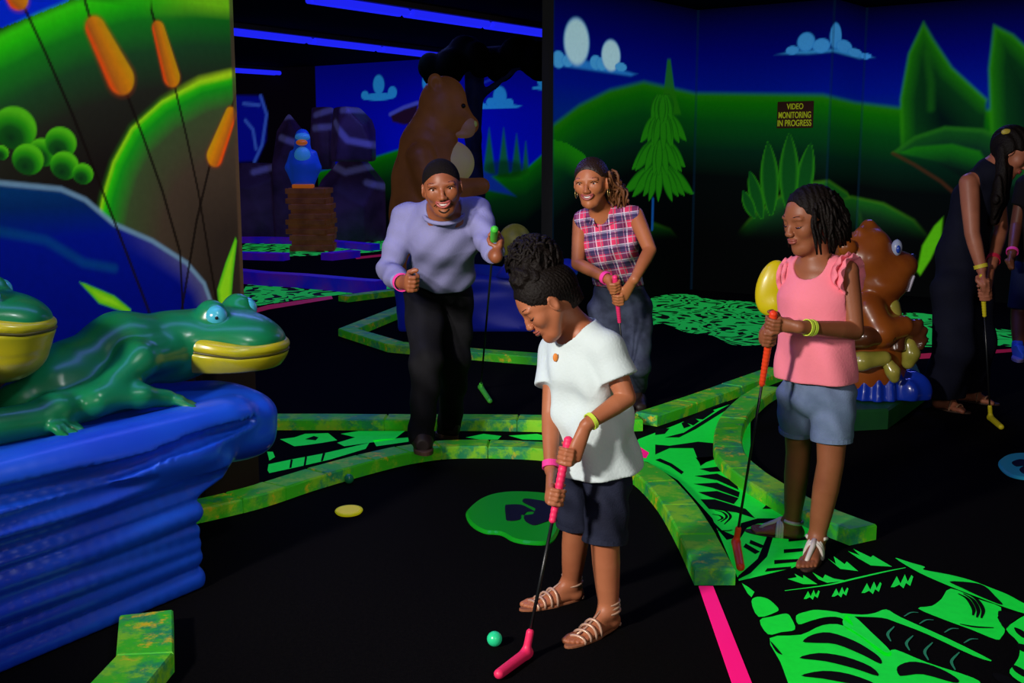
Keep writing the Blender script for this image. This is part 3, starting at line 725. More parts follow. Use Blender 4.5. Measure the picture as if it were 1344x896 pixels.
# --- distant floor graphics
def mat_far(name, sc_, seed):
    m = bpy.data.materials.new(name); m.use_nodes = True; nt = m.node_tree; b = nt.nodes['Principled BSDF']
    tc = nt.nodes.new('ShaderNodeTexCoord'); mp = nt.nodes.new('ShaderNodeMapping'); mp.inputs['Location'].default_value = (seed, seed, 0)
    nt.links.new(tc.outputs['Object'], mp.inputs['Vector'])
    nz = nt.nodes.new('ShaderNodeTexNoise'); nz.inputs['Scale'].default_value = 1.6; nt.links.new(mp.outputs['Vector'], nz.inputs['Vector'])
    ad = nt.nodes.new('ShaderNodeVectorMath'); ad.operation = 'ADD'; nt.links.new(mp.outputs['Vector'], ad.inputs[0]); nt.links.new(nz.outputs['Color'], ad.inputs[1])
    vo = nt.nodes.new('ShaderNodeTexVoronoi'); vo.feature = 'DISTANCE_TO_EDGE'; vo.inputs['Scale'].default_value = sc_; nt.links.new(ad.outputs['Vector'], vo.inputs['Vector'])
    wv_ = nt.nodes.new('ShaderNodeTexWave'); wv_.inputs['Scale'].default_value = sc_ * 0.55; wv_.inputs['Distortion'].default_value = 5; nt.links.new(ad.outputs['Vector'], wv_.inputs['Vector'])
    r1 = nt.nodes.new('ShaderNodeMath'); r1.operation = 'LESS_THAN'; r1.inputs[1].default_value = 0.10; nt.links.new(vo.outputs['Distance'], r1.inputs[0])
    r2 = nt.nodes.new('ShaderNodeMath'); r2.operation = 'GREATER_THAN'; r2.inputs[1].default_value = 0.62; nt.links.new(wv_.outputs['Fac'], r2.inputs[0])
    mxm = nt.nodes.new('ShaderNodeMath'); mxm.operation = 'MAXIMUM'; nt.links.new(r1.outputs[0], mxm.inputs[0]); nt.links.new(r2.outputs[0], mxm.inputs[1])
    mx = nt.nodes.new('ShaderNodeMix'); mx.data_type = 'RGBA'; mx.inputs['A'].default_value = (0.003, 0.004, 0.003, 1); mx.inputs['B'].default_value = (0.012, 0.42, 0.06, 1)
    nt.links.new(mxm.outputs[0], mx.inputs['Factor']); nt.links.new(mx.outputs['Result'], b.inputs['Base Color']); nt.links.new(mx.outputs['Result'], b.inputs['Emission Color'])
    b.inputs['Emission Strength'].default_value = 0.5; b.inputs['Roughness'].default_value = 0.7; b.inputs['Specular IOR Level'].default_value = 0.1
    return m
MF1, MF2 = mat_far('far_leaf_print', 5.0, 3.0), mat_far('far_leaf_print_small', 3.0, 9.0)
def farpatch(L, m, lb): tag(mk('floor_graphic', sheet(smoothL(L, 3), ZG), m), lb, 'floor graphic', 'distant glow floor prints')
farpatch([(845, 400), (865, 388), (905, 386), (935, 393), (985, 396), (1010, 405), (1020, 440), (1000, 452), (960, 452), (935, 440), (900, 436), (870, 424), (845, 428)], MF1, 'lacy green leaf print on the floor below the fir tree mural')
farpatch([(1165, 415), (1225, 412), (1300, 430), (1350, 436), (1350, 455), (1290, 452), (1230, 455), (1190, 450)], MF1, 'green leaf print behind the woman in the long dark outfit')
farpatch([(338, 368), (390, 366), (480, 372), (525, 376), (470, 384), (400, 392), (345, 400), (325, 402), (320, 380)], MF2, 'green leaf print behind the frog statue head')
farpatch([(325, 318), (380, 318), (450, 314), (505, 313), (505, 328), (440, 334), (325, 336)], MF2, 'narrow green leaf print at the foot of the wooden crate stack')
M_RED = mat('fluorescent_red_floor_tape', (0.55, 0.01, 0.05), 0.5, 0.3, glow=0.2)
for L, lb in (([(330, 406), (352, 400), (435, 388), (437, 392), (352, 406), (330, 412)], 'thin red tape on the floor left of the far kerb'),
              ([(465, 337), (505, 333), (505, 336), (468, 340)], 'short red tape near the rocks'),
              ([(1180, 466), (1222, 463), (1320, 458), (1350, 455), (1350, 460), (1222, 470), (1180, 472)], 'red tape behind the legs of the woman in the long dark outfit')):
    tag(mk('red_floor_tape', sheet(L, ZK), M_RED), lb, 'floor tape')

# ================================================================== kerbs (painted timber rails, one object per run, each rail a part)
def mat_kerb():
    m = bpy.data.materials.new('sponged_green_kerb_paint'); m.use_nodes = True; nt = m.node_tree; b = nt.nodes['Principled BSDF']
    tc = nt.nodes.new('ShaderNodeTexCoord')
    def noise(sc_, off):
        mp = nt.nodes.new('ShaderNodeMapping'); mp.inputs['Location'].default_value = (off, off * 2, off); nt.links.new(tc.outputs['Object'], mp.inputs['Vector'])
        n = nt.nodes.new('ShaderNodeTexNoise'); n.inputs['Scale'].default_value = sc_; n.inputs['Detail'].default_value = 6; n.inputs['Roughness'].default_value = 0.7
        nt.links.new(mp.outputs['Vector'], n.inputs['Vector']); return n
    def over(prev, n, lo, hi, col):
        r = nt.nodes.new('ShaderNodeMapRange'); r.interpolation_type = 'SMOOTHSTEP'; r.inputs['From Min'].default_value = lo; r.inputs['From Max'].default_value = hi
        nt.links.new(n.outputs['Fac'], r.inputs['Value']); mx = nt.nodes.new('ShaderNodeMix'); mx.data_type = 'RGBA'
        if isinstance(prev, tuple): mx.inputs['A'].default_value = (*prev, 1)
        else: nt.links.new(prev, mx.inputs['A'])
        mx.inputs['B'].default_value = (*col, 1); nt.links.new(r.outputs['Result'], mx.inputs['Factor']); return mx.outputs['Result']
    c = over((0.045, 0.46, 0.012), noise(5, 0), 0.46, 0.62, (0.016, 0.24, 0.085))
    c = over(c, noise(7, 5), 0.48, 0.62, (0.20, 0.52, 0.015))
    c = over(c, noise(9, 11), 0.57, 0.68, (0.62, 0.45, 0.012))
    nt.links.new(c, b.inputs['Base Color']); nt.links.new(c, b.inputs['Emission Color']); b.inputs['Emission Strength'].default_value = 0.12
    b.inputs['Roughness'].default_value = 0.5; b.inputs['Specular IOR Level'].default_value = 0.3
    bp = nt.nodes.new('ShaderNodeBump'); bp.inputs['Strength'].default_value = 0.15; n = noise(60, 2); nt.links.new(n.outputs['Fac'], bp.inputs['Height']); nt.links.new(bp.outputs['Normal'], b.inputs['Normal'])
    return m
M_KERB = mat_kerb()
def kerb(pts, label, w_=0.14, h=0.06, seg=3, m=None, name='course_kerb', part='rail', smoothn=5):
    """pts: pixels of the top centre line; mitred rails"""
    m = m or M_KERB
    c = np.array([G(*q, h) for q in pts])
    if smoothn > 1: c = np.array(spline(list(c), smoothn))
    n = len(c); L, R = [], []
    for i in range(n):
        d = nrm(c[min(i + 1, n - 1)] - c[max(i - 1, 0)]); s = np.cross(Z1, d); L.append(c[i] + s * w_ / 2); R.append(c[i] - s * w_ / 2)
    t = thing(name, A(*c[n // 2][:2], 0), label, 'course kerb', 'painted kerbs round the course')
    for a in range(0, n - 1, seg):
        b_ = min(a + seg, n - 1); poly = [R[i][:2] for i in range(a, b_ + 1)] + [L[i][:2] for i in range(b_, a - 1, -1)]
        p = np.array(poly); cc = p.mean(0); p = cc + (p - cc) * (1 - 0.004 / max(0.1, np.linalg.norm(c[b_] - c[a])))
        mk(part, prism(p, 0, h + random.uniform(-0.002, 0.002), 0.007), m, t)
    return t
kerb([(200, 672), (266, 659), (334, 643), (400, 622), (480, 600), (540, 587), (602, 581), (705, 583), (785, 594), (842, 612), (880, 645), (910, 690), (939, 746)], 'curved green and yellow sponge-painted kerb behind the girl in the white tee', seg=4)
kerb([(340, 546), (440, 546), (540, 547), (640, 547), (760, 549), (840, 547)], 'straight green kerb behind the feet of the man', seg=5, smoothn=3)
kerb([(848, 543), (900, 526), (960, 505), (1022, 483)], 'green kerb rising to the right behind the girl in pink', seg=5)
kerb([(1010, 506), (988, 520), (962, 548), (956, 585), (978, 613), (1026, 644), (1072, 668), (1134, 692)], 'bent green and yellow kerb around the feet of the girl in pink', seg=5)
kerb([(192, 802), (190, 857), (130, 925)], 'green and yellow kerb corner below the blue rock ledge', seg=1, smoothn=1, w_=0.16)
kerb([(536, 400), (457, 431), (520, 450), (610, 458), (715, 466)], 'far V-shaped green kerb around the bear platform', seg=1, smoothn=1, w_=0.16)
kerb([(450, 388), (490, 383), (540, 377)], 'far green kerb touching the leaf print behind the man', seg=1, smoothn=1, w_=0.14)
M_BKERB = mat('blue_purple_kerb_paint', S(30, 20, 200), 0.5, 0.3, glow=0.22, col2=S(90, 24, 170), vscale=3)
kerb([(300, 352), (345, 357), (400, 360), (470, 366), (500, 368)], 'blue and purple kerb winding across the far floor', seg=2, smoothn=1, w_=0.2, h=0.14, m=M_BKERB)
kerb([(300, 330), (376, 332)], 'short blue kerb left of the crate stack', seg=1, smoothn=1, w_=0.2, h=0.1, m=M_BKERB)
kerb([(428, 332), (466, 328)], 'short blue kerb right of the crate stack', seg=1, smoothn=1, w_=0.2, h=0.1, m=M_BKERB)
kerb([(300, 310), (400, 312), (492, 320)], 'purple kerb along the foot of the far rocks', seg=1, smoothn=1, w_=0.2, h=0.1, m=M_BKERB)

# ================================================================== hole markers, cup, balls
def marker(L, label, col, figs, T=None):
    p = [G(*q, 0.0) for q in smoothL(L, 5)]
    t = thing('hole_marker', A(*np.mean([q[:2] for q in p], 0), 0), label, 'hole marker')
    mk('pad', prism([q[:2] for q in p], 0, 0.014, 0.009), mat(label[:5] + '_marker_pad', col, 0.25, 0.4, glow=0.10), t, smooth=False)
    for fL in figs:
        q = [G(*a, 0.014)[:2] for a in smoothL(fL, 3)]; mk('figure', prism(q, 0.014, 0.0165), mat('navy_marker_figure', (0.004, 0.005, 0.02), 0.6, 0.2), t, label='dark navy painted figure two')
T2 = lambda q: (600 + q[0] / 8.4, 635 + q[1] / 8.4)
marker([T2(q) for q in ((98, 370), (120, 295), (250, 190), (420, 130), (650, 108), (980, 128), (1120, 200), (1150, 400), (1100, 580), (1000, 668), (800, 672), (620, 640), (480, 568), (300, 548), (160, 470))],
       'green lily-pad hole marker with a dark figure, behind the girl in white', (0.006, 0.30, 0.012),
       [[T2(q) for q in ((528, 250), (560, 232), (700, 232), (790, 272), (850, 305), (800, 306), (765, 312), (735, 345), (705, 340), (690, 395), (555, 406), (535, 350))],
        [T2(q) for q in ((722, 180), (760, 164), (900, 182), (1010, 210), (1070, 300), (1060, 380), (960, 425), (860, 456), (800, 442), (745, 400), (738, 352), (780, 345), (835, 335), (850, 305), (862, 272), (800, 240), (735, 208))]])
marker([(1310, 610), (1320, 600), (1344, 597), (1385, 600), (1400, 615), (1385, 632), (1345, 630), (1322, 624)], 'teal lily-pad hole marker with a dark figure at the right edge of the floor', (0.02, 0.28, 0.42),
       [[(1328, 607), (1338, 603), (1350, 605), (1372, 612), (1365, 622), (1345, 622), (1338, 616), (1344, 611), (1334, 612)]])
c_ = G(458, 672)
cup = thing('golf_cup', c_, 'yellow rimmed golf hole on the black floor left of the green hole marker', 'golf hole')
M_CUPY = mat('fluorescent_yellow_cup', (0.74, 0.62, 0.004), 0.45, 0.3, glow=0.30)
mk('cup_disc', prism([(c_[0] + 0.052 * math.cos(a), c_[1] + 0.062 * math.sin(a)) for a in np.linspace(0, 2 * math.pi, 33)[:-1]], 0, 0.012, 0.006), M_CUPY, cup)
mk('rim', tube([A(c_[0] + 0.052 * math.cos(a), c_[1] + 0.062 * math.sin(a), 0.007) for a in np.linspace(0, 2 * math.pi, 33)[:-1]], 0.005, 6, closed=True), mat('yellow_cup_rim', (0.62, 0.60, 0.006), 0.4, 0.4, glow=0.25), cup, smooth=True)
def golfball(px, py, r, col, label, gl=0.15):
    c = G(px, py, r); V, F = sphere(c, r, 48, 32); d = nrm
    # dimples: shallow pits at the points of a spiral
    N = 180; k = np.arange(N) + 0.5; ph = np.arccos(1 - 2 * k / N); th = math.pi * (1 + 5 ** 0.5) * k
    D = np.c_[np.sin(ph) * np.cos(th), np.sin(ph) * np.sin(th), np.cos(ph)]; U = (V - c) / r
    near = (U @ D.T).max(1); V = c + U * (r * (1 - 0.012 * np.clip((near - 0.9975) / 0.0025, 0, 1)))[:, None]
    tag(mk('golf_ball', (V, F), mat(label[:10] + '_ball', col, 0.3, 0.5, glow=gl), smooth=True), label, 'golf ball')
golfball(649, 838, 0.0225, (0.02, 0.62, 0.26), 'glowing mint green golf ball by the pink putter head')
golfball(458, 628, 0.0213, (0.01, 0.20, 0.07), 'dark green golf ball resting against the curved kerb', 0.05)
# ================================================================== sculpted props
def loc3(s, n, z): return A(*(R0 + PD * s + PN * n), z)
# ---- blue rock ledge under the frogs (s along the panel, n outwards, z up)
R0 = G(272, 770)[:2]; PN = A(PD[1], -PD[0])
AXR = [A(*PD, 0), A(*PN, 0), Z1]
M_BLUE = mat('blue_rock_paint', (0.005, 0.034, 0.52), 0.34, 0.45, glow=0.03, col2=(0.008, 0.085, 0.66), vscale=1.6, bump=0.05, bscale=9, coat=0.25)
ledge = thing('rock_ledge', loc3(-0.5, -0.3, 0), 'glossy blue sculpted rock ledge with flowing grooves under the two frogs', 'rock')
lo = np.min([loc3(s, n, 0) for s in (-1.3, 0.75) for n in (-0.7, 0.35)], 0) - 0.05; hi = np.max([loc3(s, n, 1.0) for s in (-1.3, 0.75) for n in (-0.7, 0.35)], 0) + 0.05
q = SDF(lo, A(hi[0], hi[1], 0.72), 0.0095)
q.box(loc3(-0.60, -0.34, 0.16), AXR, A(0.58, 0.30, 0.22), 0.04)                       # lower fluted block
S_ = np.linspace(-1.25, -0.03, 25)
for i, (z, r, n) in enumerate(((0.030, 0.050, -0.046), (0.096, 0.040, -0.046), (0.155, 0.036, -0.034), (0.208, 0.034, -0.036), (0.262, 0.040, -0.034), (0.325, 0.045, -0.05))):
    q.chain([loc3(s, n + 0.006 * math.sin(s * 3 + i * 2), z + 0.012 * math.sin(s * 2.4 + i * 1.7)) for s in S_], [r] * 25, 0.006)
q.box(loc3(-0.42, -0.34, 0.485), AXR, A(0.86, 0.32, 0.115), 0.10, 0.03)                 # overhanging upper slab
q.ell(loc3(0.33, -0.27, 0.47), A(0.20, 0.22, 0.14), AXR, 0.06)                        # bulging nose of the ledge
for i, (z, r, n, s1) in enumerate(((0.395, 0.060, -0.065, 0.10), (0.462, 0.060, -0.045, 0.02), (0.53, 0.065, -0.07, 0.22))):
    q.chain([loc3(s, n + 0.010 * math.sin(s * 3 + i), z + 0.010 * math.sin(s * 2.6 + i * 1.4) + 0.015 * s) for s in np.linspace(-1.25, s1, 25)], [r] * 25, 0.05)
for (z0, z1, s0, s1, r, n) in ((0.490, 0.520, -1.2, 0.26, 0.030, 0.014), (0.425, 0.44, -1.2, -0.22, 0.030, 0.030), (0.345, 0.365, -1.2, 0.24, 0.034, 0.010)):   # carved grooves
    q.chain([loc3(s, n - 0.05 * max(0, s - 0.02) * 3, mix(z0, z1, (s - s0) / (s1 - s0)) + 0.008 * math.sin(s * 5)) for s in np.linspace(s0, s1, 30)], [r * (0.35 + 0.65 * min(1, (29 - k) / 6)) for k in range(30)], 0.010, 's')
sx_, nx_ = A(*PD), A(*PN)
q.ripple(lambda x, y, z: 0.007 * np.sin((x * PD[0] + y * PD[1]) * 7 + z * 26) * np.clip((z - 0.36) * 12, 0, 1) * np.clip((0.58 - z) * 12, 0, 1))
q.cut(A(0, 0, 0.0), A(0, 0, -1))
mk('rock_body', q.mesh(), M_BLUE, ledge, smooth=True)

# ---- frogs
M_FROG = mat('green_frog_gloss_paint', (0.004, 0.125, 0.030), 0.30, 0.45, col2=(0.005, 0.17, 0.07), vscale=4, coat=0.15, bump=0.05, bscale=20)
M_FYEL = mat('yellow_frog_lip_paint', (0.42, 0.36, 0.008), 0.28, 0.5, col2=(0.30, 0.30, 0.01), vscale=9, coat=0.1)
M_FEYE = mat('turquoise_frog_eye', (0.05, 0.36, 0.48), 0.2, 0.6, coat=0.6)
M_BLACK = mat('gloss_black', (0.004, 0.004, 0.004), 0.2, 0.5)
def frog(C, f, label, limbs, R=1.0, throat=False):
    """C: middle of the head, f: where it looks; limbs: chains (points, radii, blend) of the body behind it"""
    u = Z1; f = nrm(f); l = np.cross(u, f); W = lambda x, y, z: C + (f * x + l * y + u * z) * R; axs = [f, l, u]
    allp = [p for L in limbs for p in L[0]] + [W(x, y, z) for x in (-0.22, 0.22) for y in (-0.22, 0.22) for z in (-0.12, 0.16)]
    t = thing('frog_statue', A(C[0], C[1], 0.6), label, 'statue', 'frog statues on the blue ledge')
    q = sdf_for(allp, 0.15, 0.0075)
    for L, rad, k in limbs: q.chain(L, rad, k)
    q.ell(W(-0.03, 0, 0.015), A(0.185, 0.18, 0.085) * R, axs, 0.05); q.ell(W(0.09, 0, -0.005), A(0.105, 0.135, 0.062) * R, axs, 0.04)
    for s in (-1, 1): q.ball(W(0.0, s * 0.085, 0.085), 0.050 * R, 0.025)
    q.cut(A(0, 0, 0.592), -Z1)
    mk('body', q.mesh(), M_FROG, t, smooth=True)
    q = sdf_for([W(x, y, z) for x in (-0.2, 0.2) for y in (-0.2, 0.2) for z in (-0.10, 0.1)], 0.08 + 0.12 * throat, 0.0055)
    rim = lambda a, o=0: (-0.005 + (0.203 + o) * math.cos(a), (0.186 + o) * math.sin(a))
    def lipfn(x, y, z):
        px, py, pz = x - C[0], y - C[1], z - C[2]
        lx = (px * f[0] + py * f[1] + pz * f[2]) / R; ly = (px * l[0] + py * l[1] + pz * l[2]) / R; lz = (px * u[0] + py * u[1] + pz * u[2]) / R
        e = (np.sqrt(((lx + 0.005) / 0.212) ** 2 + (ly / 0.195) ** 2 + ((lz + 0.020) / 0.13) ** 2) - 1) * 0.14
        t_ = np.clip((0.16 - lx) / 0.24, 0, 1); zu = 0.000 + 0.060 * t_ ** 1.5; m1 = lz - zu; m2 = -0.088 - lz; m3 = -0.075 - lx + 0.25 * (lz * 0)
        d = np.maximum(np.maximum(e, m1), np.maximum(m2, m3)); h = np.maximum(0.02 - np.abs(e - m1), 0) / 0.02
        return (np.maximum(d, np.maximum(e, m1) + h * h * 0.005)) * R
    q.op(lipfn, C - 0.26 * R, C + 0.26 * R)
    for a0 in (0,):
        ang = np.linspace(-1.75, 1.75, 61); q.chain([W(*rim(a, 0.010), -0.036 + 0.030 * max(0, abs(a) - 0.9)) for a in ang], [0.006 * R] * 61, 0.006, 's')
    for s in (-1, 1): x, y = rim(1.80); q.ball(W(x - 0.008, s * y * 0.97, 0.004), 0.046 * R, 0.02)
    if throat: q.ell(W(0.015, 0, -0.10), A(0.165, 0.165, 0.115) * R, axs, 0.03)
    mk('throat' if throat else 'lips', q.mesh(), M_FYEL, t, smooth=True, label='bulging yellow throat and mouth' if throat else 'broad yellow mouth')
    mk('mouth_line', tube([W(*rim(a, 0.004), -0.036 + 0.030 * max(0, abs(a) - 0.9)) for a in np.linspace(-1.7, 1.7, 41)], 0.005, 6), mat('frog_mouth_dark', (0.05, 0.045, 0.004), 0.4), t, smooth=True)
    for s in (-1, 1):
        c = W(0.022, s * 0.100, 0.084); e = mk('eye', sphere(c, 0.038 * R), M_FEYE, t, smooth=True, label='turquoise eye')
        g = nrm(0.6 * f + 0.8 * s * l + 0.02 * u); mk('pupil', sphere(c + g * 0.0365 * R, 0.0065, 10, 6), M_BLACK, e, smooth=True)
    return t
def toes(h, d, sp, n=3, ln=0.075):
    d = nrm(d); sd = np.cross(Z1, d); out = []
    for a in np.linspace(-sp, sp, n): out.append(([h, h + nrm(d + sd * a) * ln * 0.6 - Z1 * 0.008, h + nrm(d + sd * a) * ln - Z1 * 0.03, h + nrm(d + sd * a) * (ln + 0.012) - Z1 * 0.035], [0.018, 0.013, 0.013, 0.016], 0.012))
    return out
D3, N3 = A(*PD, 0), A(*PN, 0)
hand, foot = loc3(-0.02, -0.13, 0.640), loc3(-0.46, -0.17, 0.640)
limbs = [([loc3(0.36, -0.30, 0.76), loc3(0.20, -0.34, 0.765), loc3(0.0, -0.37, 0.775), loc3(-0.22, -0.37, 0.71), loc3(-0.42, -0.34, 0.67)], [0.10, 0.115, 0.125, 0.115, 0.08], 0.06),
         ([loc3(0.10, -0.26, 0.76), loc3(-0.06, -0.22, 0.765), loc3(-0.27, -0.17, 0.675), loc3(-0.12, -0.14, 0.665), hand], [0.055, 0.06, 0.042, 0.034, 0.030], 0.035),
         ([loc3(-0.30, -0.33, 0.70), loc3(-0.10, -0.24, 0.66), loc3(-0.40, -0.20, 0.655), loc3(-0.62, -0.20, 0.655), foot], [0.10, 0.05, 0.055, 0.045, 0.030], 0.04),
         ([loc3(0.18, -0.44, 0.72), loc3(0.02, -0.50, 0.68), loc3(0.2, -0.50, 0.63)], [0.05, 0.04, 0.03], 0.03),
         ([loc3(-0.3, -0.42, 0.70), loc3(-0.12, -0.52, 0.66), loc3(-0.4, -0.52, 0.63)], [0.09, 0.05, 0.04], 0.04)]
limbs += toes(hand, D3 + 0.5 * N3, 0.7, 4) + toes(foot, 0.6 * D3 + 0.8 * N3, 0.8, 4, 0.09)
frog(loc3(0.385, -0.265, 0.778), D3 + 3.3 * N3, 'green frog statue with yellow lips lying on the blue ledge, head pointing right', limbs, 1.13)
C2 = P(-14, 418, 3.42)
l2 = [([C2 - D3 * 0.06 - Z1 * 0.03, C2 - D3 * 0.28 - Z1 * 0.08, C2 - D3 * 0.5 - Z1 * 0.12], [0.11, 0.13, 0.10], 0.06), ([C2 - D3 * 0.2 + N3 * 0.08 - Z1 * 0.06, C2 - D3 * 0.3 + N3 * 0.17 - Z1 * 0.13, C2 - D3 * 0.14 + N3 * 0.17 - Z1 * 0.17], [0.055, 0.045, 0.035], 0.03)]
frog(C2, D3 + 1.0 * N3, 'green frog statue cut off by the left edge, bulging yellow throat', l2, 0.92, True)
# brown trim board at the foot of the marsh panel
tag(mk('trim_1', obox(A(*(PO[:2] - PD * 0.15 + PN * 0.03), 0.31), A(*PD, 0), A(*PN, 0), Z1, 0.155, 0.02, 0.31, 0.006), mat('dark_brown_trim', S(38, 24, 14), 0.7, 0.2)), 'dark brown skirting board at the end of the marsh panel', 'trim')
bpy.data.objects['trim_1']['kind'] = 'structure'

# ---- bear on the blue platform
YB = 9.75
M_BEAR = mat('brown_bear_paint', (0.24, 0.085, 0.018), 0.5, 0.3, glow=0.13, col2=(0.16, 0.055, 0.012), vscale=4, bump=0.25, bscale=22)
pl = [G(*q)[:2] for q in ((522, 432), (640, 437), (742, 436), (742, 412), (700, 395), (560, 395))]
plat = thing('bear_platform', A(*np.mean(pl, 0), 0), 'low blue rock platform under the bear, behind the man', 'platform')
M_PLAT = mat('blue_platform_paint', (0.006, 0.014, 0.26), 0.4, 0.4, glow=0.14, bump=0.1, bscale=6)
plo, phi = np.min(pl, 0), np.max(pl, 0); q = SDF(A(plo[0] - 0.15, plo[1] - 0.15, -0.02), A(phi[0] + 0.15, phi[1] + 1.2, 0.75), 0.022)
cx = (plo[0] + phi[0]) / 2
q.box(A(cx, plo[1] + 0.50, 0.2), [X1, Y1, Z1], A((phi[0] - plo[0]) / 2, 0.46, 0.22), 0.06); q.box(A(cx, plo[1] + 0.50, 0.40), [X1, Y1, Z1], A((phi[0] - plo[0]) / 2 + 0.01, 0.48, 0.06), 0.05, 0.03)
q.ripple(lambda x, y, z: 0.014 * np.sin(x * 9 + 2 * np.sin(z * 9)) * np.sin(z * 12 + x * 3) + 0 * y).cut(A(0, 0, 0), -Z1)
mk('platform_body', q.mesh(), M_PLAT, plat, smooth=True)
bz = 0.465
bear = thing('bear_statue', P(575, 350, YB) * A(1, 1, 0) + A(0, 0, bz), 'large brown bear statue facing right, standing behind the man in the lavender sweater', 'statue')
B = lambda px, py, dy=0: P(px, py, YB + dy)
q = SDF(B(490, 400, 0) - A(0.05, 0.5, 0.1), B(655, 85, 0) + A(0.05, 0.5, 0.05), 0.015)
q.chain([B(566, 330), B(562, 280), B(560, 235), B(563, 192), B(570, 165)], [0.33, 0.32, 0.285, 0.235, 0.19], 0.06)
q.ell(B(581, 137), (0.20, 0.20, 0.235), [nrm(A(1, 0, -0.25)), Y1, nrm(A(0.25, 0, 1))], 0.03); q.ell(B(588, 152), (0.19, 0.18, 0.14), None, 0.05)
q.cone(B(600, 157), B(616, 164), 0.115, 0.08, 0.05)
for dy in (-0.14, 0.14): q.ell(B(571, 108, dy), (0.062, 0.045, 0.075), None, 0.02)
q.ell(B(572, 110, -0.185), (0.032, 0.03, 0.042), None, 0.015, 's')
for dy in (-0.27, 0.27):
    q.chain([B(552, 205, dy * 0.95), B(566, 246, dy * 1.08), B(600, 248, dy), B(632, 244, dy * 0.8)], [0.12, 0.105, 0.085, 0.07], 0.04)
    q.chain([B(552, 325, dy * 0.7), B(556, 366, dy * 0.7), B(585, 378, dy * 0.7)], [0.2, 0.15, 0.10], 0.05)
q.chain([B(548, 155, -0.20), B(572, 172, -0.235), B(600, 178, -0.15)], [0.02] * 3, 0.02, 's')
q.cut(A(0, 0, bz), -Z1)
mk('body', q.mesh(), M_BEAR, bear, smooth=True)
M_MUZ = mat('bear_muzzle_tan', (0.34, 0.18, 0.10), 0.5, 0.3, glow=0.1)
q = sdf_for([B(600, 150), B(628, 182)], 0.14, 0.012); q.ell(B(613, 165), (0.085, 0.115, 0.09), None, 0.02); q.ell(B(607, 176), (0.09, 0.10, 0.035), None, 0.02)
mk('muzzle', q.mesh(), M_MUZ, bear, smooth=True, label='tan muzzle')
mk('nose', sphere(B(622, 163, -0.03), (0.03, 0.045, 0.035)), mat('bear_nose_pale', (0.30, 0.34, 0.08), 0.3, 0.5, glow=0.15), bear, smooth=True, label='pale nose')
q = sdf_for([B(600, 185), B(626, 240)], 0.3, 0.016); q.ell(B(590, 214), (0.21, 0.17, 0.19), None, 0.02)
mk('chest_patch', q.mesh(), mat('bear_chest_cream', (0.44, 0.40, 0.14), 0.5, 0.3, glow=0.14, col2=(0.40, 0.25, 0.2), vscale=3), bear, smooth=True, label='cream and yellow chest patch')
for dy in (-0.15, 0.12): mk('eye', sphere(B(608, 139, dy * 0.8), 0.02, 10, 8), M_BLACK, bear, smooth=True)
# ---- yellow-green ball and small blue rock on the platform
yb = P(676, 318, 9.2); rb = 0.135
tag(mk('yellow_ball', sphere(yb, A(rb, rb, rb * 1.12), 24, 16), mat('dull_yellow_ball_paint', (0.26, 0.24, 0.03), 0.5, 0.3, glow=0.06, bump=0.2, bscale=9, col2=(0.12, 0.12, 0.01), vscale=8), smooth=True), 'round dull yellow beehive ball on the blue platform, right of the man', 'ball')
rest = thing('platform_post', A(yb[0], yb[1], 0.465), 'stub of blue rock carrying the yellow ball', 'rock')
mk('stub', tube([A(yb[0], yb[1], 0.462), A(yb[0], yb[1], 0.52), A(yb[0], yb[1], yb[2] - rb * 1.1)], [0.16, 0.12, 0.07], 14), M_PLAT, rest, smooth=True)
br = P(744, 355, 9.3)
q = sdf_for([br - A(0.1, 0.1, 0.15), br + A(0.1, 0.1, 0.1)], 0.06, 0.014); q.ell(br, (0.09, 0.1, 0.10), None); q.ell(br + A(0.02, 0, -0.13), (0.11, 0.12, 0.08), None, 0.05); q.cut(A(0, 0, 0.462), -Z1)
tag(mk('small_rock', q.mesh(), M_PLAT, smooth=True), 'small blue rock knob at the right end of the bear platform', 'rock')

# ---- dark tree behind the bear
M_BARK = mat('dark_blue_bark', (0.006, 0.010, 0.07), 0.6, 0.2, glow=0.1, col2=(0.002, 0.003, 0.02), vscale=5)
M_CANO = mat('dark_leaf_canopy', (0.008, 0.006, 0.004), 0.9, 0.03, col2=(0.003, 0.010, 0.004), vscale=5)
YT = 12.6
tb = P(624, 330, YT); tree = thing('fake_tree', A(tb[0], tb[1], 0), 'dark fake tree with overhanging canopy behind the bear', 'tree')
q = SDF(A(tb[0] - 0.9, YT - 0.5, 0), A(tb[0] + 1.2, YT + 0.5, 2.88), 0.025)
q.chain([A(tb[0], YT, 0), P(624, 250, YT), P(621, 180, YT), P(623, 90, YT)], [0.18, 0.10, 0.085, 0.11], 0.05)
q.chain([P(623, 130, YT), P(650, 112, YT), P(690, 80, YT)], [0.06, 0.03, 0.03], 0.04)
q.cut(A(0, 0, 0), -Z1); mk('trunk', q.mesh(), M_BARK, tree, smooth=True)
q = SDF(P(545, 130, YT) - A(0.2, 0.9, 0.1), A(P(760, 60, YT)[0] + 0.2, YT + 0.6, 2.89), 0.03)
for k in range(46):
    px = random.uniform(565, 735); py = 80 + 12 * math.sin(px * 0.09) - (px - 600) * 0.07 + random.uniform(-6, 6); q.ball(P(px, py, YT + random.uniform(-0.6, 0.35)), random.uniform(0.10, 0.17), 0.05)
q.ec(P(590, 82, YT), P(745, 68, YT), Y1, 0.45, 0.12, 0.45, 0.12, 0.08); q.ball(P(588, 93, YT), 0.17, 0.06)
q.cut(A(0, 0, 2.66), Z1, 0.03)
mk('canopy', q.mesh(), M_CANO, tree, smooth=True)

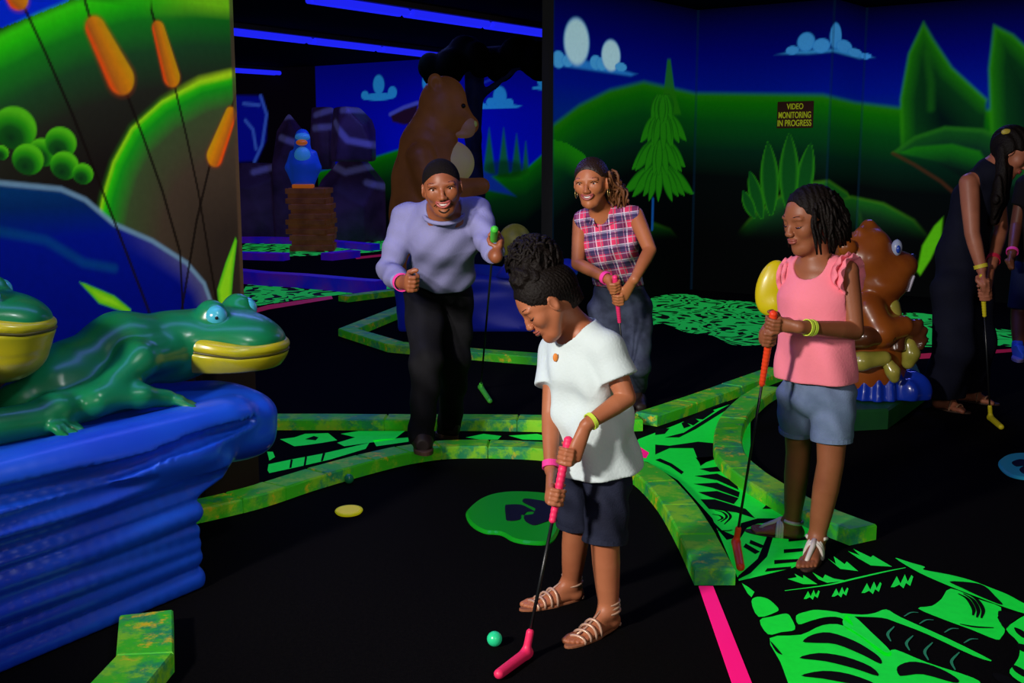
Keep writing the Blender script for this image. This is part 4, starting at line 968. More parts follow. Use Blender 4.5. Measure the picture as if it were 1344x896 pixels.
# ---- bird statue on stacked crates, rocks
YC = 16.95; cb = G(403, 331)
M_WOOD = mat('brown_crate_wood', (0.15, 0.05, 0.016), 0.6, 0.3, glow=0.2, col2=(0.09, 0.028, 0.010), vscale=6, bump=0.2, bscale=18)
tops = [331, 308, 288, 268, 247]
for k in range(4):
    z0, z1 = P(403, tops[k], YC)[2], P(403, tops[k + 1], YC)[2]; z0 = max(z0, 0) if k else 0.0; ww = (0.33, 0.31, 0.32, 0.30)[k]; a = (0.1, -0.12, 0.06, -0.04)[k]
    ax_, ay_ = A(math.cos(a), math.sin(a), 0), A(-math.sin(a), math.cos(a), 0); c = A(cb[0] + (0.02, 0.0, 0.02, -0.02)[k], YC + 0.33, (z0 + z1) / 2)
    t = thing('wooden_crate', A(c[0], c[1], z0), ('brown wooden crate at the bottom of the stack under the blue bird', 'second brown wooden crate from the bottom under the blue bird', 'third brown wooden crate from the bottom under the blue bird', 'topmost brown wooden crate carrying the blue bird')[k], 'crate', 'stacked crates under the bird')
    h = (z1 - z0) / 2
    mk('crate_body', obox(c, ax_, ay_, Z1, ww - 0.03, ww - 0.03, h, 0.01), M_WOOD, t)
    for s in (-1, 1):
        mk('plank', obox(c + Z1 * s * h * 0.62 - ay_ * (ww - 0.015), ax_, ay_, Z1, ww, 0.015, h * 0.34, 0.006), M_WOOD, t)
        mk('plank', obox(c + Z1 * s * h * 0.62 + ax_ * (ww - 0.015), ay_, ax_, Z1, ww, 0.015, h * 0.34, 0.006), M_WOOD, t)
zt = P(403, 247, YC)[2]
Q = lambda px, py, dy=0: P(px, py, YC + 0.25 + dy)
bird = thing('bird_statue', A(Q(398, 240)[0], YC + 0.25, zt), 'blue bird statue with orange beak standing on the wooden crates', 'statue')
q = SDF(Q(375, 252) - A(0.05, 0.3, 0), Q(420, 170) + A(0.05, 0.3, 0.05), 0.014)
q.chain([Q(398, 235), Q(399, 215), Q(397, 196)], [0.17, 0.20, 0.13], 0.05); q.ball(Q(397, 184), 0.115, 0.05); q.ball(Q(397, 178), 0.10, 0.04)
for s in (-1, 1): q.chain([Q(398 + s * 13, 202), Q(398 + s * 17, 220), Q(398 + s * 12, 240)], [0.06, 0.075, 0.04], 0.03)
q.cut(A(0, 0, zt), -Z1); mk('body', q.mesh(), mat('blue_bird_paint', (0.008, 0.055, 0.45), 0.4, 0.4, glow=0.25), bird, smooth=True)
q = sdf_for([Q(385, 176, -0.1), Q(410, 215, -0.1)], 0.14, 0.012); q.ell(Q(397, 204, -0.12), (0.12, 0.10, 0.13), None); q.ell(Q(397, 180, -0.03), (0.11, 0.11, 0.075), None)
mk('chest', q.mesh(), mat('pale_blue_bird_paint', (0.04, 0.25, 0.52), 0.4, 0.4, glow=0.3), bird, smooth=True, label='pale blue chest and cap')
q = sdf_for([Q(390, 186, -0.13), Q(404, 190, -0.2)], 0.08, 0.009); q.ell(Q(396, 187, -0.13), (0.085, 0.09, 0.045), None); mk('beak', q.mesh(), mat('orange_beak_paint', (0.75, 0.16, 0.01), 0.4, 0.4, glow=0.25), bird, smooth=True, label='orange beak')
mk('feet', obox(Q(398, 244, -0.12) * A(1, 1, 0) + A(0, 0, zt + 0.028), X1, Y1, Z1, 0.15, 0.1, 0.028, 0.01), MATS['orange_beak_paint'], bird, label='orange feet')

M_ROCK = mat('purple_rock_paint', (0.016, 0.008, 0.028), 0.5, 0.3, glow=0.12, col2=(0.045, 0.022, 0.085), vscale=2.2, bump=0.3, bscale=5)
def rockmat():
    m = MATS['purple_rock_paint']; nt = m.node_tree; b = nt.nodes['Principled BSDF']
    g = nt.nodes.new('ShaderNodeAttribute'); g.attribute_name = 'edge'; mx = nt.nodes.new('ShaderNodeMix'); mx.data_type = 'RGBA'
    src = b.inputs['Base Color'].links[0].from_socket; nt.links.new(src, mx.inputs['A']); mx.inputs['B'].default_value = (0.15, 0.14, 0.42, 1); nt.links.new(g.outputs['Fac'], mx.inputs['Factor'])
    nt.links.new(mx.outputs['Result'], b.inputs['Base Color']); nt.links.new(mx.outputs['Result'], b.inputs['Emission Color'])
rockmat()
def rock(L, Y, dep, label, seed, edges=()):
    """faceted boulder, pale lavender highlights coloured in along its edges"""
    P3 = [P(x, y, Y) for x, y in L]; z0 = max(0, min(p[2] for p in P3)); c = np.mean(P3, 0)
    r = random.Random(seed); q = SDF(np.min(P3, 0) - A(0.1, dep + 0.1, 0.1), np.max(P3, 0) + A(0.1, dep + 0.1, 0.1), 0.03)
    lo, hi = np.min(P3, 0), np.max(P3, 0); hz = (hi - lo) / 2; cc = (hi + lo) / 2
    q.box(cc, [X1, Y1, Z1], A(hz[0], dep, hz[2]), 0.05)
    for k in range(9):
        a = r.uniform(0, 6.28); n = nrm(A(math.cos(a), -abs(math.sin(a)), r.uniform(-0.2, 1.0))); q.cut(cc + n * (r.uniform(0.5, 0.8) * np.abs(n * A(hz[0], dep, hz[2])).sum()), n, 0.006)
    if z0 <= 0.02: q.cut(A(0, 0, 0), -Z1)
    V, F = q.mesh(); o = mk('boulder', (V, F), M_ROCK, smooth=True); at = o.data.attributes.new('edge', 'FLOAT', 'POINT')
    e = np.zeros(len(V))  # mask of the highlights put into the rock colour
    for E_ in edges:
        p = [P(x, y, Y - dep) for x, y in E_]
        for i in range(len(p) - 1):
            a, b = p[i][[0, 2]], p[i + 1][[0, 2]]; u = b - a; t = np.clip(((V[:, [0, 2]] - a) @ u) / (u @ u), 0, 1); e = np.maximum(e, 1 - sst(np.linalg.norm(V[:, [0, 2]] - a - t[:, None] * u, axis=1), 0.02, 0.08))
    at.data.foreach_set('value', e.astype(np.float32)); return tag(o, label, 'rock', 'purple boulders round the bird')
rock([(420, 330), (503, 206)], 18.75, 0.3, 'large purple boulder standing on the floor right of the blue bird', 1, [[(424, 214), (452, 226), (495, 216)], [(480, 240), (502, 246)]])
rock([(432, 212), (490, 140)], 18.3, 0.3, 'purple boulder piled on top of the large boulder, right of the blue bird', 2, [[(436, 160), (456, 184), (488, 190)], [(448, 144), (488, 142)]])
rock([(408, 222), (436, 140)], 18.9, 0.25, 'narrow purple boulder between the blue bird and the piled boulder', 5, [[(412, 150), (434, 142)], [(412, 168), (432, 166)]])
rock([(366, 330), (406, 140)], 19.0, 0.4, 'tall purple boulder behind the blue bird', 3, [[(366, 152), (402, 144)], [(364, 180), (395, 190)]])
rock([(316, 330), (360, 214)], 18.85, 0.35, 'purple boulder below the painted waterfall, at the edge of the marsh panel', 4, [[(330, 226), (358, 218)]])

# ---- beaver on the green base
YV = 6.25
base = [G(*q)[:2] for q in ((1030, 552), (1108, 566), (1165, 563), (1214, 526), (1200, 494), (1070, 495), (1040, 515))]
vb = thing('statue_base', A(*np.mean(base, 0), 0), 'dark green many-sided base under the beaver statue', 'platform')
mk('base_body', prism(base, 0, 0.11, 0.012), mat('dark_green_base_paint', (0.008, 0.075, 0.012), 0.5, 0.3, glow=0.05, col2=(0.006, 0.045, 0.016), vscale=4), vb)
Q = lambda px, py, dy=0.0: P(px, py, YV + dy)
zb = 0.11
bv = thing('beaver_statue', A(Q(1150, 500)[0], YV, zb), 'glossy orange-brown beaver statue with buck teeth behind the girl in pink', 'statue')
M_BEAV = mat('orange_brown_gloss_paint', (0.30, 0.075, 0.010), 0.32, 0.4, col2=(0.20, 0.042, 0.006), vscale=5, coat=0.12, glow=0.03)
M_DBR = mat('dark_brown_gloss_paint', (0.085, 0.024, 0.008), 0.25, 0.5, coat=0.4)
M_PYEL = mat('pale_yellow_gloss_paint', (0.42, 0.36, 0.06), 0.28, 0.5, col2=(0.25, 0.24, 0.03), vscale=7, coat=0.3)
q = SDF(Q(1085, 530, -0.35), Q(1230, 285, 0.35) + A(0.05, 0, 0.03), 0.009)
q.ell(Q(1136, 340), (0.165, 0.165, 0.165), None, 0.04); q.ell(Q(1150, 372), (0.17, 0.17, 0.10), None, 0.05)
q.ell(Q(1168, 350), (0.14, 0.14, 0.095), None, 0.05); q.ell(Q(1186, 346), (0.062, 0.085, 0.055), None, 0.03)
q.chain([Q(1130, 305, -0.05), Q(1140, 298), Q(1150, 302)], [0.03, 0.036, 0.022], 0.03); q.ell(Q(1112, 325, -0.14), (0.05, 0.03, 0.05), None, 0.02)
q.ell(Q(1148, 318, -0.05), (0.07, 0.08, 0.07), None, 0.04)
q.chain([Q(1142, 400), Q(1140, 440), Q(1140, 480)], [0.14, 0.19, 0.2], 0.05)
q.chain([Q(1140, 405, -0.14), Q(1156, 436, -0.2), Q(1184, 428, -0.16)], [0.085, 0.075, 0.06], 0.03)
q.cut(A(0, 0, zb), -Z1); mk('body', q.mesh(), M_BEAV, bv, smooth=True)
q = SDF(Q(1085, 470, -0.4), Q(1230, 405, 0.2), 0.008)
q.chain([Q(1182, 430, -0.16), Q(1198, 432, -0.14)], [0.05, 0.055], 0.02)
for k, (a, b) in enumerate(((1206, 424), (1212, 434), (1212, 446), (1206, 456))): q.chain([Q(1198, 432 + k * 3, -0.15), Q(a, b, -0.16), Q(a - 3, b + 8, -0.17)], [0.026, 0.022, 0.018], 0.012)
q.chain([Q(1108, 446, -0.2), Q(1135, 442, -0.24), Q(1166, 440, -0.22)], [0.05, 0.055, 0.045], 0.02)
q.chain([Q(1176, 445, -0.16), Q(1176, 470, -0.18)], [0.05, 0.05], 0.02)
mk('paws', q.mesh(), M_DBR, bv, smooth=True, label='dark brown paws')
def blob(nm, L, R, m, vox=0.008, lb=None, k=0.02, parent=bv):
    q = sdf_for([Q(*p) for p in L], max(R) + 0.02, vox); q.chain([Q(*p) for p in L], R, k); q.cut(A(0, 0, zb), -Z1); mk(nm, q.mesh(), m, parent, smooth=True, label=lb)
blob('leg', [(1104, 474, -0.2), (1132, 474, -0.24), (1160, 470, -0.23)], [0.045, 0.05, 0.04], M_PYEL, lb='pale yellow leg')
blob('leg', [(1193, 452, -0.15), (1196, 464, -0.16), (1192, 476, -0.16)], [0.04, 0.045, 0.035], M_PYEL, lb='pale yellow leg')
blob('foot', [(1166, 478, -0.23), (1172, 488, -0.24), (1174, 496, -0.24)], [0.032, 0.036, 0.028], M_PYEL, lb='pale yellow foot')
blob('belly_patch', [(1168, 402, -0.07), (1170, 412, -0.07)], [0.055, 0.055], M_PYEL, lb='yellow belly patch')
q = sdf_for([Q(1012, 352, 0.05), Q(1012, 406, 0.05), Q(1040, 455, 0.1), Q(1130, 478, 0.05)], 0.14, 0.009); q.ell(Q(1013, 377, 0.05), (0.088, 0.045, 0.155), [nrm(A(1, 0, -0.22)), Y1, nrm(A(0.22, 0, 1))], 0)
q.chain([Q(1016, 400, 0.05), Q(1040, 450, 0.1), Q(1110, 475, 0.05)], [0.05, 0.055, 0.08], 0.04)
mk('tail', q.mesh(), mat('bright_yellow_gloss_paint', (0.62, 0.48, 0.004), 0.35, 0.5, glow=0.05, coat=0.2), bv, smooth=True, label='flat bright yellow tail')
e = mk('eye', sphere(Q(1177, 325, -0.105), A(0.030, 0.026, 0.045)), mat('white_eye_paint', (0.36, 0.42, 0.60), 0.3, 0.4), bv, smooth=True, label='white eye')
mk('iris', sphere(Q(1179, 327, -0.128), A(0.012, 0.01, 0.022), 10, 8), mat('blue_iris_paint', (0.01, 0.05, 0.4), 0.25, 0.5), e, smooth=True)
mk('nose', sphere(Q(1197, 338, -0.01), A(0.024, 0.034, 0.022), 12, 8), mat('navy_nose_paint', (0.008, 0.01, 0.03), 0.25, 0.5), bv, smooth=True, label='dark nose')
for dy in (-0.055, -0.005): mk('tooth', obox(Q(1190, 370, dy), nrm(A(1, -0.1, -0.3)), Y1, nrm(A(0.3, 0, 1)), 0.028, 0.024, 0.05, 0.007), mat('pale_tooth_paint', (0.60, 0.56, 0.72), 0.3, 0.5), bv, label='pale buck tooth')
q = SDF(Q(1095, 540, -0.4), Q(1215, 465, 0.3), 0.009)
q.chain([A(Q(1142, 520)[0], YV - 0.02, zb), A(Q(1142, 520)[0], YV - 0.02, zb + 0.17)], [0.19, 0.16], 0); q.ball(A(Q(1188, 510)[0], YV - 0.1, zb + 0.05), 0.10, 0.02); q.ball(A(Q(1200, 500)[0], YV + 0.06, zb + 0.06), 0.07, 0.02)
q.ripple(lambda x, y, z: 0.010 * np.sin(np.arctan2(y - YV, x - Q(1142, 520)[0]) * 16) + 0 * z).cut(A(0, 0, zb), -Z1)
mk('rock_seat', q.mesh(), mat('royal_blue_gloss_paint', (0.006, 0.03, 0.36), 0.25, 0.5, coat=0.4, glow=0.04), bv, smooth=True, label='fluted royal blue rock seat')
# ================================================================== people
def skin(name, c, c2): return mat(name, c, 0.46, 0.35, col2=c2, vscale=9, bump=0.04, bscale=120)
M_LIP = mat('lip_rose', S(150, 72, 66), 0.4, 0.4); M_TEETH = mat('teeth_white', (0.80, 0.78, 0.74), 0.3, 0.5)
M_EYEW = mat('eye_white', (0.62, 0.60, 0.58), 0.2, 0.5); M_IRIS = mat('eye_dark_brown', (0.012, 0.006, 0.004), 0.15, 0.6)
M_HAIR = mat('black_brown_hair', (0.006, 0.0036, 0.0028), 0.6, 0.16, bump=0.5, bscale=120)

class Head:
    def __init__(s, c, f, u, h):
        s.c = np.asarray(c, float); s.f = nrm(f); u = np.asarray(u, float); s.u = nrm(u - s.f * (u @ s.f)); s.r = np.cross(s.f, s.u); s.h = h; s.ax = [s.r, s.f, s.u]
    def __call__(s, x, y, z): return s.c + (s.r * x + s.f * y + s.u * z) * s.h
    def ell(s, q, x, y, z, rx, ry, rz, k=0.0, mode='u', ax=None): q.ell(s(x, y, z), A(rx, ry, rz) * s.h, ax or s.ax, k * s.h, mode)
    def ball(s, q, x, y, z, r, k=0.0, mode='u'): q.ball(s(x, y, z), r * s.h, k * s.h, mode)
    def chain(s, q, L, R, k=0.0, mode='u'): q.chain([s(*p) for p in L], [r * s.h for r in R], k * s.h, mode)

def add_head(q, H, eyes='open', smile=0.0, child=False):
    H.ell(q, 0, -0.06, 0.12, 0.335, 0.43, 0.375, 0.02)
    q.ec(H(0, 0.11, 0.02), H(0, 0.20, -0.36), H.r, 0.295 * H.h, 0.255 * H.h, (0.145 if not child else 0.165) * H.h, 0.155 * H.h, 0.07 * H.h)
    for s in (-1, 1):
        H.ball(q, s * 0.165, 0.225, -0.10 + 0.03 * smile, 0.115 + 0.012 * smile, 0.09)                 # cheeks
        H.chain(q, [(s * 0.235, -0.02, -0.16), (s * 0.105, 0.2, -0.39)], [0.08, 0.07], 0.12)             # jaw
        H.ell(q, s * 0.345, -0.03, -0.03, 0.035, 0.085, 0.13, 0.03, ax=[nrm(H.r + s * 0.35 * H.f * -1), nrm(H.f + s * 0.35 * H.r), H.u]); H.ell(q, s * 0.378, -0.015, -0.01, 0.02, 0.045, 0.075, 0.02, 's')
        H.ell(q, s * 0.14, 0.310 if child else 0.325, 0.105, 0.11, 0.05, 0.035, 0.06)                                      # brow
        H.ell(q, s * 0.155, 0.42, 0.028, 0.085, 0.085, 0.042, 0.05, 's')                               # socket
        if eyes == 'down':
            H.ball(q, s * 0.152, 0.262, 0.022, 0.088, 0.02)
        else:
            H.chain(q, [(s * 0.225, 0.300, 0.03), (s * 0.155, 0.335, 0.068), (s * 0.085, 0.325, 0.035)], [0.018, 0.022, 0.016], 0.02)
            H.chain(q, [(s * 0.225, 0.300, 0.02), (s * 0.155, 0.335, -0.018), (s * 0.085, 0.325, 0.015)], [0.018, 0.022, 0.016], 0.02)
        H.ball(q, s * 0.052, 0.405, -0.135, 0.038, 0.03)                                               # nostril wings
    yn = -0.022 if child else 0
    H.chain(q, [(0, 0.345, 0.06), (0, 0.395 + yn * 0.6, -0.04), (0, 0.445 + yn, -0.125)], [0.03, 0.034, 0.044], 0.04)   # nose
    H.ball(q, 0, 0.285, -0.425, 0.085, 0.07)                                                           # chin
    H.ell(q, 0, 0.335, -0.245, 0.11, 0.06, 0.075, 0.05)                                                # mouth mound
    if smile > 0:
        H.ell(q, 0, 0.40, -0.252, 0.135, 0.055, 0.042, 0.02, 's')
    else:
        H.chain(q, [(-0.10, 0.36, -0.25), (0, 0.405, -0.245), (0.10, 0.36, -0.25)], [0.008] * 3, 0.01, 's')

def face_parts(H, t, eyes='open', smile=0.0, brow=M_HAIR, gaze=None, lip=None):
    lip = lip or M_LIP
    for s in (-1, 1):
        if eyes == 'open':
            c = H(s * 0.155, 0.268, 0.025); e = mk('eye', sphere(c, 0.078 * H.h, 16, 12), M_EYEW, t, smooth=True)
            g = nrm(H.f + (gaze if gaze is not None else 0) + H.r * -s * 0.05); mk('iris', sphere(c + g * 0.046 * H.h, 0.038 * H.h, 12, 8), M_IRIS, e, smooth=True)
            mk('eyelid_line', tube([H(s * 0.235, 0.315, 0.03), H(s * 0.19, 0.352, 0.062), H(s * 0.15, 0.362, 0.070), H(s * 0.09, 0.348, 0.04)], 0.010 * H.h, 6), M_IRIS, t, smooth=True)
        else:
            mk('eyelashes', tube([H(s * 0.238, 0.285, -0.005), H(s * 0.20, 0.335, -0.030), H(s * 0.15, 0.355, -0.036), H(s * 0.09, 0.34, -0.02)], [0.008 * H.h, 0.012 * H.h, 0.011 * H.h, 0.006 * H.h], 6), M_IRIS, t, smooth=True)
        mk('eyebrow', tube([H(s * 0.25, 0.256, 0.120), H(s * 0.20, 0.316, 0.146), H(s * 0.14, 0.352, 0.140), H(s * 0.075, 0.364, 0.122)], [0.006 * H.h, 0.012 * H.h, 0.015 * H.h, 0.010 * H.h], 6, flat=0.6), brow, t, smooth=True)
    if smile > 0:
        w_ = 0.128
        up = [H(x * w_ * 1.06, 0.365 + 0.040 * (1 - x * x), -0.218 + 0.028 * x * x) for x in np.linspace(-1, 1, 9)]
        dn = [H(x * w_ * 1.06, 0.362 + 0.036 * (1 - x * x), -0.300 + 0.095 * x * x) for x in np.linspace(-1, 1, 9)]
        mk('upper_lip', tube(up, [0.012 * H.h] + [0.020 * H.h] * 7 + [0.012 * H.h], 8), lip, t, smooth=True); mk('lower_lip', tube(dn, [0.012 * H.h] + [0.024 * H.h] * 7 + [0.012 * H.h], 8), lip, t, smooth=True)
        V, F = [], []
        for i, x in enumerate(np.linspace(-1, 1, 11)):
            y = 0.345 + 0.045 * (1 - x * x); zt, zb_ = -0.222 + 0.028 * x * x, -0.272 + 0.072 * x * x
            V += [H(x * w_, y, zt), H(x * w_, y, zb_), H(x * w_, y - 0.03, zt), H(x * w_, y - 0.03, zb_)]
            if i: a, b = 4 * (i - 1), 4 * i; F += [(a, b, b + 1, a + 1), (a + 2, a + 3, b + 3, b + 2), (a, a + 2, b + 2, b), (a + 1, b + 1, b + 3, a + 3)]
        mk('teeth', (np.array(V), F), M_TEETH, t, smooth=True)
        mk('mouth_inside', sphere(H(0, 0.32, -0.262), A(0.12, 0.05, 0.04) * H.h, 12, 8, H.ax), mat('mouth_dark', (0.03, 0.006, 0.005), 0.5), t, smooth=True)
    else:
        mk('upper_lip', tube([H(x * 0.105, 0.360 + 0.048 * (1 - x * x), -0.228 + 0.0 * x) for x in np.linspace(-1, 1, 7)], [0.008 * H.h] + [0.021 * H.h] * 5 + [0.008 * H.h], 8), lip, t, smooth=True)
        mk('lower_lip', tube([H(x * 0.10, 0.352 + 0.048 * (1 - x * x), -0.272 + 0.018 * x * x) for x in np.linspace(-1, 1, 7)], [0.008 * H.h] + [0.026 * H.h] * 5 + [0.008 * H.h], 8), lip, t, smooth=True)

def add_grip(q, wrist, c, s, n, sc, flip=1, rg=0.013, wr=0.022, spread=0.0185, thumb_off=0.036):
    """hand closed round a shaft: c point on the shaft, s axis towards the thumb side, n from the shaft to the back of the hand"""
    s = nrm(s); n = nrm(n - s * (n @ s)); t = np.cross(s, n) * flip
    rot = lambda a, r: c + (n * math.cos(a) + t * math.sin(a)) * r
    rf = 0.0088 * sc; R = rg + rf
    kn = rot(0.75, R + 0.016 * sc)
    q.ec(mix(wrist, c, 0.10), rot(0.15, R + 0.008 * sc), s, wr * 0.95, wr * 0.75, 0.036 * sc, 0.0155 * sc, 0.012 * sc)
    q.ec(rot(0.0, R + 0.008 * sc), kn - t * 0.004 * sc, s, 0.037 * sc, 0.015 * sc, 0.036 * sc, 0.011 * sc, 0.010 * sc)
    for i in range(4):
        o = s * (1.5 - i) * spread * sc; ln = (0.94, 1.0, 0.96, 0.82)[i]
        L = [kn + o, rot(1.45 * ln, R + 0.009 * sc) + o * 1.02, rot(2.4 * ln, R + 0.002 * sc) + o * 1.02, rot(3.35 * ln, R) + o, rot(3.9 * ln, R) + o]
        q.chain(L, [rf * 1.10, rf * 1.05, rf, rf * 0.92, rf * 0.82], 0.0035 * sc)
    L = [rot(-0.35, R + 0.012 * sc) + s * thumb_off * 0.35 * sc, rot(-1.0, R + 0.010 * sc) + s * thumb_off * 0.95 * sc, rot(-1.8, R + 0.003 * sc) + s * thumb_off * 1.25 * sc, rot(-2.5, R) + s * thumb_off * 1.35 * sc]
    q.chain(L, [0.0135 * sc, 0.0115 * sc, 0.0102 * sc, 0.0085 * sc], 0.006 * sc)

def add_foot(q, an, toe, sc, bare=True, w_=1.0):
    """an: ankle joint, toe: tip of the big-toe side on the floor"""
    d = (toe - an) * A(1, 1, 0); L = np.linalg.norm(d); d = nrm(d); sd = np.cross(Z1, d); g = lambda x, y, z: A(*(an[:2]), 0) + d * x + sd * y + Z1 * z
    r = 0.036 * sc * w_
    q.chain([an, g(-0.012 * sc, 0, 0.035 * sc)], [0.034 * sc, 0.032 * sc], 0.02 * sc); q.ball(g(-0.028 * sc, 0, 0.03 * sc), 0.030 * sc, 0.02 * sc)
    q.ec(g(-0.02 * sc, 0, 0.028 * sc), g(L * 0.62, 0, 0.020 * sc), sd, 0.028 * sc, 0.026 * sc, r * 1.08, 0.017 * sc, 0.015 * sc)
    q.cone(an + d * 0.01 * sc, g(L * 0.5, 0, 0.03 * sc), 0.03 * sc, 0.018 * sc, 0.03 * sc)
    if bare:
        for i, (y, ln) in enumerate(((-0.9, 1.0), (-0.38, 0.99), (0.05, 0.95), (0.45, 0.90), (0.82, 0.84))):
            rr = (0.0135, 0.010, 0.0095, 0.009, 0.0085)[i] * sc
            q.chain([g(L * 0.62, y * r, 0.019 * sc), g(L * (ln - 0.14), y * r * 1.05, 0.018 * sc), g(L * (ln - 0.03), y * r * 1.02, 0.012 * sc)], [rr * 1.05, rr, rr], 0.004 * sc)
    else: q.ec(g(L * 0.6, 0, 0.02 * sc), g(L * 0.94, 0, 0.018 * sc), sd, r * 1.05, 0.02 * sc, r * 0.8, 0.015 * sc, 0.01)
    return g, L, r

def add_leg(q, hip, kn, an, rh, rk, rc, ra, k=0.03):
    q.cone(hip, kn, rh, rk, k); bk = nrm((hip - kn) + (an - kn)); c = mix(kn, an, 0.33)
    q.chain([kn, c, mix(kn, an, 0.66), an], [rk, rc, (rc + ra) * 0.52, ra], 0.0)
def add_arm(q, sh, el, wr, rs, re, rw, k=0.02):
    q.chain([sh, mix(sh, el, 0.4), el], [rs, rs * 0.95, re], 0.0); q.chain([el, mix(el, wr, 0.3), wr], [re, re * 0.98, rw], 0.0)
def band(nm, c, axis, r, m, t, w_=0.008, th=0.0025, lb=None, n=24):
    a, b = frame(axis); ax = nrm(axis); V, F = [], []
    for i in range(n):
        e = a * math.cos(6.2832 * i / n) + b * math.sin(6.2832 * i / n)
        for (o, z) in ((0, -w_), (0, w_), (th, w_), (th, -w_)): V.append(c + e * (r + o) + ax * z)
    for i in range(n):
        j = (i + 1) % n
        for k in range(4): F.append((4 * i + k, 4 * j + k, 4 * j + (k + 1) % 4, 4 * i + (k + 1) % 4))
    return mk(nm, (np.array(V), F), m, t, smooth=False, label=lb)
M_PBAND = mat('pink_wristband', (0.85, 0.05, 0.30), 0.5, 0.3, glow=0.08); M_YBAND = mat('yellow_green_wristband', (0.55, 0.72, 0.06), 0.5, 0.3, glow=0.1)
M_SHAFT = mat('black_putter_shaft', (0.006, 0.007, 0.008), 0.35, 0.5)
def putter(top, end, tip, m, label, side, gl=0.24, rg=0.0125, mshaft=None, hl=0.11):
    """top: grip end, end: shaft foot, tip: far end of the head"""
    d = nrm(end - top); t = thing('putter', end * A(1, 1, 0), label, 'putter', 'mini golf putters')
    g1 = top + d * gl
    q = sdf_for([top, g1], 0.03, 0.0035); q.chain([top, mix(top, g1, 0.5), g1], [rg * 1.12, rg, rg * 0.82]); L = nrm(d)
    a, b = frame(d); q.ripple(lambda x, y, z: 0.0006 * np.sin(((x - top[0]) * d[0] + (y - top[1]) * d[1] + (z - top[2]) * d[2]) * 420))
    mk('grip', q.mesh(), m, t, smooth=True, label=label.split(' putter')[0].split(',')[0] + ' rubber grip')
    mk('shaft', tube([g1 - d * 0.01, end - d * 0.03], 0.0052, 8), mshaft or M_SHAFT, t, smooth=True)
    q = sdf_for([end - d * 0.08, tip, end], 0.05, 0.004); hd = nrm(tip - end); q.cone(end - d * 0.065, end, 0.0115, 0.0115, 0.0)
    q.ec(end - hd * 0.012, tip, np.cross(hd, Z1), 0.017, 0.0165, 0.015, 0.0145, 0.014); q.cut(A(0, 0, 0.0015), -Z1, 0.003)
    mk('putter_head', q.mesh(), m, t, smooth=True, label='rubber putter head')
    return t
def sandal_foot(an, toe, sc): d = (toe - an) * A(1, 1, 0); L = np.linalg.norm(d); d = nrm(d); sd = np.cross(Z1, d); return (lambda x, y, z: A(*(an[:2]), 0) + d * x + sd * y + Z1 * z), L, 0.036 * sc
def sole(an, toe, sc, m, t, nm='sandal'):
    g, L, r = sandal_foot(an, toe, sc); poly = []
    for a in np.linspace(0, 2 * math.pi, 29)[:-1]:
        x = L * 0.47 + (L * 0.5 + 0.045 * sc) * math.cos(a) ; w_ = r * (1.18 if math.cos(a) > -0.2 else 0.98); poly.append(g(x - 0.012 * sc, w_ * math.sin(a) * (1 + 0.1 * math.cos(a)), 0)[:2])
    return mk(nm, prism(poly, 0.0, 0.009 * sc, 0.002), m, t)
def strap(g, x, r, z, sc, m, parent, x2=None, rr=0.0035, a0=0.0, a1=math.pi, flat=1.0, wy=1.0):
    """strap arching over the foot at distance x from the ankle"""
    x2 = x if x2 is None else x2; pts = []
    for a in np.linspace(a0, a1, 13): pts.append(g(mix(x, x2, (1 - math.cos(a)) / 2), math.cos(a) * r * wy, 0.006 * sc + z * max(0.0, math.sin(a)) ** 0.75))
    return mk('strap', tube(pts, rr * sc, 8, flat=flat), m, parent, smooth=True)

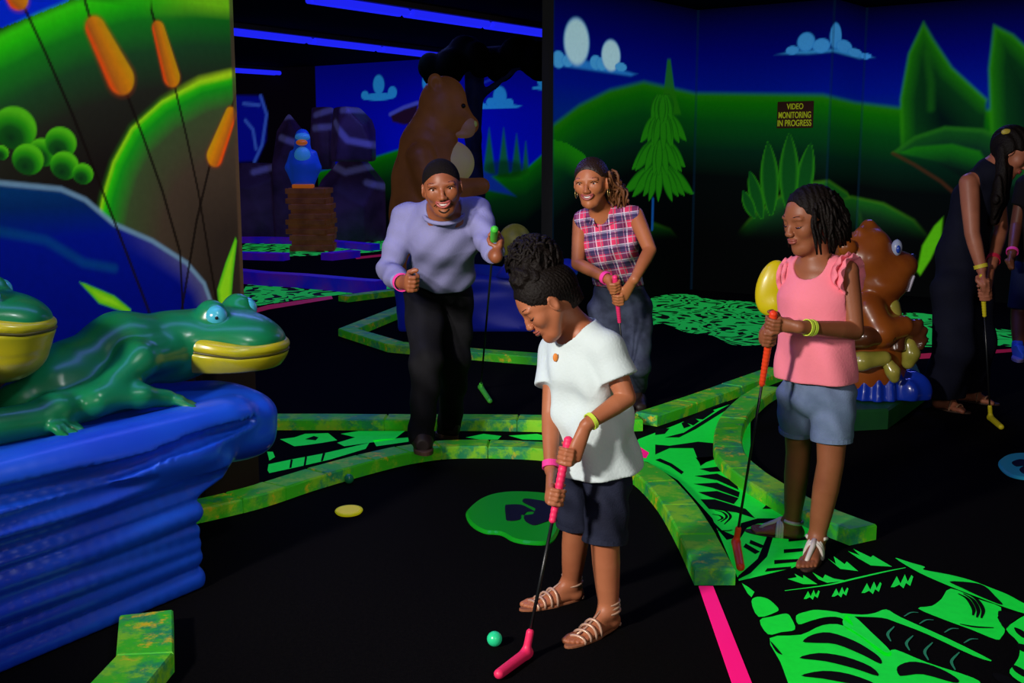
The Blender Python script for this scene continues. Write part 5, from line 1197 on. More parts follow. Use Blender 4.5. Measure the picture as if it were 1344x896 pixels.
def plaid_mat():
    m = bpy.data.materials.new('pink_navy_plaid_cotton'); m.use_nodes = True; nt = m.node_tree; b = nt.nodes['Principled BSDF']
    tc = nt.nodes.new('ShaderNodeTexCoord'); sp = nt.nodes.new('ShaderNodeSeparateXYZ'); mp = nt.nodes.new('ShaderNodeMapping'); mp.inputs['Rotation'].default_value = (0.1, 0.14, 0.3); nt.links.new(tc.outputs['Object'], mp.inputs['Vector']); nt.links.new(mp.outputs['Vector'], sp.inputs[0])
    def stripe(sock, freq, lo, ph=0.0):
        a = nt.nodes.new('ShaderNodeMath'); a.operation = 'MULTIPLY_ADD'; nt.links.new(sock, a.inputs[0]); a.inputs[1].default_value = freq; a.inputs[2].default_value = ph
        f = nt.nodes.new('ShaderNodeMath'); f.operation = 'FRACT'; nt.links.new(a.outputs[0], f.inputs[0])
        g = nt.nodes.new('ShaderNodeMath'); g.operation = 'LESS_THAN'; g.inputs[1].default_value = lo; nt.links.new(f.outputs[0], g.inputs[0]); return g.outputs[0]
    def over(prev, fac, col, amt):
        mu = nt.nodes.new('ShaderNodeMath'); mu.operation = 'MULTIPLY'; nt.links.new(fac, mu.inputs[0]); mu.inputs[1].default_value = amt
        mx = nt.nodes.new('ShaderNodeMix'); mx.data_type = 'RGBA'; nt.links.new(mu.outputs[0], mx.inputs['Factor']); mx.inputs['B'].default_value = (*col, 1)
        if isinstance(prev, tuple): mx.inputs['A'].default_value = (*prev, 1)
        else: nt.links.new(prev, mx.inputs['A'])
        return mx.outputs['Result']
    X, Z = sp.outputs['X'], sp.outputs['Z']
    c = over((0.72, 0.045, 0.13), stripe(X, 12.5, 0.48), (0.03, 0.035, 0.11), 0.75); c = over(c, stripe(Z, 12.5, 0.46), (0.03, 0.05, 0.14), 0.78)
    c = over(c, stripe(X, 12.5, 0.07, 0.5), (0.62, 0.62, 0.72), 0.75); c = over(c, stripe(Z, 12.5, 0.07, 0.55), (0.62, 0.62, 0.72), 0.75)
    c = over(c, stripe(X, 12.5, 0.06, 0.16), (0.10, 0.14, 0.12), 0.8); c = over(c, stripe(X, 25, 0.10, 0.35), (0.7, 0.25, 0.4), 0.6); c = over(c, stripe(Z, 25, 0.12, 0.3), (0.55, 0.5, 0.65), 0.5); c = over(c, stripe(Z, 12.5, 0.05, 0.8), (0.01, 0.015, 0.05), 0.8)
    nt.links.new(c, b.inputs['Base Color']); b.inputs['Roughness'].default_value = 0.8; b.inputs['Specular IOR Level'].default_value = 0.1
    return m
def denim(name, c, c2): return mat(name, c, 0.8, 0.15, col2=c2, vscale=14, bump=0.25, bscale=260)
def cloth(name, c, var=0.12, bump=0.2, sc=160, glow=0.0): return mat(name, c, 0.82, 0.12, var=var, vscale=7, bump=bump, bscale=sc, glow=glow)
def locs(H, roots, drop, r, t, m, rnd, nm='lock', joined=True, wave=0.01, seg=7):
    """hanging twisted locks, one mesh"""
    parts = []
    for (p, out, ln) in roots:
        pts = []; ph = rnd.uniform(0, 6.28)
        for i in range(seg):
            a = i / (seg - 1); pts.append(p + out * (1 - math.exp(-2.2 * a)) * 0.5 + drop * ln * a + A(math.sin(ph + 5 * a), math.cos(ph + 5 * a), 0) * wave * a)
        parts.append(tube(pts, [r * (1.0 - 0.35 * i / (seg - 1)) for i in range(seg)], 6))
    return mk(nm, merge(*parts), m, t, smooth=True)

# ------------------------------------------------------------------ girl in the white tee (putting)
def girl_white():
    f0 = nrm(A(-0.8, -0.6, 0)); lf = A(0.6, -0.8, 0)
    sk = skin('girl_warm_brown_skin', S(176, 108, 74), S(164, 96, 64))
    neck = P(757, 428, 3.40); chest = P(763, 490, 3.40); waist = P(772, 560, 3.42); pel = P(777, 605, 3.42)
    shl, shr = P(796, 458, 3.31), P(730, 460, 3.49)
    ell_, wrl = P(822, 522, 3.27), P(771, 556, 3.20); elr, wrr = P(723, 545, 3.40), P(723, 616, 3.29)
    hpl, hpr = P(799, 612, 3.36), P(756, 608, 3.47); anl, anr = G(799, 800, 0.062), G(750, 764, 0.062)
    knl, knr = P(794, 708, (3.36 + anl[1]) / 2 - 0.02), P(757, 690, (3.47 + anr[1]) / 2 - 0.02)
    tol, tor = G(748, 848, 0.0), G(689, 800, 0.0)
    top, end, tip = P(746, 578, 3.20), G(690, 858, 0.018), G(655, 884, 0.018)
    sd = nrm(end - top); H = Head(P(716, 396, 3.33), A(-0.74, -0.20, -0.64), A(-0.66, -0.08, 0.75), 0.205)
    q = sdf_for([H.c, neck, shl, shr, ell_, wrl, wrr, anl, anr, tol, tor, A(0, 3.3, 0.01) * A(0, 1, 1) + A(chest[0], 0, 0)], 0.15, 0.0034)
    add_head(q, H, 'down', 0, True)
    q.cone(H(0, -0.14, -0.20), neck, 0.037, 0.041, 0.03)
    q.ec(neck - Z1 * 0.03, chest, shl - shr, 0.085, 0.055, 0.108, 0.078, 0.03); q.ec(chest, waist, shl - shr, 0.105, 0.076, 0.098, 0.076, 0.03); q.ec(waist, pel, hpl - hpr, 0.092, 0.072, 0.094, 0.074, 0.02)
    for sh in (shl, shr): q.cone(neck - Z1 * 0.03, sh, 0.036, 0.036, 0.03)
    add_arm(q, shl, ell_, wrl, 0.037, 0.029, 0.0195); add_arm(q, shr, elr, wrr, 0.036, 0.028, 0.0195)
    add_leg(q, hpl, knl, anl, 0.058, 0.044, 0.0425, 0.029); add_leg(q, hpr, knr, anr, 0.058, 0.044, 0.0425, 0.029)
    c1, c2 = top + sd * 0.045, top + sd * 0.165
    add_grip(q, wrl, c1, -sd, nrm(A(0.95, -0.15, 0.35)), 0.70, -1, 0.0125, 0.0205)
    add_grip(q, wrr, c2, -sd, nrm(A(-0.95, -0.05, 0.2)), 0.70, 1, 0.0125, 0.0205)
    add_foot(q, anl, tol, 0.76); add_foot(q, anr, tor, 0.76)
    V, F = q.mesh()
    t = mk('person', (V, F), sk, org=A(mix(anl, anr, 0.5)[0], mix(anl, anr, 0.5)[1], 0), smooth=True)
    tag(t, 'girl in a white tee and dark denim shorts bending over a pink putter', 'person')
    face_parts(H, t, 'down', 0, lip=mat('lip_brown_rose', S(150, 78, 66), 0.4, 0.4))
    # hair: slicked cap and a high puff of twists
    q = sdf_for([H.c], 0.24, 0.0036)
    H.ell(q, 0, -0.075, 0.150, 0.362, 0.445, 0.385); q.cut(H(0, 0.262, 0.20), H.f + 0.42 * H.u * -1, 0.004)
    for s in (-1, 1): H.ell(q, s * 0.36, 0.16, -0.22, 0.2, 0.21, 0.21, 0.03, 's'); H.ell(q, s * 0.37, -0.02, -0.09, 0.11, 0.11, 0.14, 0.02, 's')
    q.cone(H(0, -0.34, 0.05), H(0, -0.31, -0.26), 0.050, 0.036, 0.03); q.cut(H(0, -0.2, -0.33), -H.u, 0.01)
    pc = P(701, 334, 3.37); tie = H(0, -0.02, 0.50)
    def strands(x, y, z):                                   # combed towards the tie
        px, py, pz = x - tie[0], y - tie[1], z - tie[2]
        a = np.arctan2(px * H.f[0] + py * H.f[1] + pz * H.f[2], px * H.r[0] + py * H.r[1] + pz * H.r[2]); return 0.0013 * np.sin(a * 60)
    q.ripple(strands)
    hair = mk('hair', q.mesh(), M_HAIR, t, smooth=True)
    q = sdf_for([pc], 0.17, 0.005); q.ell(pc + A(0.0, 0, -0.005), (0.070, 0.070, 0.055), None); q.cone(pc - Z1 * 0.02, H(0, -0.05, 0.40), 0.062, 0.060, 0.03)
    q.ripple(lambda x, y, z: 0.004 * np.sin(x * 170 + 2 * np.sin(z * 90)) * np.sin(y * 160) + 0.003 * np.sin(z * 150 + x * 60)); mk('hair_puff', q.mesh(), M_HAIR, hair, smooth=True)
    rnd = random.Random(5); L = []
    for k in range(190):
        a, b = rnd.uniform(0, 6.283), rnd.uniform(-0.5, 1.35); d = A(math.cos(a) * math.cos(b), math.sin(a) * math.cos(b), math.sin(b)); p0 = pc + d * A(0.060, 0.060, 0.048) - Z1 * 0.004
        tw = nrm(np.cross(d, A(rnd.uniform(-1, 1), rnd.uniform(-1, 1), rnd.uniform(-0.4, 0.4)))); pts = [p0 + d * 0.017 * math.sin(math.pi * s * 0.95) + tw * 0.055 * s - Z1 * 0.028 * s * s for s in np.linspace(0, 1, 6)]
        L.append(tube(pts, [0.0042, 0.0052, 0.0055, 0.0052, 0.0045, 0.003], 6))
    mk('twists', merge(*L), M_HAIR, hair, smooth=True)
    # tee
    M = cloth('white_tee_cotton', (0.62, 0.72, 0.73), 0.05, 0.15, 120, glow=0.02)
    hem = P(791, 613, 3.38); q = sdf_for([neck, shl, shr, hem, P(818, 490, 3.25), P(716, 505, 3.45)], 0.15, 0.0042)
    q.ec(neck - Z1 * 0.035, chest, shl - shr, 0.086, 0.068, 0.113, 0.092, 0.03)
    q.ec(chest, mix(chest, hem, 0.55), shl - shr, 0.113, 0.092, 0.113, 0.098, 0.03); q.ec(mix(chest, hem, 0.5), hem - Z1 * 0.05, shl - shr, 0.113, 0.098, 0.132, 0.120, 0.03)
    q.cone(neck - Z1 * 0.02, shl, 0.056, 0.052, 0.03); q.cone(neck - Z1 * 0.02, shr, 0.056, 0.050, 0.03)
    ax_ = nrm(hem - chest); u1 = np.cross(ax_, nrm(shl - shr))
    def fold(x, y, z):
        a = x * lf[0] + y * lf[1]; b = x * f0[0] + y * f0[1]; w_ = np.clip((neck[2] - 0.05 - z) / 0.14, 0, 1)
        return w_ * (0.0095 * np.sin(a * 46 + 9 * z + 1.2 * np.sin(z * 14)) + 0.005 * np.sin(b * 60 - z * 22 + 1) + 0.006 * np.sin(a * 26 + b * 20 + z * 40))
    q.ripple(fold)
    q.cut(hem - Z1 * 0.012, -Z1 + A(0.10, 0, 0), 0.006)
    dl, dr = nrm(ell_ - shl), nrm(elr - shr)
    for sh, d, ln, r1 in ((shl, dl, 0.095, 0.060), (shr, dr, 0.115, 0.054)):
        o = q.like(); o.cone(sh, sh + d * 0.15, 0.050, r1 + 0.008, 0); o.cut(sh + d * ln, d, 0.004); q.join(o, 0.025)
    q.ell(neck + f0 * 0.022 + Z1 * 0.022, (0.070, 0.070, 0.055), None, 0.006, 's'); q.cone(neck + f0 * 0.03, H(0, -0.1, -0.25), 0.06, 0.07, 0.004, 's')
    V, F = q.mesh(); tee = mk('tee_shirt', (V, F), M, t, smooth=True, label='loose white short-sleeved tee')
    mk('shirt_print', sphere(on_surface(V, 729, 469, 0.0005), A(0.008, 0.004, 0.013), 10, 8), mat('orange_shirt_print', (0.75, 0.25, 0.05), 0.6, 0.2), tee, smooth=True, label='small orange print')
    # shorts
    Md = denim('dark_navy_denim', (0.018, 0.022, 0.045), (0.010, 0.012, 0.026))
    q = sdf_for([pel, knl, knr, hpl, hpr], 0.14, 0.0042); q.ec(waist, pel, hpl - hpr, 0.098, 0.078, 0.103, 0.082, 0.02)
    el_, er_ = mix(hpl, knl, 1.03), mix(hpr, knr, 0.97); q.cone(hpl, el_, 0.072, 0.066, 0.012); q.cone(hpr, er_, 0.072, 0.064, 0.012)
    q.ripple(lambda x, y, z: 0.003 * np.sin(z * 75 + x * 40) + 0.0025 * np.sin(x * 85 + z * 30 + y * 50))
    sl_, sr_ = nrm(knl - hpl), nrm(knr - hpr)
    q.box(el_ + sl_ * 0.10, [sl_, *frame(sl_)], A(0.10, 0.10, 0.085), 0.005, 0.003, 's'); q.box(er_ + sr_ * 0.10, [sr_, *frame(sr_)], A(0.10, 0.085, 0.10), 0.005, 0.003, 's')
    sh_ = mk('denim_shorts', q.mesh(), Md, t, smooth=True, label='dark navy knee-length denim shorts')
    for e, s_, r in ((el_, sl_, 0.0675), (er_, sr_, 0.0655)): band('hem', e - s_ * 0.008, s_, r - 0.001, Md, sh_, 0.008, 0.0025)
    # sandals
    Ms = mat('rose_gold_sandal_leather', S(205, 165, 140), 0.35, 0.5, metal=0.25); Mt = mat('tan_sandal_sole', S(150, 92, 62), 0.6, 0.3)
    for an, toe in ((anl, tol), (anr, tor)):
        s0 = sole(an, toe, 0.76, Mt, t); g, L, r = sandal_foot(an, toe, 0.76); s0['label'] = 'rose gold gladiator sandal'
        for x, z in ((0.80, 0.020), (0.66, 0.030), (0.52, 0.040), (0.39, 0.049)): strap(g, L * x, r * 1.12, z, 0.76, Ms, s0, L * x + 0.012, 0.0056)
        mk('strap', tube([g(L * 0.80, -0.004, 0.026), g(L * 0.6, 0, 0.036), g(L * 0.38, 0, 0.055), g(0.03, 0, 0.075)], 0.0034, 8), Ms, s0, smooth=True)
        for z, rr in ((0.062, 0.033), (0.076, 0.031), (0.090, 0.0305)): mk('strap', tube([g(-0.002 + rr * math.cos(a), rr * math.sin(a), z - 0.004 * math.cos(a)) for a in np.linspace(0, 6.283, 22)[:-1]], 0.0045, 8, closed=True), Ms, s0, smooth=True)
        mk('heel_counter', tube([g(-0.032, 0.010 * k, 0.012 + 0.07 * abs(0)) + Z1 * 0 for k in (-2.2, 0, 2.2)] , 0.006, 6), Ms, s0, smooth=True)
        mk('heel_strap', tube([g(-0.034, 0, 0.010), g(-0.037, 0, 0.045), g(-0.030, 0, 0.088)], 0.005, 8), Ms, s0, smooth=True)
    band('wristband', mix(elr, wrr, 0.92), wrr - elr, 0.0232, M_PBAND, t, 0.010, 0.003, 'pink patterned wristband')
    band('wristband', mix(ell_, wrl, 0.90), wrl - ell_, 0.0232, M_YBAND, t, 0.006, 0.003, 'yellow-green wristband')
    putter(top, end, tip, mat('hot_pink_rubber', (0.85, 0.025, 0.12), 0.45, 0.4, glow=0.05), 'hot pink putter with a black shaft held by the girl in white', None, 0.235)
girl_white()

# ------------------------------------------------------------------ girl in the pink top
def girl_pink():
    f0 = nrm(A(-0.72, -0.69, 0)); lf = np.cross(Z1, f0)
    sk = skin('girl_deep_brown_skin', S(150, 90, 60), S(136, 78, 50)); Y = 3.98
    neck = P(1072, 346, Y); chest = P(1070, 390, Y); waist = P(1070, 470, Y + 0.02); pel = P(1072, 515, Y + 0.02)
    shl, shr = P(1112, 356, Y - 0.06), P(1036, 356, Y + 0.08)
    eL, wL = P(1122, 434, Y - 0.10), P(1050, 429, Y - 0.24); eR, wR = P(1040, 428, Y + 0.06), P(1026, 424, Y - 0.14)
    hpl, hpr = P(1094, 520, Y - 0.01), P(1050, 518, Y + 0.10)
    anl, anr = G(1072, 706, 0.066), G(1040, 684, 0.066); knl, knr = P(1090, 608, mix(hpl, anl, 0.5)[1] - 0.02), P(1048, 594, mix(hpr, anr, 0.5)[1])
    tol, tor = G(1058, 748, 0), G(985, 698, 0)
    top, end, tip = P(1015, 412, Y - 0.22), G(966, 712, 0.017), G(972, 744, 0.017); sd = nrm(end - top)
    H = Head(P(1062, 288, Y - 0.02), A(-0.90, -0.36, -0.24), A(-0.16, -0.08, 0.98), 0.218)
    q = sdf_for([H.c, neck, shl, shr, eL, wL, wR, anl, anr, tol, tor], 0.15, 0.0038)
    add_head(q, H, 'down', 0, True)
    q.cone(H(0, -0.10, -0.25), neck, 0.043, 0.047, 0.03)
    q.ec(neck - Z1 * 0.03, chest, shl - shr, 0.090, 0.056, 0.115, 0.080, 0.03); q.ec(chest, waist, shl - shr, 0.112, 0.078, 0.105, 0.078, 0.03); q.ec(waist, pel, hpl - hpr, 0.096, 0.072, 0.098, 0.074, 0.02)
    for sh in (shl, shr): q.cone(neck - Z1 * 0.02, sh, 0.045, 0.040, 0.03)
    add_arm(q, shl, eL, wL, 0.039, 0.031, 0.021); add_arm(q, shr, eR, wR, 0.038, 0.030, 0.021)
    add_leg(q, hpl, knl, anl, 0.062, 0.047, 0.047, 0.029); add_leg(q, hpr, knr, anr, 0.062, 0.046, 0.045, 0.029)
    add_grip(q, wL, top + sd * 0.035, -sd, nrm(A(0.95, -0.3, 0.25)), 0.74, -1, 0.0125, 0.022)
    add_grip(q, wR, top + sd * 0.085, -sd, nrm(A(-0.95, -0.1, 0.2)), 0.74, 1, 0.0125, 0.022)
    add_foot(q, anl, tol, 0.82); add_foot(q, anr, tor, 0.82)
    t = mk('person', q.mesh(), sk, org=A(*mix(anl, anr, 0.5)[:2], 0), smooth=True); tag(t, 'girl with chin-length braids in a pink ruffled top leaning on a red-orange putter', 'person')
    face_parts(H, t, 'down', 0, lip=mat('lip_brown_rose', S(150, 78, 66), 0.4, 0.4))
    # braids
    q = sdf_for([H.c], 0.26, 0.0045); H.ell(q, 0, -0.085, 0.145, 0.365, 0.450, 0.40); q.cut(H(0, 0.215, 0.2), H.f + 0.40 * H.u * -1, 0.004)
    for s in (-1, 1): H.ell(q, s * 0.36, 0.20, -0.12, 0.2, 0.20, 0.25, 0.03, 's')
    q.cut(H(0, -0.2, -0.22), -H.u); q.ripple(lambda x, y, z: 0.0018 * np.sin(x * 300 + 60 * y) + 0 * z)
    hair = mk('hair', q.mesh(), M_HAIR, t, smooth=True)
    rnd = random.Random(3); L = []
    for k in range(150):
        a = rnd.uniform(-2.55, 2.55); z = rnd.uniform(-0.05, 0.42); rr = math.sqrt(max(0.05, 1 - ((z - 0.14) / 0.40) ** 2))
        if abs(a) > 1.9 and False: continue
        x, y = math.sin(a) * 0.365 * rr, -0.085 - math.cos(a) * 0.45 * rr
        if y > 0.12 and abs(x) < 0.30: continue
        p = H(x, y, z); out = nrm(H(x, y, 0.0) - H(0, -0.085, 0.0)); ln = rnd.uniform(0.8, 1.1) * (0.052 + (z + 0.05) * H.h * 1.15) + 0.012
        pts = [p + out * (0.020 * math.sin(min(1, s * 1.4) * math.pi * 0.5)) - H.u * ln * s * (0.55 + 0.45 * s) - Z1 * 0.01 * s + lf * 0.006 * math.sin(7 * s + k) + H.f * 0.006 * math.sin(5 * s + 2 * k) for s in np.linspace(0, 1, 7)]
        L.append(tube(pts, [0.006, 0.0066, 0.0064, 0.006, 0.0056, 0.005, 0.0035], 6))
    mk('braids', merge(*L), M_HAIR, hair, smooth=True)
    # pink top with ruffled armholes
    M = cloth('salmon_pink_cotton', (0.93, 0.24, 0.31), 0.06, 0.15, 120, glow=0.05); hem = P(1072, 496, Y - 0.0)
    q = sdf_for([neck, shl, shr, hem], 0.17, 0.0044)
    q.ec(neck - Z1 * 0.035, chest, shl - shr, 0.098, 0.070, 0.128, 0.096, 0.03); q.ec(chest, hem - Z1 * 0.05, shl - shr, 0.128, 0.096, 0.142, 0.112, 0.03)
    for sh in (shl, shr): q.cone(neck - Z1 * 0.02, mix(neck, sh, 0.82), 0.055, 0.046, 0.03)
    def fold(x, y, z):
        a = x * lf[0] + y * lf[1]; b = x * f0[0] + y * f0[1]; w_ = np.clip((neck[2] - 0.08 - z) / 0.25, 0, 1)
        return w_ * (0.006 * np.sin(a * 55 + 4 * z) + 0.004 * np.sin(b * 48 - z * 16) + 0.003 * np.sin(a * 25 + z * 34))
    q.ripple(fold); q.cut(hem - Z1 * 0.006, -Z1, 0.006)
    for sh, e in ((shl, eL), (shr, eR)): q.cone(sh + (sh - neck) * 0.28, mix(sh, e, 0.5) + (sh - neck) * 0.18, 0.042, 0.045, 0.008, 's')
    q.ell(neck + f0 * 0.045 + Z1 * 0.012, (0.062, 0.062, 0.070), None, 0.006, 's'); q.cone(neck + f0 * 0.02, H(0, -0.05, -0.28), 0.058, 0.065, 0.004, 's'); q.cone(neck + f0 * 0.1 - Z1 * 0.01, neck + f0 * 0.1 - Z1 * 0.07, 0.022, 0.008, 0.006, 's')
    shirt = mk('ruffled_top', q.mesh(), M, t, smooth=True, label='salmon pink sleeveless top')
    for sh, e, sg in ((shl, eL, 1), (shr, eR, -1)):        # two gathered frills round each armhole
        for row, (off, w_) in enumerate(((0.0, 0.036 if sg > 0 else 0.016), (0.022, 0.032 if sg > 0 else 0.014))):
            a0 = mix(neck, sh, 0.86) ; out = nrm((sh - neck) * A(1, 1, 0.0)); V, F = [], []; n = 56
            for i in range(n):
                a = mix(-2.35, 2.35, i / (n - 1)); c = a0 + out * (0.010 - row * 0.018) + f0 * math.sin(a) * 0.062 + Z1 * (math.cos(a) * 0.056 - 0.022 + row * 0.006)
                wv_ = math.sin(i * 0.85 + row) * 0.0065; rad = nrm(f0 * math.sin(a) + Z1 * math.cos(a)); d = nrm(out * 0.75 + rad * 0.55)
                nn = nrm(np.cross(d, f0 * math.cos(a) - Z1 * math.sin(a)))
                for (p, th) in ((c, 0.002), (c + d * w_ * 0.5 + nn * wv_ * 0.5, 0.002), (c + d * w_ + nn * wv_, 0.002)): V += [p + nn * th, p - nn * th]
            for i in range(n - 1):
                for k in range(2):
                    a_, b_ = 6 * i + 2 * k, 6 * (i + 1) + 2 * k; F += [(a_, b_, b_ + 2, a_ + 2), (a_ + 1, a_ + 3, b_ + 3, b_ + 1)]
                F += [(6 * i + 4, 6 * i + 10, 6 * i + 11, 6 * i + 5), (6 * i, 6 * i + 1, 6 * i + 7, 6 * i + 6)]
            mk('ruffle', (np.array(V), F), M, shirt, smooth=True)
    Md = denim('light_blue_denim', (0.17, 0.23, 0.38), (0.12, 0.17, 0.29)); q = sdf_for([pel, hpl, hpr, knl, knr], 0.15, 0.0045)
    q.ec(waist, pel, hpl - hpr, 0.106, 0.084, 0.118, 0.092, 0.02); el_, er_ = mix(hpl, knl, 0.66), mix(hpr, knr, 0.62)
    q.cone(hpl, mix(hpl, knl, 0.9), 0.083, 0.067, 0.012); q.cone(hpr, mix(hpr, knr, 0.9), 0.083, 0.067, 0.012)
    sl_, sr_ = nrm(knl - hpl), nrm(knr - hpr); q.ripple(lambda x, y, z: 0.0025 * np.sin(z * 70 + x * 40) + 0.002 * np.sin(x * 85 + z * 30))
    q.box(el_ + sl_ * 0.10, [sl_, *frame(sl_)], A(0.10, 0.09, 0.09), 0.005, 0.003, 's'); q.box(er_ + sr_ * 0.10, [sr_, *frame(sr_)], A(0.10, 0.09, 0.09), 0.005, 0.003, 's')
    sh_ = mk('denim_shorts', q.mesh(), Md, t, smooth=True, label='light blue denim shorts')
    for e, s_ in ((el_, sl_), (er_, sr_)): band('hem', e - s_ * 0.008, s_, 0.0715, Md, sh_, 0.008, 0.0025)
    Ms = mat('white_sandal_leather', (0.66, 0.60, 0.54), 0.4, 0.4); Mt = mat('dark_sandal_sole', S(60, 40, 30), 0.6, 0.3)
    for an, toe in ((anl, tol), (anr, tor)):
        s0 = sole(an, toe, 0.82, Mt, t); s0['label'] = 'white T-strap sandal'; g, L, r = sandal_foot(an, toe, 0.82)
        mk('strap', tube([g(L * 0.82, -0.010, 0.012), g(L * 0.66, -0.004, 0.034), g(L * 0.42, 0, 0.054), g(L * 0.24, 0, 0.072)], [0.007, 0.009, 0.010, 0.010], 8), Ms, s0, smooth=True)
        for k in range(3): strap(g, L * (0.20 + 0.055 * k), r * 1.05, 0.068 - 0.006 * k, 0.82, Ms, s0, None, 0.0085)
        mk('strap', tube([g(0.0 + 0.036 * math.cos(a), 0.034 * math.sin(a), 0.070 + 0.006 * math.cos(a)) for a in np.linspace(0.9, 5.4, 18)], 0.0075, 8), Ms, s0, smooth=True)
    for k in (0.80, 0.87): band('wristband', mix(eL, wL, k), wL - eL, 0.0255, M_YBAND, t, 0.006, 0.003, 'yellow-green wristband')
    putter(top, end, tip, mat('red_orange_rubber', (0.85, 0.055, 0.012), 0.45, 0.4, glow=0.04), 'red-orange putter with a black shaft held by the girl in pink', None, 0.27)
girl_pink()

# ------------------------------------------------------------------ man in the lavender sweater
def shoe(an, toe, m, ms, t, sc=1.0, z0=0.0):
    d = (toe - an) * A(1, 1, 0); L = np.linalg.norm(d); d = nrm(d); sd = np.cross(Z1, d); g = lambda x, y, z: A(*an[:2], z0) + d * x + sd * y + Z1 * z
    q = sdf_for([g(-0.08, -0.06, 0), g(L, 0.06, 0.13)], 0.04, 0.007); q.ec(g(-0.03, 0, 0.055), g(L * 0.45, 0, 0.058), sd, 0.036, 0.05, 0.042, 0.045, 0.02); q.ec(g(L * 0.4, 0, 0.045), g(L * 0.88, 0, 0.035), sd, 0.044, 0.04, 0.040, 0.030, 0.03)
    q.cone(an, g(0, 0, 0.06), 0.048, 0.045, 0.02); q.cut(g(0, 0, 0.012), -Z1); q.cut(g(0, 0, 0.125), Z1, 0.01)
    o = mk('shoe', q.mesh(), m, t, smooth=True)
    poly = [g(L * 0.42 + (L * 0.5 + 0.055) * math.cos(a), 0.046 * math.sin(a) * (1.05 if math.cos(a) > 0 else 0.9), 0)[:2] for a in np.linspace(0, 6.283, 25)[:-1]]; mk('sole', prism(poly, z0, z0 + 0.022, 0.004), ms, o)
    return o
def man():
    sk = skin('man_brown_skin', S(140, 82, 52), S(126, 70, 42)); f0 = A(0.0, -1, 0)
    neck = P(583, 279, 5.22); chest = P(580, 310, 5.32); waist = P(580, 352, 5.52); pel = P(574, 378, 5.66)
    shr, shl = P(533, 285, 5.34), P(626, 277, 5.30)
    eR, wR = P(510, 355, 5.32), P(527, 370, 5.08); eL, wL = P(640, 318, 5.16), P(651, 337, 5.02)
    hpr, hpl = P(556, 388, 5.64), P(596, 386, 5.66); anr, anl = G(553, 567, 0.150), G(590, 552, 0.09)
    knr, knl = P(560, 474, 5.28), P(598, 468, 5.62); tor, tol = G(557, 595, 0.062), G(582, 572, 0)
    top, end, tip = P(649, 301, 4.95), G(631, 508, 0.02), G(643, 526, 0.02); sd = nrm(end - top)
    H = Head(P(580, 246, 5.08), A(0.05, -1, -0.13), A(-0.10, -0.13, 0.98), 0.240)
    q = sdf_for([H.c, neck, shr, shl, eR, wR, eL, wL, anr, anl, tor, tol], 0.2, 0.0048)
    add_head(q, H, 'open', 1.0); q.cone(H(0, -0.12, -0.25), neck, 0.062, 0.068, 0.03)
    sdv = shl - shr
    q.ec(neck - Z1 * 0.02 + Y1 * 0.02, chest, sdv, 0.11, 0.075, 0.145, 0.10, 0.05); q.ec(chest, waist, sdv, 0.145, 0.10, 0.128, 0.095, 0.05); q.ec(waist, pel, sdv, 0.128, 0.095, 0.140, 0.105, 0.05)
    for sh in (shr, shl): q.cone(neck - Z1 * 0.02, sh, 0.048, 0.048, 0.03)
    add_arm(q, shr, eR, wR, 0.050, 0.042, 0.030); add_arm(q, shl, eL, wL, 0.050, 0.042, 0.030)
    add_leg(q, hpr, knr, anr, 0.085, 0.052, 0.050, 0.038); add_leg(q, hpl, knl, anl, 0.085, 0.052, 0.050, 0.038)
    add_grip(q, wL, top + sd * 0.135, -sd, nrm(A(1, -0.1, 0.1)), 1.02, -1, 0.014, 0.031)
    fc = P(543, 370, 5.00); add_grip(q, wR, fc, nrm(A(0.1, -0.25, 1)), nrm(A(-1, -0.35, 0.1)), 1.05, 1, 0.008, 0.031)
    t = mk('person', q.mesh(), sk, org=A(*mix(anl, anr, 0.5)[:2], 0), smooth=True); tag(t, 'smiling man in a lavender sweater and dark jeans, bent forward with a raised fist', 'person')
    face_parts(H, t, 'open', 1.0)
    q = sdf_for([H.c], 0.26, 0.0055); H.ell(q, 0, -0.075, 0.135, 0.348, 0.44, 0.385); q.cut(H(0, 0.30, 0.255), H.f - 0.70 * H.u, 0.01)
    for s in (-1, 1): H.ell(q, s * 0.36, 0.14, -0.12, 0.2, 0.18, 0.22, 0.03, 's'); H.ell(q, s * 0.37, -0.04, -0.06, 0.1, 0.12, 0.14, 0.03, 's')
    q.cut(H(0, 0, -0.16), -H.u); mk('hair', q.mesh(), mat('buzz_cut_hair', (0.006, 0.004, 0.003), 0.8, 0.1, bump=0.6, bscale=300), t, smooth=True)
    # goatee
    mk('beard', merge(tube([H(x * 0.17, 0.355 + 0.045 * (1 - x * x), -0.188 - 0.085 * x * x) for x in np.linspace(-1, 1, 9)], 0.010 * H.h, 6), tube([H(x * 0.09, 0.318 + 0.045 * (1 - x * x), -0.405 + 0.05 * x * x) for x in np.linspace(-1, 1, 9)], 0.022 * H.h, 6)), mat('short_goatee_hair', (0.022, 0.011, 0.007), 0.8, 0.1, bump=0.5, bscale=300), t, smooth=True)
    M = cloth('lavender_knit', (0.21, 0.21, 0.40), 0.10, 0.25, 200)
    q = sdf_for([neck, shr, shl, eR, eL, wR, wL, waist, pel], 0.2, 0.006)
    q.ec(neck - Z1 * 0.01 + Y1 * 0.02, chest, sdv, 0.118, 0.085, 0.160, 0.115, 0.05); q.ec(chest, waist, sdv, 0.160, 0.115, 0.150, 0.118, 0.05); q.ec(waist, mix(waist, pel, 0.35), sdv, 0.150, 0.118, 0.152, 0.120, 0.05)
    for sh in (shr, shl): q.cone(neck, sh, 0.066, 0.060, 0.04)
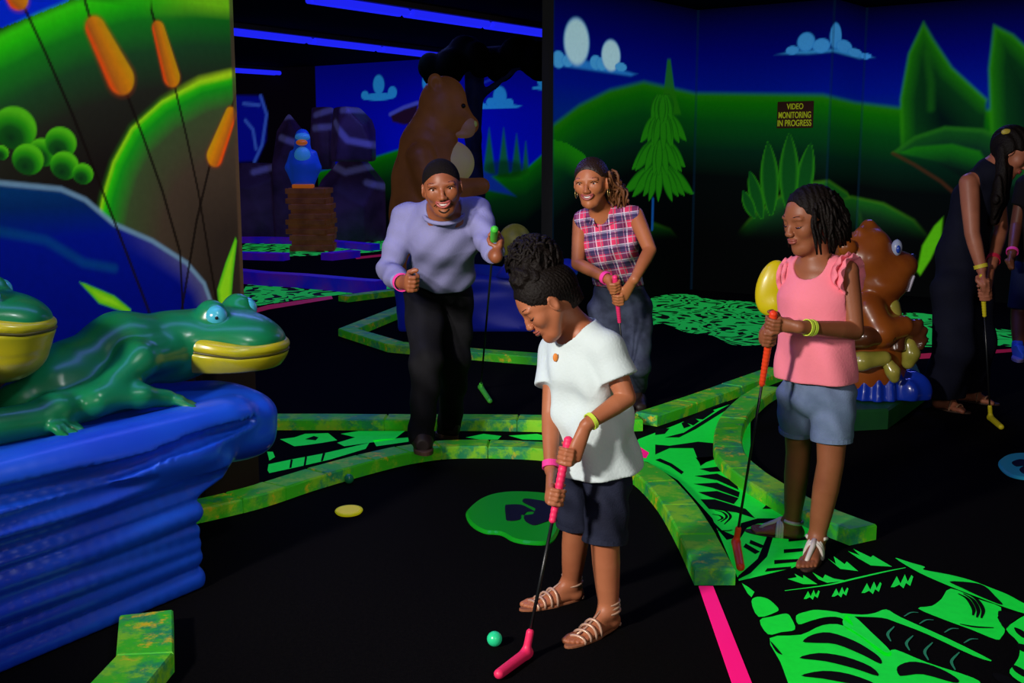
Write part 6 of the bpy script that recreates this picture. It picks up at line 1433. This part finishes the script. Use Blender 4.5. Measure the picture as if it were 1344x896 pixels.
    q.ripple(lambda x, y, z: 0.004 * np.sin(x * 30 + z * 22 + y * 10) * np.sin(z * 22 + 1.2) + 0.004 * np.sin(x * 48 - z * 44) + 0 * y); q.cut(mix(waist, pel, 0.18), nrm(pel - waist), 0.01)
    for sh, e, w_, kk in ((shr, eR, wR, 0.94), (shl, eL, wL, 0.86)):
        o = q.like(); o.chain([sh, mix(sh, e, 0.5), e], [0.064, 0.060, 0.054], 0.02); o.chain([e, mix(e, w_, 0.5), w_], [0.054, 0.050, 0.042], 0.02); d = nrm(w_ - e); o.ripple(lambda x, y, z: 0.004 * np.sin(z * 60 + x * 35 + y * 30)); o.cut(mix(e, w_, kk), d, 0.006); q.join(o, 0.03)
    q.ell(neck + A(0, -0.045, 0.055), (0.080, 0.080, 0.070), None, 0.01, 's'); q.cone(neck + A(0, -0.02, 0.01), H(0, -0.1, -0.3), 0.075, 0.085, 0.006, 's')
    V, F = q.mesh(); sw = mk('sweater', (V, F), M, t, smooth=True, label='lavender blue long-sleeved sweater')
    n_, b_ = neck + A(0, -0.02, 0.004), 0
    mk('collar', tube([n_ + A(0.088 * math.sin(a), -0.012 + 0.078 * math.cos(a) * -1, -0.012 - 0.035 * math.cos(a)) for a in np.linspace(0, 6.283, 25)[:-1]], 0.010, 8, closed=True), M, sw, smooth=True)
    Md = denim('black_denim', (0.0065, 0.0065, 0.0085), (0.004, 0.004, 0.0055)); q = sdf_for([waist, pel, hpl, hpr, knl, knr, anl, anr], 0.17, 0.007)
    q.ec(mix(waist, pel, 0.0), pel, sdv, 0.138, 0.106, 0.150, 0.118, 0.03)
    for h, k_, a_ in ((hpr, knr, anr), (hpl, knl, anl)): q.cone(h, k_, 0.102, 0.074, 0.02); q.cone(k_, a_ - Z1 * 0.02, 0.074, 0.060, 0.03)
    q.ripple(lambda x, y, z: 0.004 * np.sin(z * 42 + x * 30) + 0.003 * np.sin(x * 60 + z * 18)); q.cut(A(0, 0, 0.05), -Z1); mk('jeans', q.mesh(), Md, t, smooth=True, label='black jeans')
    Mk = mat('dark_brown_shoe_leather', (0.020, 0.012, 0.010), 0.5, 0.3); Mk2 = mat('shoe_sole_brown', (0.10, 0.05, 0.03), 0.6, 0.3)
    shoe(anr, tor, Mk, Mk2, t, 1.0, 0.062); shoe(anl, tol, Mk, Mk2, t)
    band('wristband', mix(eR, wR, 1.02), wR - eR, 0.038, M_PBAND, t, 0.012, 0.003, 'pink wristband')
    putter(top, end, tip, mat('lime_green_rubber', (0.05, 0.42, 0.03), 0.45, 0.4, glow=0.05), 'green putter with a thin dark shaft held by the man', None, 0.23, 0.015)
man()

# ------------------------------------------------------------------ woman in the plaid shirt
def woman_plaid():
    sk = skin('woman_golden_brown_skin', S(172, 104, 66), S(158, 92, 56)); Y = 6.28
    neck = P(791, 282, Y - 0.22); chest = P(800, 318, Y - 0.20); waist = P(812, 366, Y - 0.06); pel = P(814, 398, Y)
    shr, shl = P(762, 290, Y - 0.16), P(834, 282, Y - 0.24)
    eR, wR = P(758, 346, Y - 0.26), P(798, 366, Y - 0.46); eL, wL = P(853, 328, Y - 0.36), P(833, 366, Y - 0.50)
    hpr, hpl = P(795, 406, Y), P(834, 406, Y - 0.02); anr, anl = A(P(800, 540, Y + 0.05)[0], Y + 0.24, 0.09), A(P(840, 540, Y)[0], Y + 0.22, 0.09)
    knr, knl = P(797, 478, Y - 0.02), P(838, 478, Y - 0.08)
    top, end, tip = P(807, 364, Y - 0.50), A(P(826, 545, Y - 0.1)[0], Y - 0.08, 0.02), A(P(826, 545, Y - 0.1)[0] - 0.09, Y - 0.10, 0.02); sd = nrm(end - top)
    H = Head(P(776, 240, Y - 0.34), A(-0.34, -0.93, -0.10), A(-0.10, -0.10, 0.98), 0.242)
    q = sdf_for([H.c, neck, shr, shl, eR, wR, eL, wL, anr, anl, anl - Z1 * 0.09], 0.2, 0.0050); sdv = shl - shr
    add_head(q, H, 'open', 1.0); q.cone(H(0, -0.12, -0.25), neck, 0.048, 0.052, 0.03)
    q.ec(neck - Z1 * 0.03, chest, sdv, 0.10, 0.065, 0.130, 0.098, 0.05); q.ec(chest, waist, sdv, 0.130, 0.098, 0.112, 0.085, 0.05); q.ec(waist, pel, sdv, 0.108, 0.082, 0.138, 0.098, 0.04)
    for sh in (shr, shl): q.cone(neck - Z1 * 0.02, sh, 0.042, 0.042, 0.03)
    add_arm(q, shr, eR, wR, 0.042, 0.034, 0.025); add_arm(q, shl, eL, wL, 0.044, 0.035, 0.025)
    add_leg(q, hpr, knr, anr, 0.08, 0.046, 0.044, 0.034); add_leg(q, hpl, knl, anl, 0.08, 0.046, 0.044, 0.034)
    add_grip(q, wR, top + sd * 0.05, -sd, nrm(A(-1, -0.1, 0.2)), 0.92, 1, 0.013, 0.026); add_grip(q, wL, top + sd * 0.125, -sd, nrm(A(1, -0.1, 0.1)), 0.92, -1, 0.013, 0.026)
    add_foot(q, anr, anr + A(-0.05, -0.22, -0.09), 1.0, False); add_foot(q, anl, anl + A(0.0, -0.22, -0.09), 1.0, False)
    t = mk('person', q.mesh(), sk, org=A(*mix(anl, anr, 0.5)[:2], 0), smooth=True); tag(t, 'smiling woman in a sleeveless pink and navy plaid shirt and jeans, holding a putter', 'person')
    face_parts(H, t, 'open', 1.0)
    Mh = mat('dark_auburn_hair', (0.020, 0.009, 0.005), 0.5, 0.35, bump=0.5, bscale=100)
    q = sdf_for([H.c], 0.26, 0.0055); H.ell(q, 0, -0.08, 0.145, 0.365, 0.45, 0.40); q.cut(H(0, 0.28, 0.265), H.f - 0.60 * H.u, 0.01)
    for s in (-1, 1): H.ell(q, s * 0.37, 0.16, -0.12, 0.2, 0.22, 0.26, 0.03, 's'); H.ell(q, s * 0.38, -0.03, -0.05, 0.1, 0.13, 0.15, 0.03, 's')
    q.cut(H(0, 0, -0.22), -H.u); hair = mk('hair', q.mesh(), Mh, t, smooth=True)
    rnd = random.Random(9); L = []; Mh2 = mat('brown_curly_hair', (0.13, 0.048, 0.016), 0.55, 0.3)
    for k in range(90):
        p0 = H(-rnd.uniform(0.10, 0.36), rnd.uniform(-0.40, -0.06), rnd.uniform(-0.05, 0.22))
        e = P(rnd.uniform(800, 824), rnd.uniform(258, 276), Y - 0.22 + rnd.uniform(-0.06, 0.06)); m_ = mix(p0, e, 0.5) + A(0.04, 0, 0.02); ph = rnd.uniform(0, 6)
        L.append(tube([p0 * (1 - s) ** 2 + m_ * 2 * s * (1 - s) + e * s * s + A(math.sin(ph + 11 * s), math.cos(ph + 11 * s), math.sin(ph + 9 * s)) * 0.010 for s in np.linspace(0, 1, 10)], [0.007] * 9 + [0.004], 6))
    mk('ponytail', merge(*L), Mh2, hair, smooth=True, label='curly brown ponytail over the shoulder')
    for s in (-1, 1): mk('earring', tube([H(s * 0.36 + 0.05 * 0, -0.02 + 0.075 * math.cos(a), -0.22 + 0.09 * math.sin(a)) for a in np.linspace(0, 6.283, 18)[:-1]], 0.0022, 6, closed=True), mat('gold_earring', (0.6, 0.42, 0.15), 0.3, 0.5, metal=0.8), t, smooth=True)
    M = plaid_mat(); q = sdf_for([neck, shr, shl, chest, waist, pel], 0.18, 0.006)
    q.ec(neck - Z1 * 0.03, chest, sdv, 0.108, 0.078, 0.148, 0.116, 0.05); q.ec(chest, waist, sdv, 0.148, 0.116, 0.132, 0.104, 0.05); q.cone(waist, mix(waist, pel, 0.4), 0.118, 0.125, 0.05)
    for sh in (shr, shl): q.cone(neck - Z1 * 0.015, mix(neck, sh, 0.9), 0.060, 0.056, 0.04)
    q.ripple(lambda x, y, z: 0.005 * np.sin(x * 40 + z * 26) * np.sin(z * 30) + 0.004 * np.sin(x * 62 - z * 22) + 0 * y); q.cut(mix(waist, pel, 0.25), -Z1, 0.01)
    for sh, e in ((shr, eR), (shl, eL)): q.cone(sh + (sh - neck) * 0.30, mix(sh, e, 0.4) + (sh - neck) * 0.2, 0.048, 0.055, 0.01, 's')
    q.ell(neck + A(-0.03, -0.085, 0.035), (0.055, 0.06, 0.085), None, 0.01, 's'); q.cone(neck + A(-0.02, -0.1, 0), neck + A(-0.02, -0.13, -0.17), 0.050, 0.012, 0.01, 's'); q.cone(neck, H(0, -0.1, -0.3), 0.058, 0.065, 0.006, 's')
    sw = mk('plaid_shirt', q.mesh(), M, t, smooth=True, label='sleeveless pink, navy and white plaid shirt')
    for s in (-1, 1):                                        # open collar flaps
        a = neck + A(0.062 * s, 0.01, 0.03); b = neck + A(0.022 * s - 0.02, -0.10, -0.055); c = neck + A(0.085 * s - 0.01, -0.085, -0.03); d = neck + A(0.09 * s, -0.01, 0.0)
        V = np.array([a, b, c, d]); nn = nrm(np.cross(b - a, d - a)) * 0.004; mk('collar', (np.r_[V + nn, V - nn], [(0, 1, 2, 3), (7, 6, 5, 4), (0, 4, 5, 1), (1, 5, 6, 2), (2, 6, 7, 3), (3, 7, 4, 0)]), M, sw)
    Md = denim('washed_blue_denim', (0.060, 0.072, 0.125), (0.028, 0.034, 0.062)); q = sdf_for([waist, pel, hpl, hpr, knl, knr, anl, anr], 0.17, 0.007); q.ec(waist, pel, sdv, 0.124, 0.100, 0.166, 0.122, 0.03)
    for h, k_, a_ in ((hpr, knr, anr), (hpl, knl, anl)): q.cone(h, k_, 0.098, 0.066, 0.02); q.cone(k_, a_ - Z1 * 0.02, 0.066, 0.052, 0.03)
    q.ripple(lambda x, y, z: 0.003 * np.sin(z * 50 + x * 30) + 0.003 * np.sin(x * 60 + z * 18)); q.cut(A(0, 0, 0.06), -Z1); mk('jeans', q.mesh(), Md, t, smooth=True, label='washed blue jeans')
    for an in (anr, anl): shoe(an, an + A(0, -0.24, -0.09), MATS['dark_brown_shoe_leather'], MATS['shoe_sole_brown'], t)
    band('wristband', mix(eR, wR, 0.93), wR - eR, 0.031, M_PBAND, t, 0.012, 0.003, 'pink wristband')
    putter(top, end, tip, mat('pink_rubber', (0.80, 0.03, 0.16), 0.45, 0.4, glow=0.05), 'pink-gripped putter with a dark shaft held by the woman in plaid', None, 0.28)
woman_plaid()

# ------------------------------------------------------------------ woman in the long dark outfit
def woman_dark():
    sk = skin('woman_tan_skin', S(170, 104, 78), S(152, 90, 66)); Y = 6.3
    f0 = nrm(A(0.85, -0.5, 0)); lf = np.cross(Z1, f0)
    neck = P(1302, 222, Y - 0.10); chest = P(1282, 262, Y); waist = P(1262, 330, Y + 0.04); pel = P(1262, 372, Y + 0.04)
    shr, shl = P(1272, 240, Y - 0.15), P(1306, 246, Y + 0.16)
    eR, wR = P(1276, 306, Y - 0.22), P(1288, 352, Y - 0.26); eL, wL = P(1314, 300, Y + 0.05), P(1302, 348, Y - 0.18)
    hpr, hpl = P(1250, 380, Y - 0.06), P(1276, 380, Y + 0.12); anr, anl = G(1237, 516, 0.09), G(1268, 506, 0.09); knr, knl = P(1252, 455, Y - 0.06), P(1278, 452, Y + 0.1)
    tor, tol = G(1268, 542, 0), G(1306, 531, 0)
    top, end, tip = P(1289, 362, Y - 0.30), G(1300, 548, 0.018), G(1314, 560, 0.018); sd = nrm(end - top)
    H = Head(P(1328, 200, Y - 0.14), nrm(A(0.75, -0.35, -0.55)), A(0.5, -0.1, 0.85), 0.245)
    q = sdf_for([H.c, neck, shr, shl, eR, wR, eL, anr, anl, tor, tol], 0.2, 0.0065); sdv = shl - shr
    add_head(q, H, 'down', 0); q.cone(H(0, -0.12, -0.25), neck, 0.05, 0.055, 0.03)
    q.ec(neck - Z1 * 0.02, chest, sdv, 0.10, 0.07, 0.135, 0.10, 0.05); q.ec(chest, waist, sdv, 0.135, 0.10, 0.12, 0.095, 0.05); q.ec(waist, pel, sdv, 0.12, 0.095, 0.15, 0.12, 0.05)
    for sh in (shr, shl): q.cone(neck - Z1 * 0.01, sh, 0.05, 0.048, 0.04)
    add_arm(q, shr, eR, wR, 0.052, 0.040, 0.028); add_arm(q, shl, eL, wL, 0.05, 0.038, 0.027)
    add_leg(q, hpr, knr, anr, 0.09, 0.06, 0.055, 0.038); add_leg(q, hpl, knl, anl, 0.09, 0.06, 0.055, 0.038)
    add_grip(q, wR, top + sd * 0.05, -sd, nrm(A(-0.3, -0.9, 0.3)), 0.95, 1, 0.013, 0.028); add_grip(q, wL, top + sd * 0.10, -sd, nrm(A(0.8, 0.3, 0.2)), 0.95, -1, 0.013, 0.027)
    add_foot(q, anr, tor, 1.0); add_foot(q, anl, tol, 1.0)
    t = mk('person', q.mesh(), sk, org=A(*mix(anl, anr, 0.5)[:2], 0), smooth=True); tag(t, 'woman in a long dark sleeveless outfit bending over a yellow putter at the right', 'person')
    face_parts(H, t, 'down', 0)
    q = sdf_for([H.c, P(1320, 300, Y)], 0.26, 0.007); H.ell(q, 0, -0.085, 0.145, 0.375, 0.46, 0.41); q.cut(H(0, 0.25, 0.2), H.f + 0.4 * H.u * -1, 0.01); q.cut(H(0, 0, -0.2), -H.u)
    q.ec(H(0, -0.1, -0.05), P(1312, 262, Y - 0.16), lf, 0.09, 0.06, 0.11, 0.035, 0.05); q.ec(P(1312, 262, Y - 0.16), P(1306, 290, Y - 0.14), lf, 0.10, 0.035, 0.06, 0.02, 0.03)
    for s in (-1, 1): H.ell(q, s * 0.34, 0.16, -0.1, 0.14, 0.16, 0.2, 0.03, 's')
    q.ripple(lambda x, y, z: 0.003 * np.sin(x * 150 + y * 110 + z * 12)); hair = mk('hair', q.mesh(), M_HAIR, t, smooth=True, label='long dark hair falling forward')
    mk('hair_clip', sphere(H(0.28, -0.34, 0.26), A(0.03, 0.012, 0.018), 10, 6), mat('yellow_hair_clip', (0.45, 0.36, 0.05), 0.4, 0.4), hair, smooth=True)
    M = cloth('midnight_navy_jersey', (0.0075, 0.0085, 0.020), 0.3, 0.2, 120); q = sdf_for([neck, shr, shl, chest, pel, hpr, hpl, anr, anl], 0.2, 0.007)
    q.ec(neck - Z1 * 0.02, chest, sdv, 0.11, 0.085, 0.150, 0.115, 0.05); q.ec(chest, waist, sdv, 0.150, 0.115, 0.14, 0.12, 0.05); q.ec(waist, pel, sdv, 0.14, 0.12, 0.17, 0.145, 0.05)
    for h, k_, a_ in ((hpr, knr, anr), (hpl, knl, anl)): q.cone(h, k_, 0.115, 0.105, 0.04); q.cone(k_, mix(k_, a_, 0.98), 0.105, 0.118, 0.06)
    for sh in (shr, shl): q.cone(neck - Z1 * 0.015, mix(neck, sh, 0.75), 0.06, 0.055, 0.04)
    q.ripple(lambda x, y, z: 0.007 * np.sin(x * 38 + y * 20) * np.clip((1.0 - z), 0, 1) + 0.003 * np.sin(z * 30 + x * 20))
    for sh, e in ((shr, eR), (shl, eL)): q.cone(sh + (sh - chest) * 0.1, mix(sh, e, 0.4), 0.052, 0.054, 0.01, 's')
    q.cut(A(0, 0, 0.075), -Z1); q.cone(neck + f0 * 0.02, H(0, -0.1, -0.3), 0.06, 0.07, 0.006, 's'); mk('jumpsuit', q.mesh(), M, t, smooth=True, label='long midnight navy sleeveless outfit')
    Ms = mat('beige_sandal', S(150, 110, 84), 0.5, 0.3)
    for an, toe in ((anr, tor), (anl, tol)):
        s0 = sole(an, toe, 1.0, MATS['dark_sandal_sole'], t); g, L, r = sandal_foot(an, toe, 1.0)
        for x, z in ((0.72, 0.036), (0.45, 0.058)): strap(g, L * x, r * 1.1, z, 1.0, Ms, s0, None, 0.005)
    band('wristband', mix(eR, wR, 0.94), wR - eR, 0.033, mat('yellow_wristband', (0.6, 0.5, 0.03), 0.5, 0.3), t, 0.010, 0.003, 'yellow wristband'); band('wristband', mix(eL, wL, 0.85), wL - eL, 0.034, mat('red_wristband', (0.6, 0.02, 0.06), 0.5, 0.3), t, 0.014, 0.003, 'red wristband')
    putter(top, end, tip, mat('yellow_rubber', (0.55, 0.46, 0.01), 0.45, 0.4, glow=0.05), 'yellow putter with a dark shaft held by the woman in the long dark outfit', None, 0.22)
woman_dark()

# ------------------------------------------------------------------ person cut off by the right edge
def person_edge():
    sk = skin('edge_brown_skin', S(120, 70, 46), S(108, 60, 38)); Y = 8.25
    X = lambda px, py, dy=0: P(px, py, Y + dy)
    neck, chest, waist, pel = X(1368, 228), X(1368, 262), X(1366, 320), X(1364, 350); shr, shl = X(1344, 242), X(1396, 242)
    eR, wR, eL, wL = X(1334, 295), X(1328, 334, -0.2), X(1402, 296), X(1372, 332, -0.3); hpr, hpl = X(1348, 356), X(1380, 356); knr, knl = X(1338, 410, -0.05), X(1384, 410, -0.05)
    anr, anl = G(1337, 452, 0.09), G(1388, 452, 0.09); H = Head(X(1366, 200, -0.05), A(-0.6, -0.8, -0.3), A(-0.1, -0.1, 1), 0.24)
    q = sdf_for([H.c, neck, shr, shl, eR, eL, wR, wL, anr, anl, anr - Z1 * 0.09], 0.18, 0.0085); sdv = shl - shr
    add_head(q, H, 'down', 0); q.cone(H(0, -0.12, -0.25), neck, 0.055, 0.06, 0.03); q.ec(neck, chest, sdv, 0.12, 0.08, 0.15, 0.10, 0.05); q.ec(chest, waist, sdv, 0.15, 0.10, 0.13, 0.10, 0.05); q.ec(waist, pel, sdv, 0.13, 0.1, 0.15, 0.11, 0.05)
    for sh in (shr, shl): q.cone(neck, sh, 0.055, 0.05, 0.04)
    add_arm(q, shr, eR, wR, 0.05, 0.042, 0.03); add_arm(q, shl, eL, wL, 0.05, 0.042, 0.03); add_leg(q, hpr, knr, anr, 0.09, 0.06, 0.058, 0.04); add_leg(q, hpl, knl, anl, 0.09, 0.06, 0.058, 0.04)
    for w_, s in ((wR, 1), (wL, -1)): add_grip(q, w_, w_ + A(-0.03, -0.05, -0.07), A(0, 0.3, 1), nrm(A(s * -0.5, -0.8, 0.3)), 0.95, s, 0.008, 0.03)
    t = mk('person', q.mesh(), sk, org=A(*mix(anl, anr, 0.5)[:2], 0), smooth=True); tag(t, 'person in dark clothes mostly cut off by the right edge, pink wristband showing', 'person')
    q = sdf_for([H.c], 0.25, 0.008); H.ell(q, 0, -0.085, 0.145, 0.37, 0.455, 0.40); q.cut(H(0, 0.24, 0.2), H.f - 0.4 * H.u, 0.01); q.cut(H(0, 0, -0.15), -H.u); mk('hair', q.mesh(), M_HAIR, t, smooth=True)
    M = cloth('black_tee_cotton', (0.010, 0.008, 0.008), 0.2); q = sdf_for([neck, shr, shl, pel, eR, eL], 0.18, 0.009); q.ec(neck - Z1 * 0.03, chest, sdv, 0.125, 0.09, 0.165, 0.118, 0.05); q.ec(chest, pel, sdv, 0.165, 0.118, 0.165, 0.125, 0.05); q.cut(pel, -Z1)
    for sh, e in ((shr, eR), (shl, eL)): o = q.like(); o.cone(sh, mix(sh, e, 0.8), 0.06, 0.058); o.cut(mix(sh, e, 0.5), nrm(e - sh)); q.join(o, 0.04)
    mk('tee_shirt', q.mesh(), M, t, smooth=True)
    q = sdf_for([pel, hpr, hpl, knr, knl], 0.17, 0.009); q.ec(waist, pel, sdv, 0.135, 0.105, 0.16, 0.12, 0.04)
    for h, k_ in ((hpr, knr), (hpl, knl)): q.cone(h, k_, 0.105, 0.085, 0.03)
    q.cut(knl + Z1 * 0.03, -Z1); mk('shorts', q.mesh(), cloth('navy_shorts_cloth', (0.010, 0.016, 0.05), 0.2), t, smooth=True)
    Mb = mat('bright_blue_trainer', (0.02, 0.08, 0.5), 0.5, 0.3, glow=0.05)
    for an in (anr, anl): shoe(an, an + A(-0.08, -0.2, -0.09), Mb, mat('lavender_trainer_sole', (0.25, 0.22, 0.45), 0.6, 0.2), t)
    band('wristband', mix(eR, wR, 0.9), wR - eR, 0.038, M_PBAND, t, 0.012, 0.003, 'pink wristband')
person_edge()
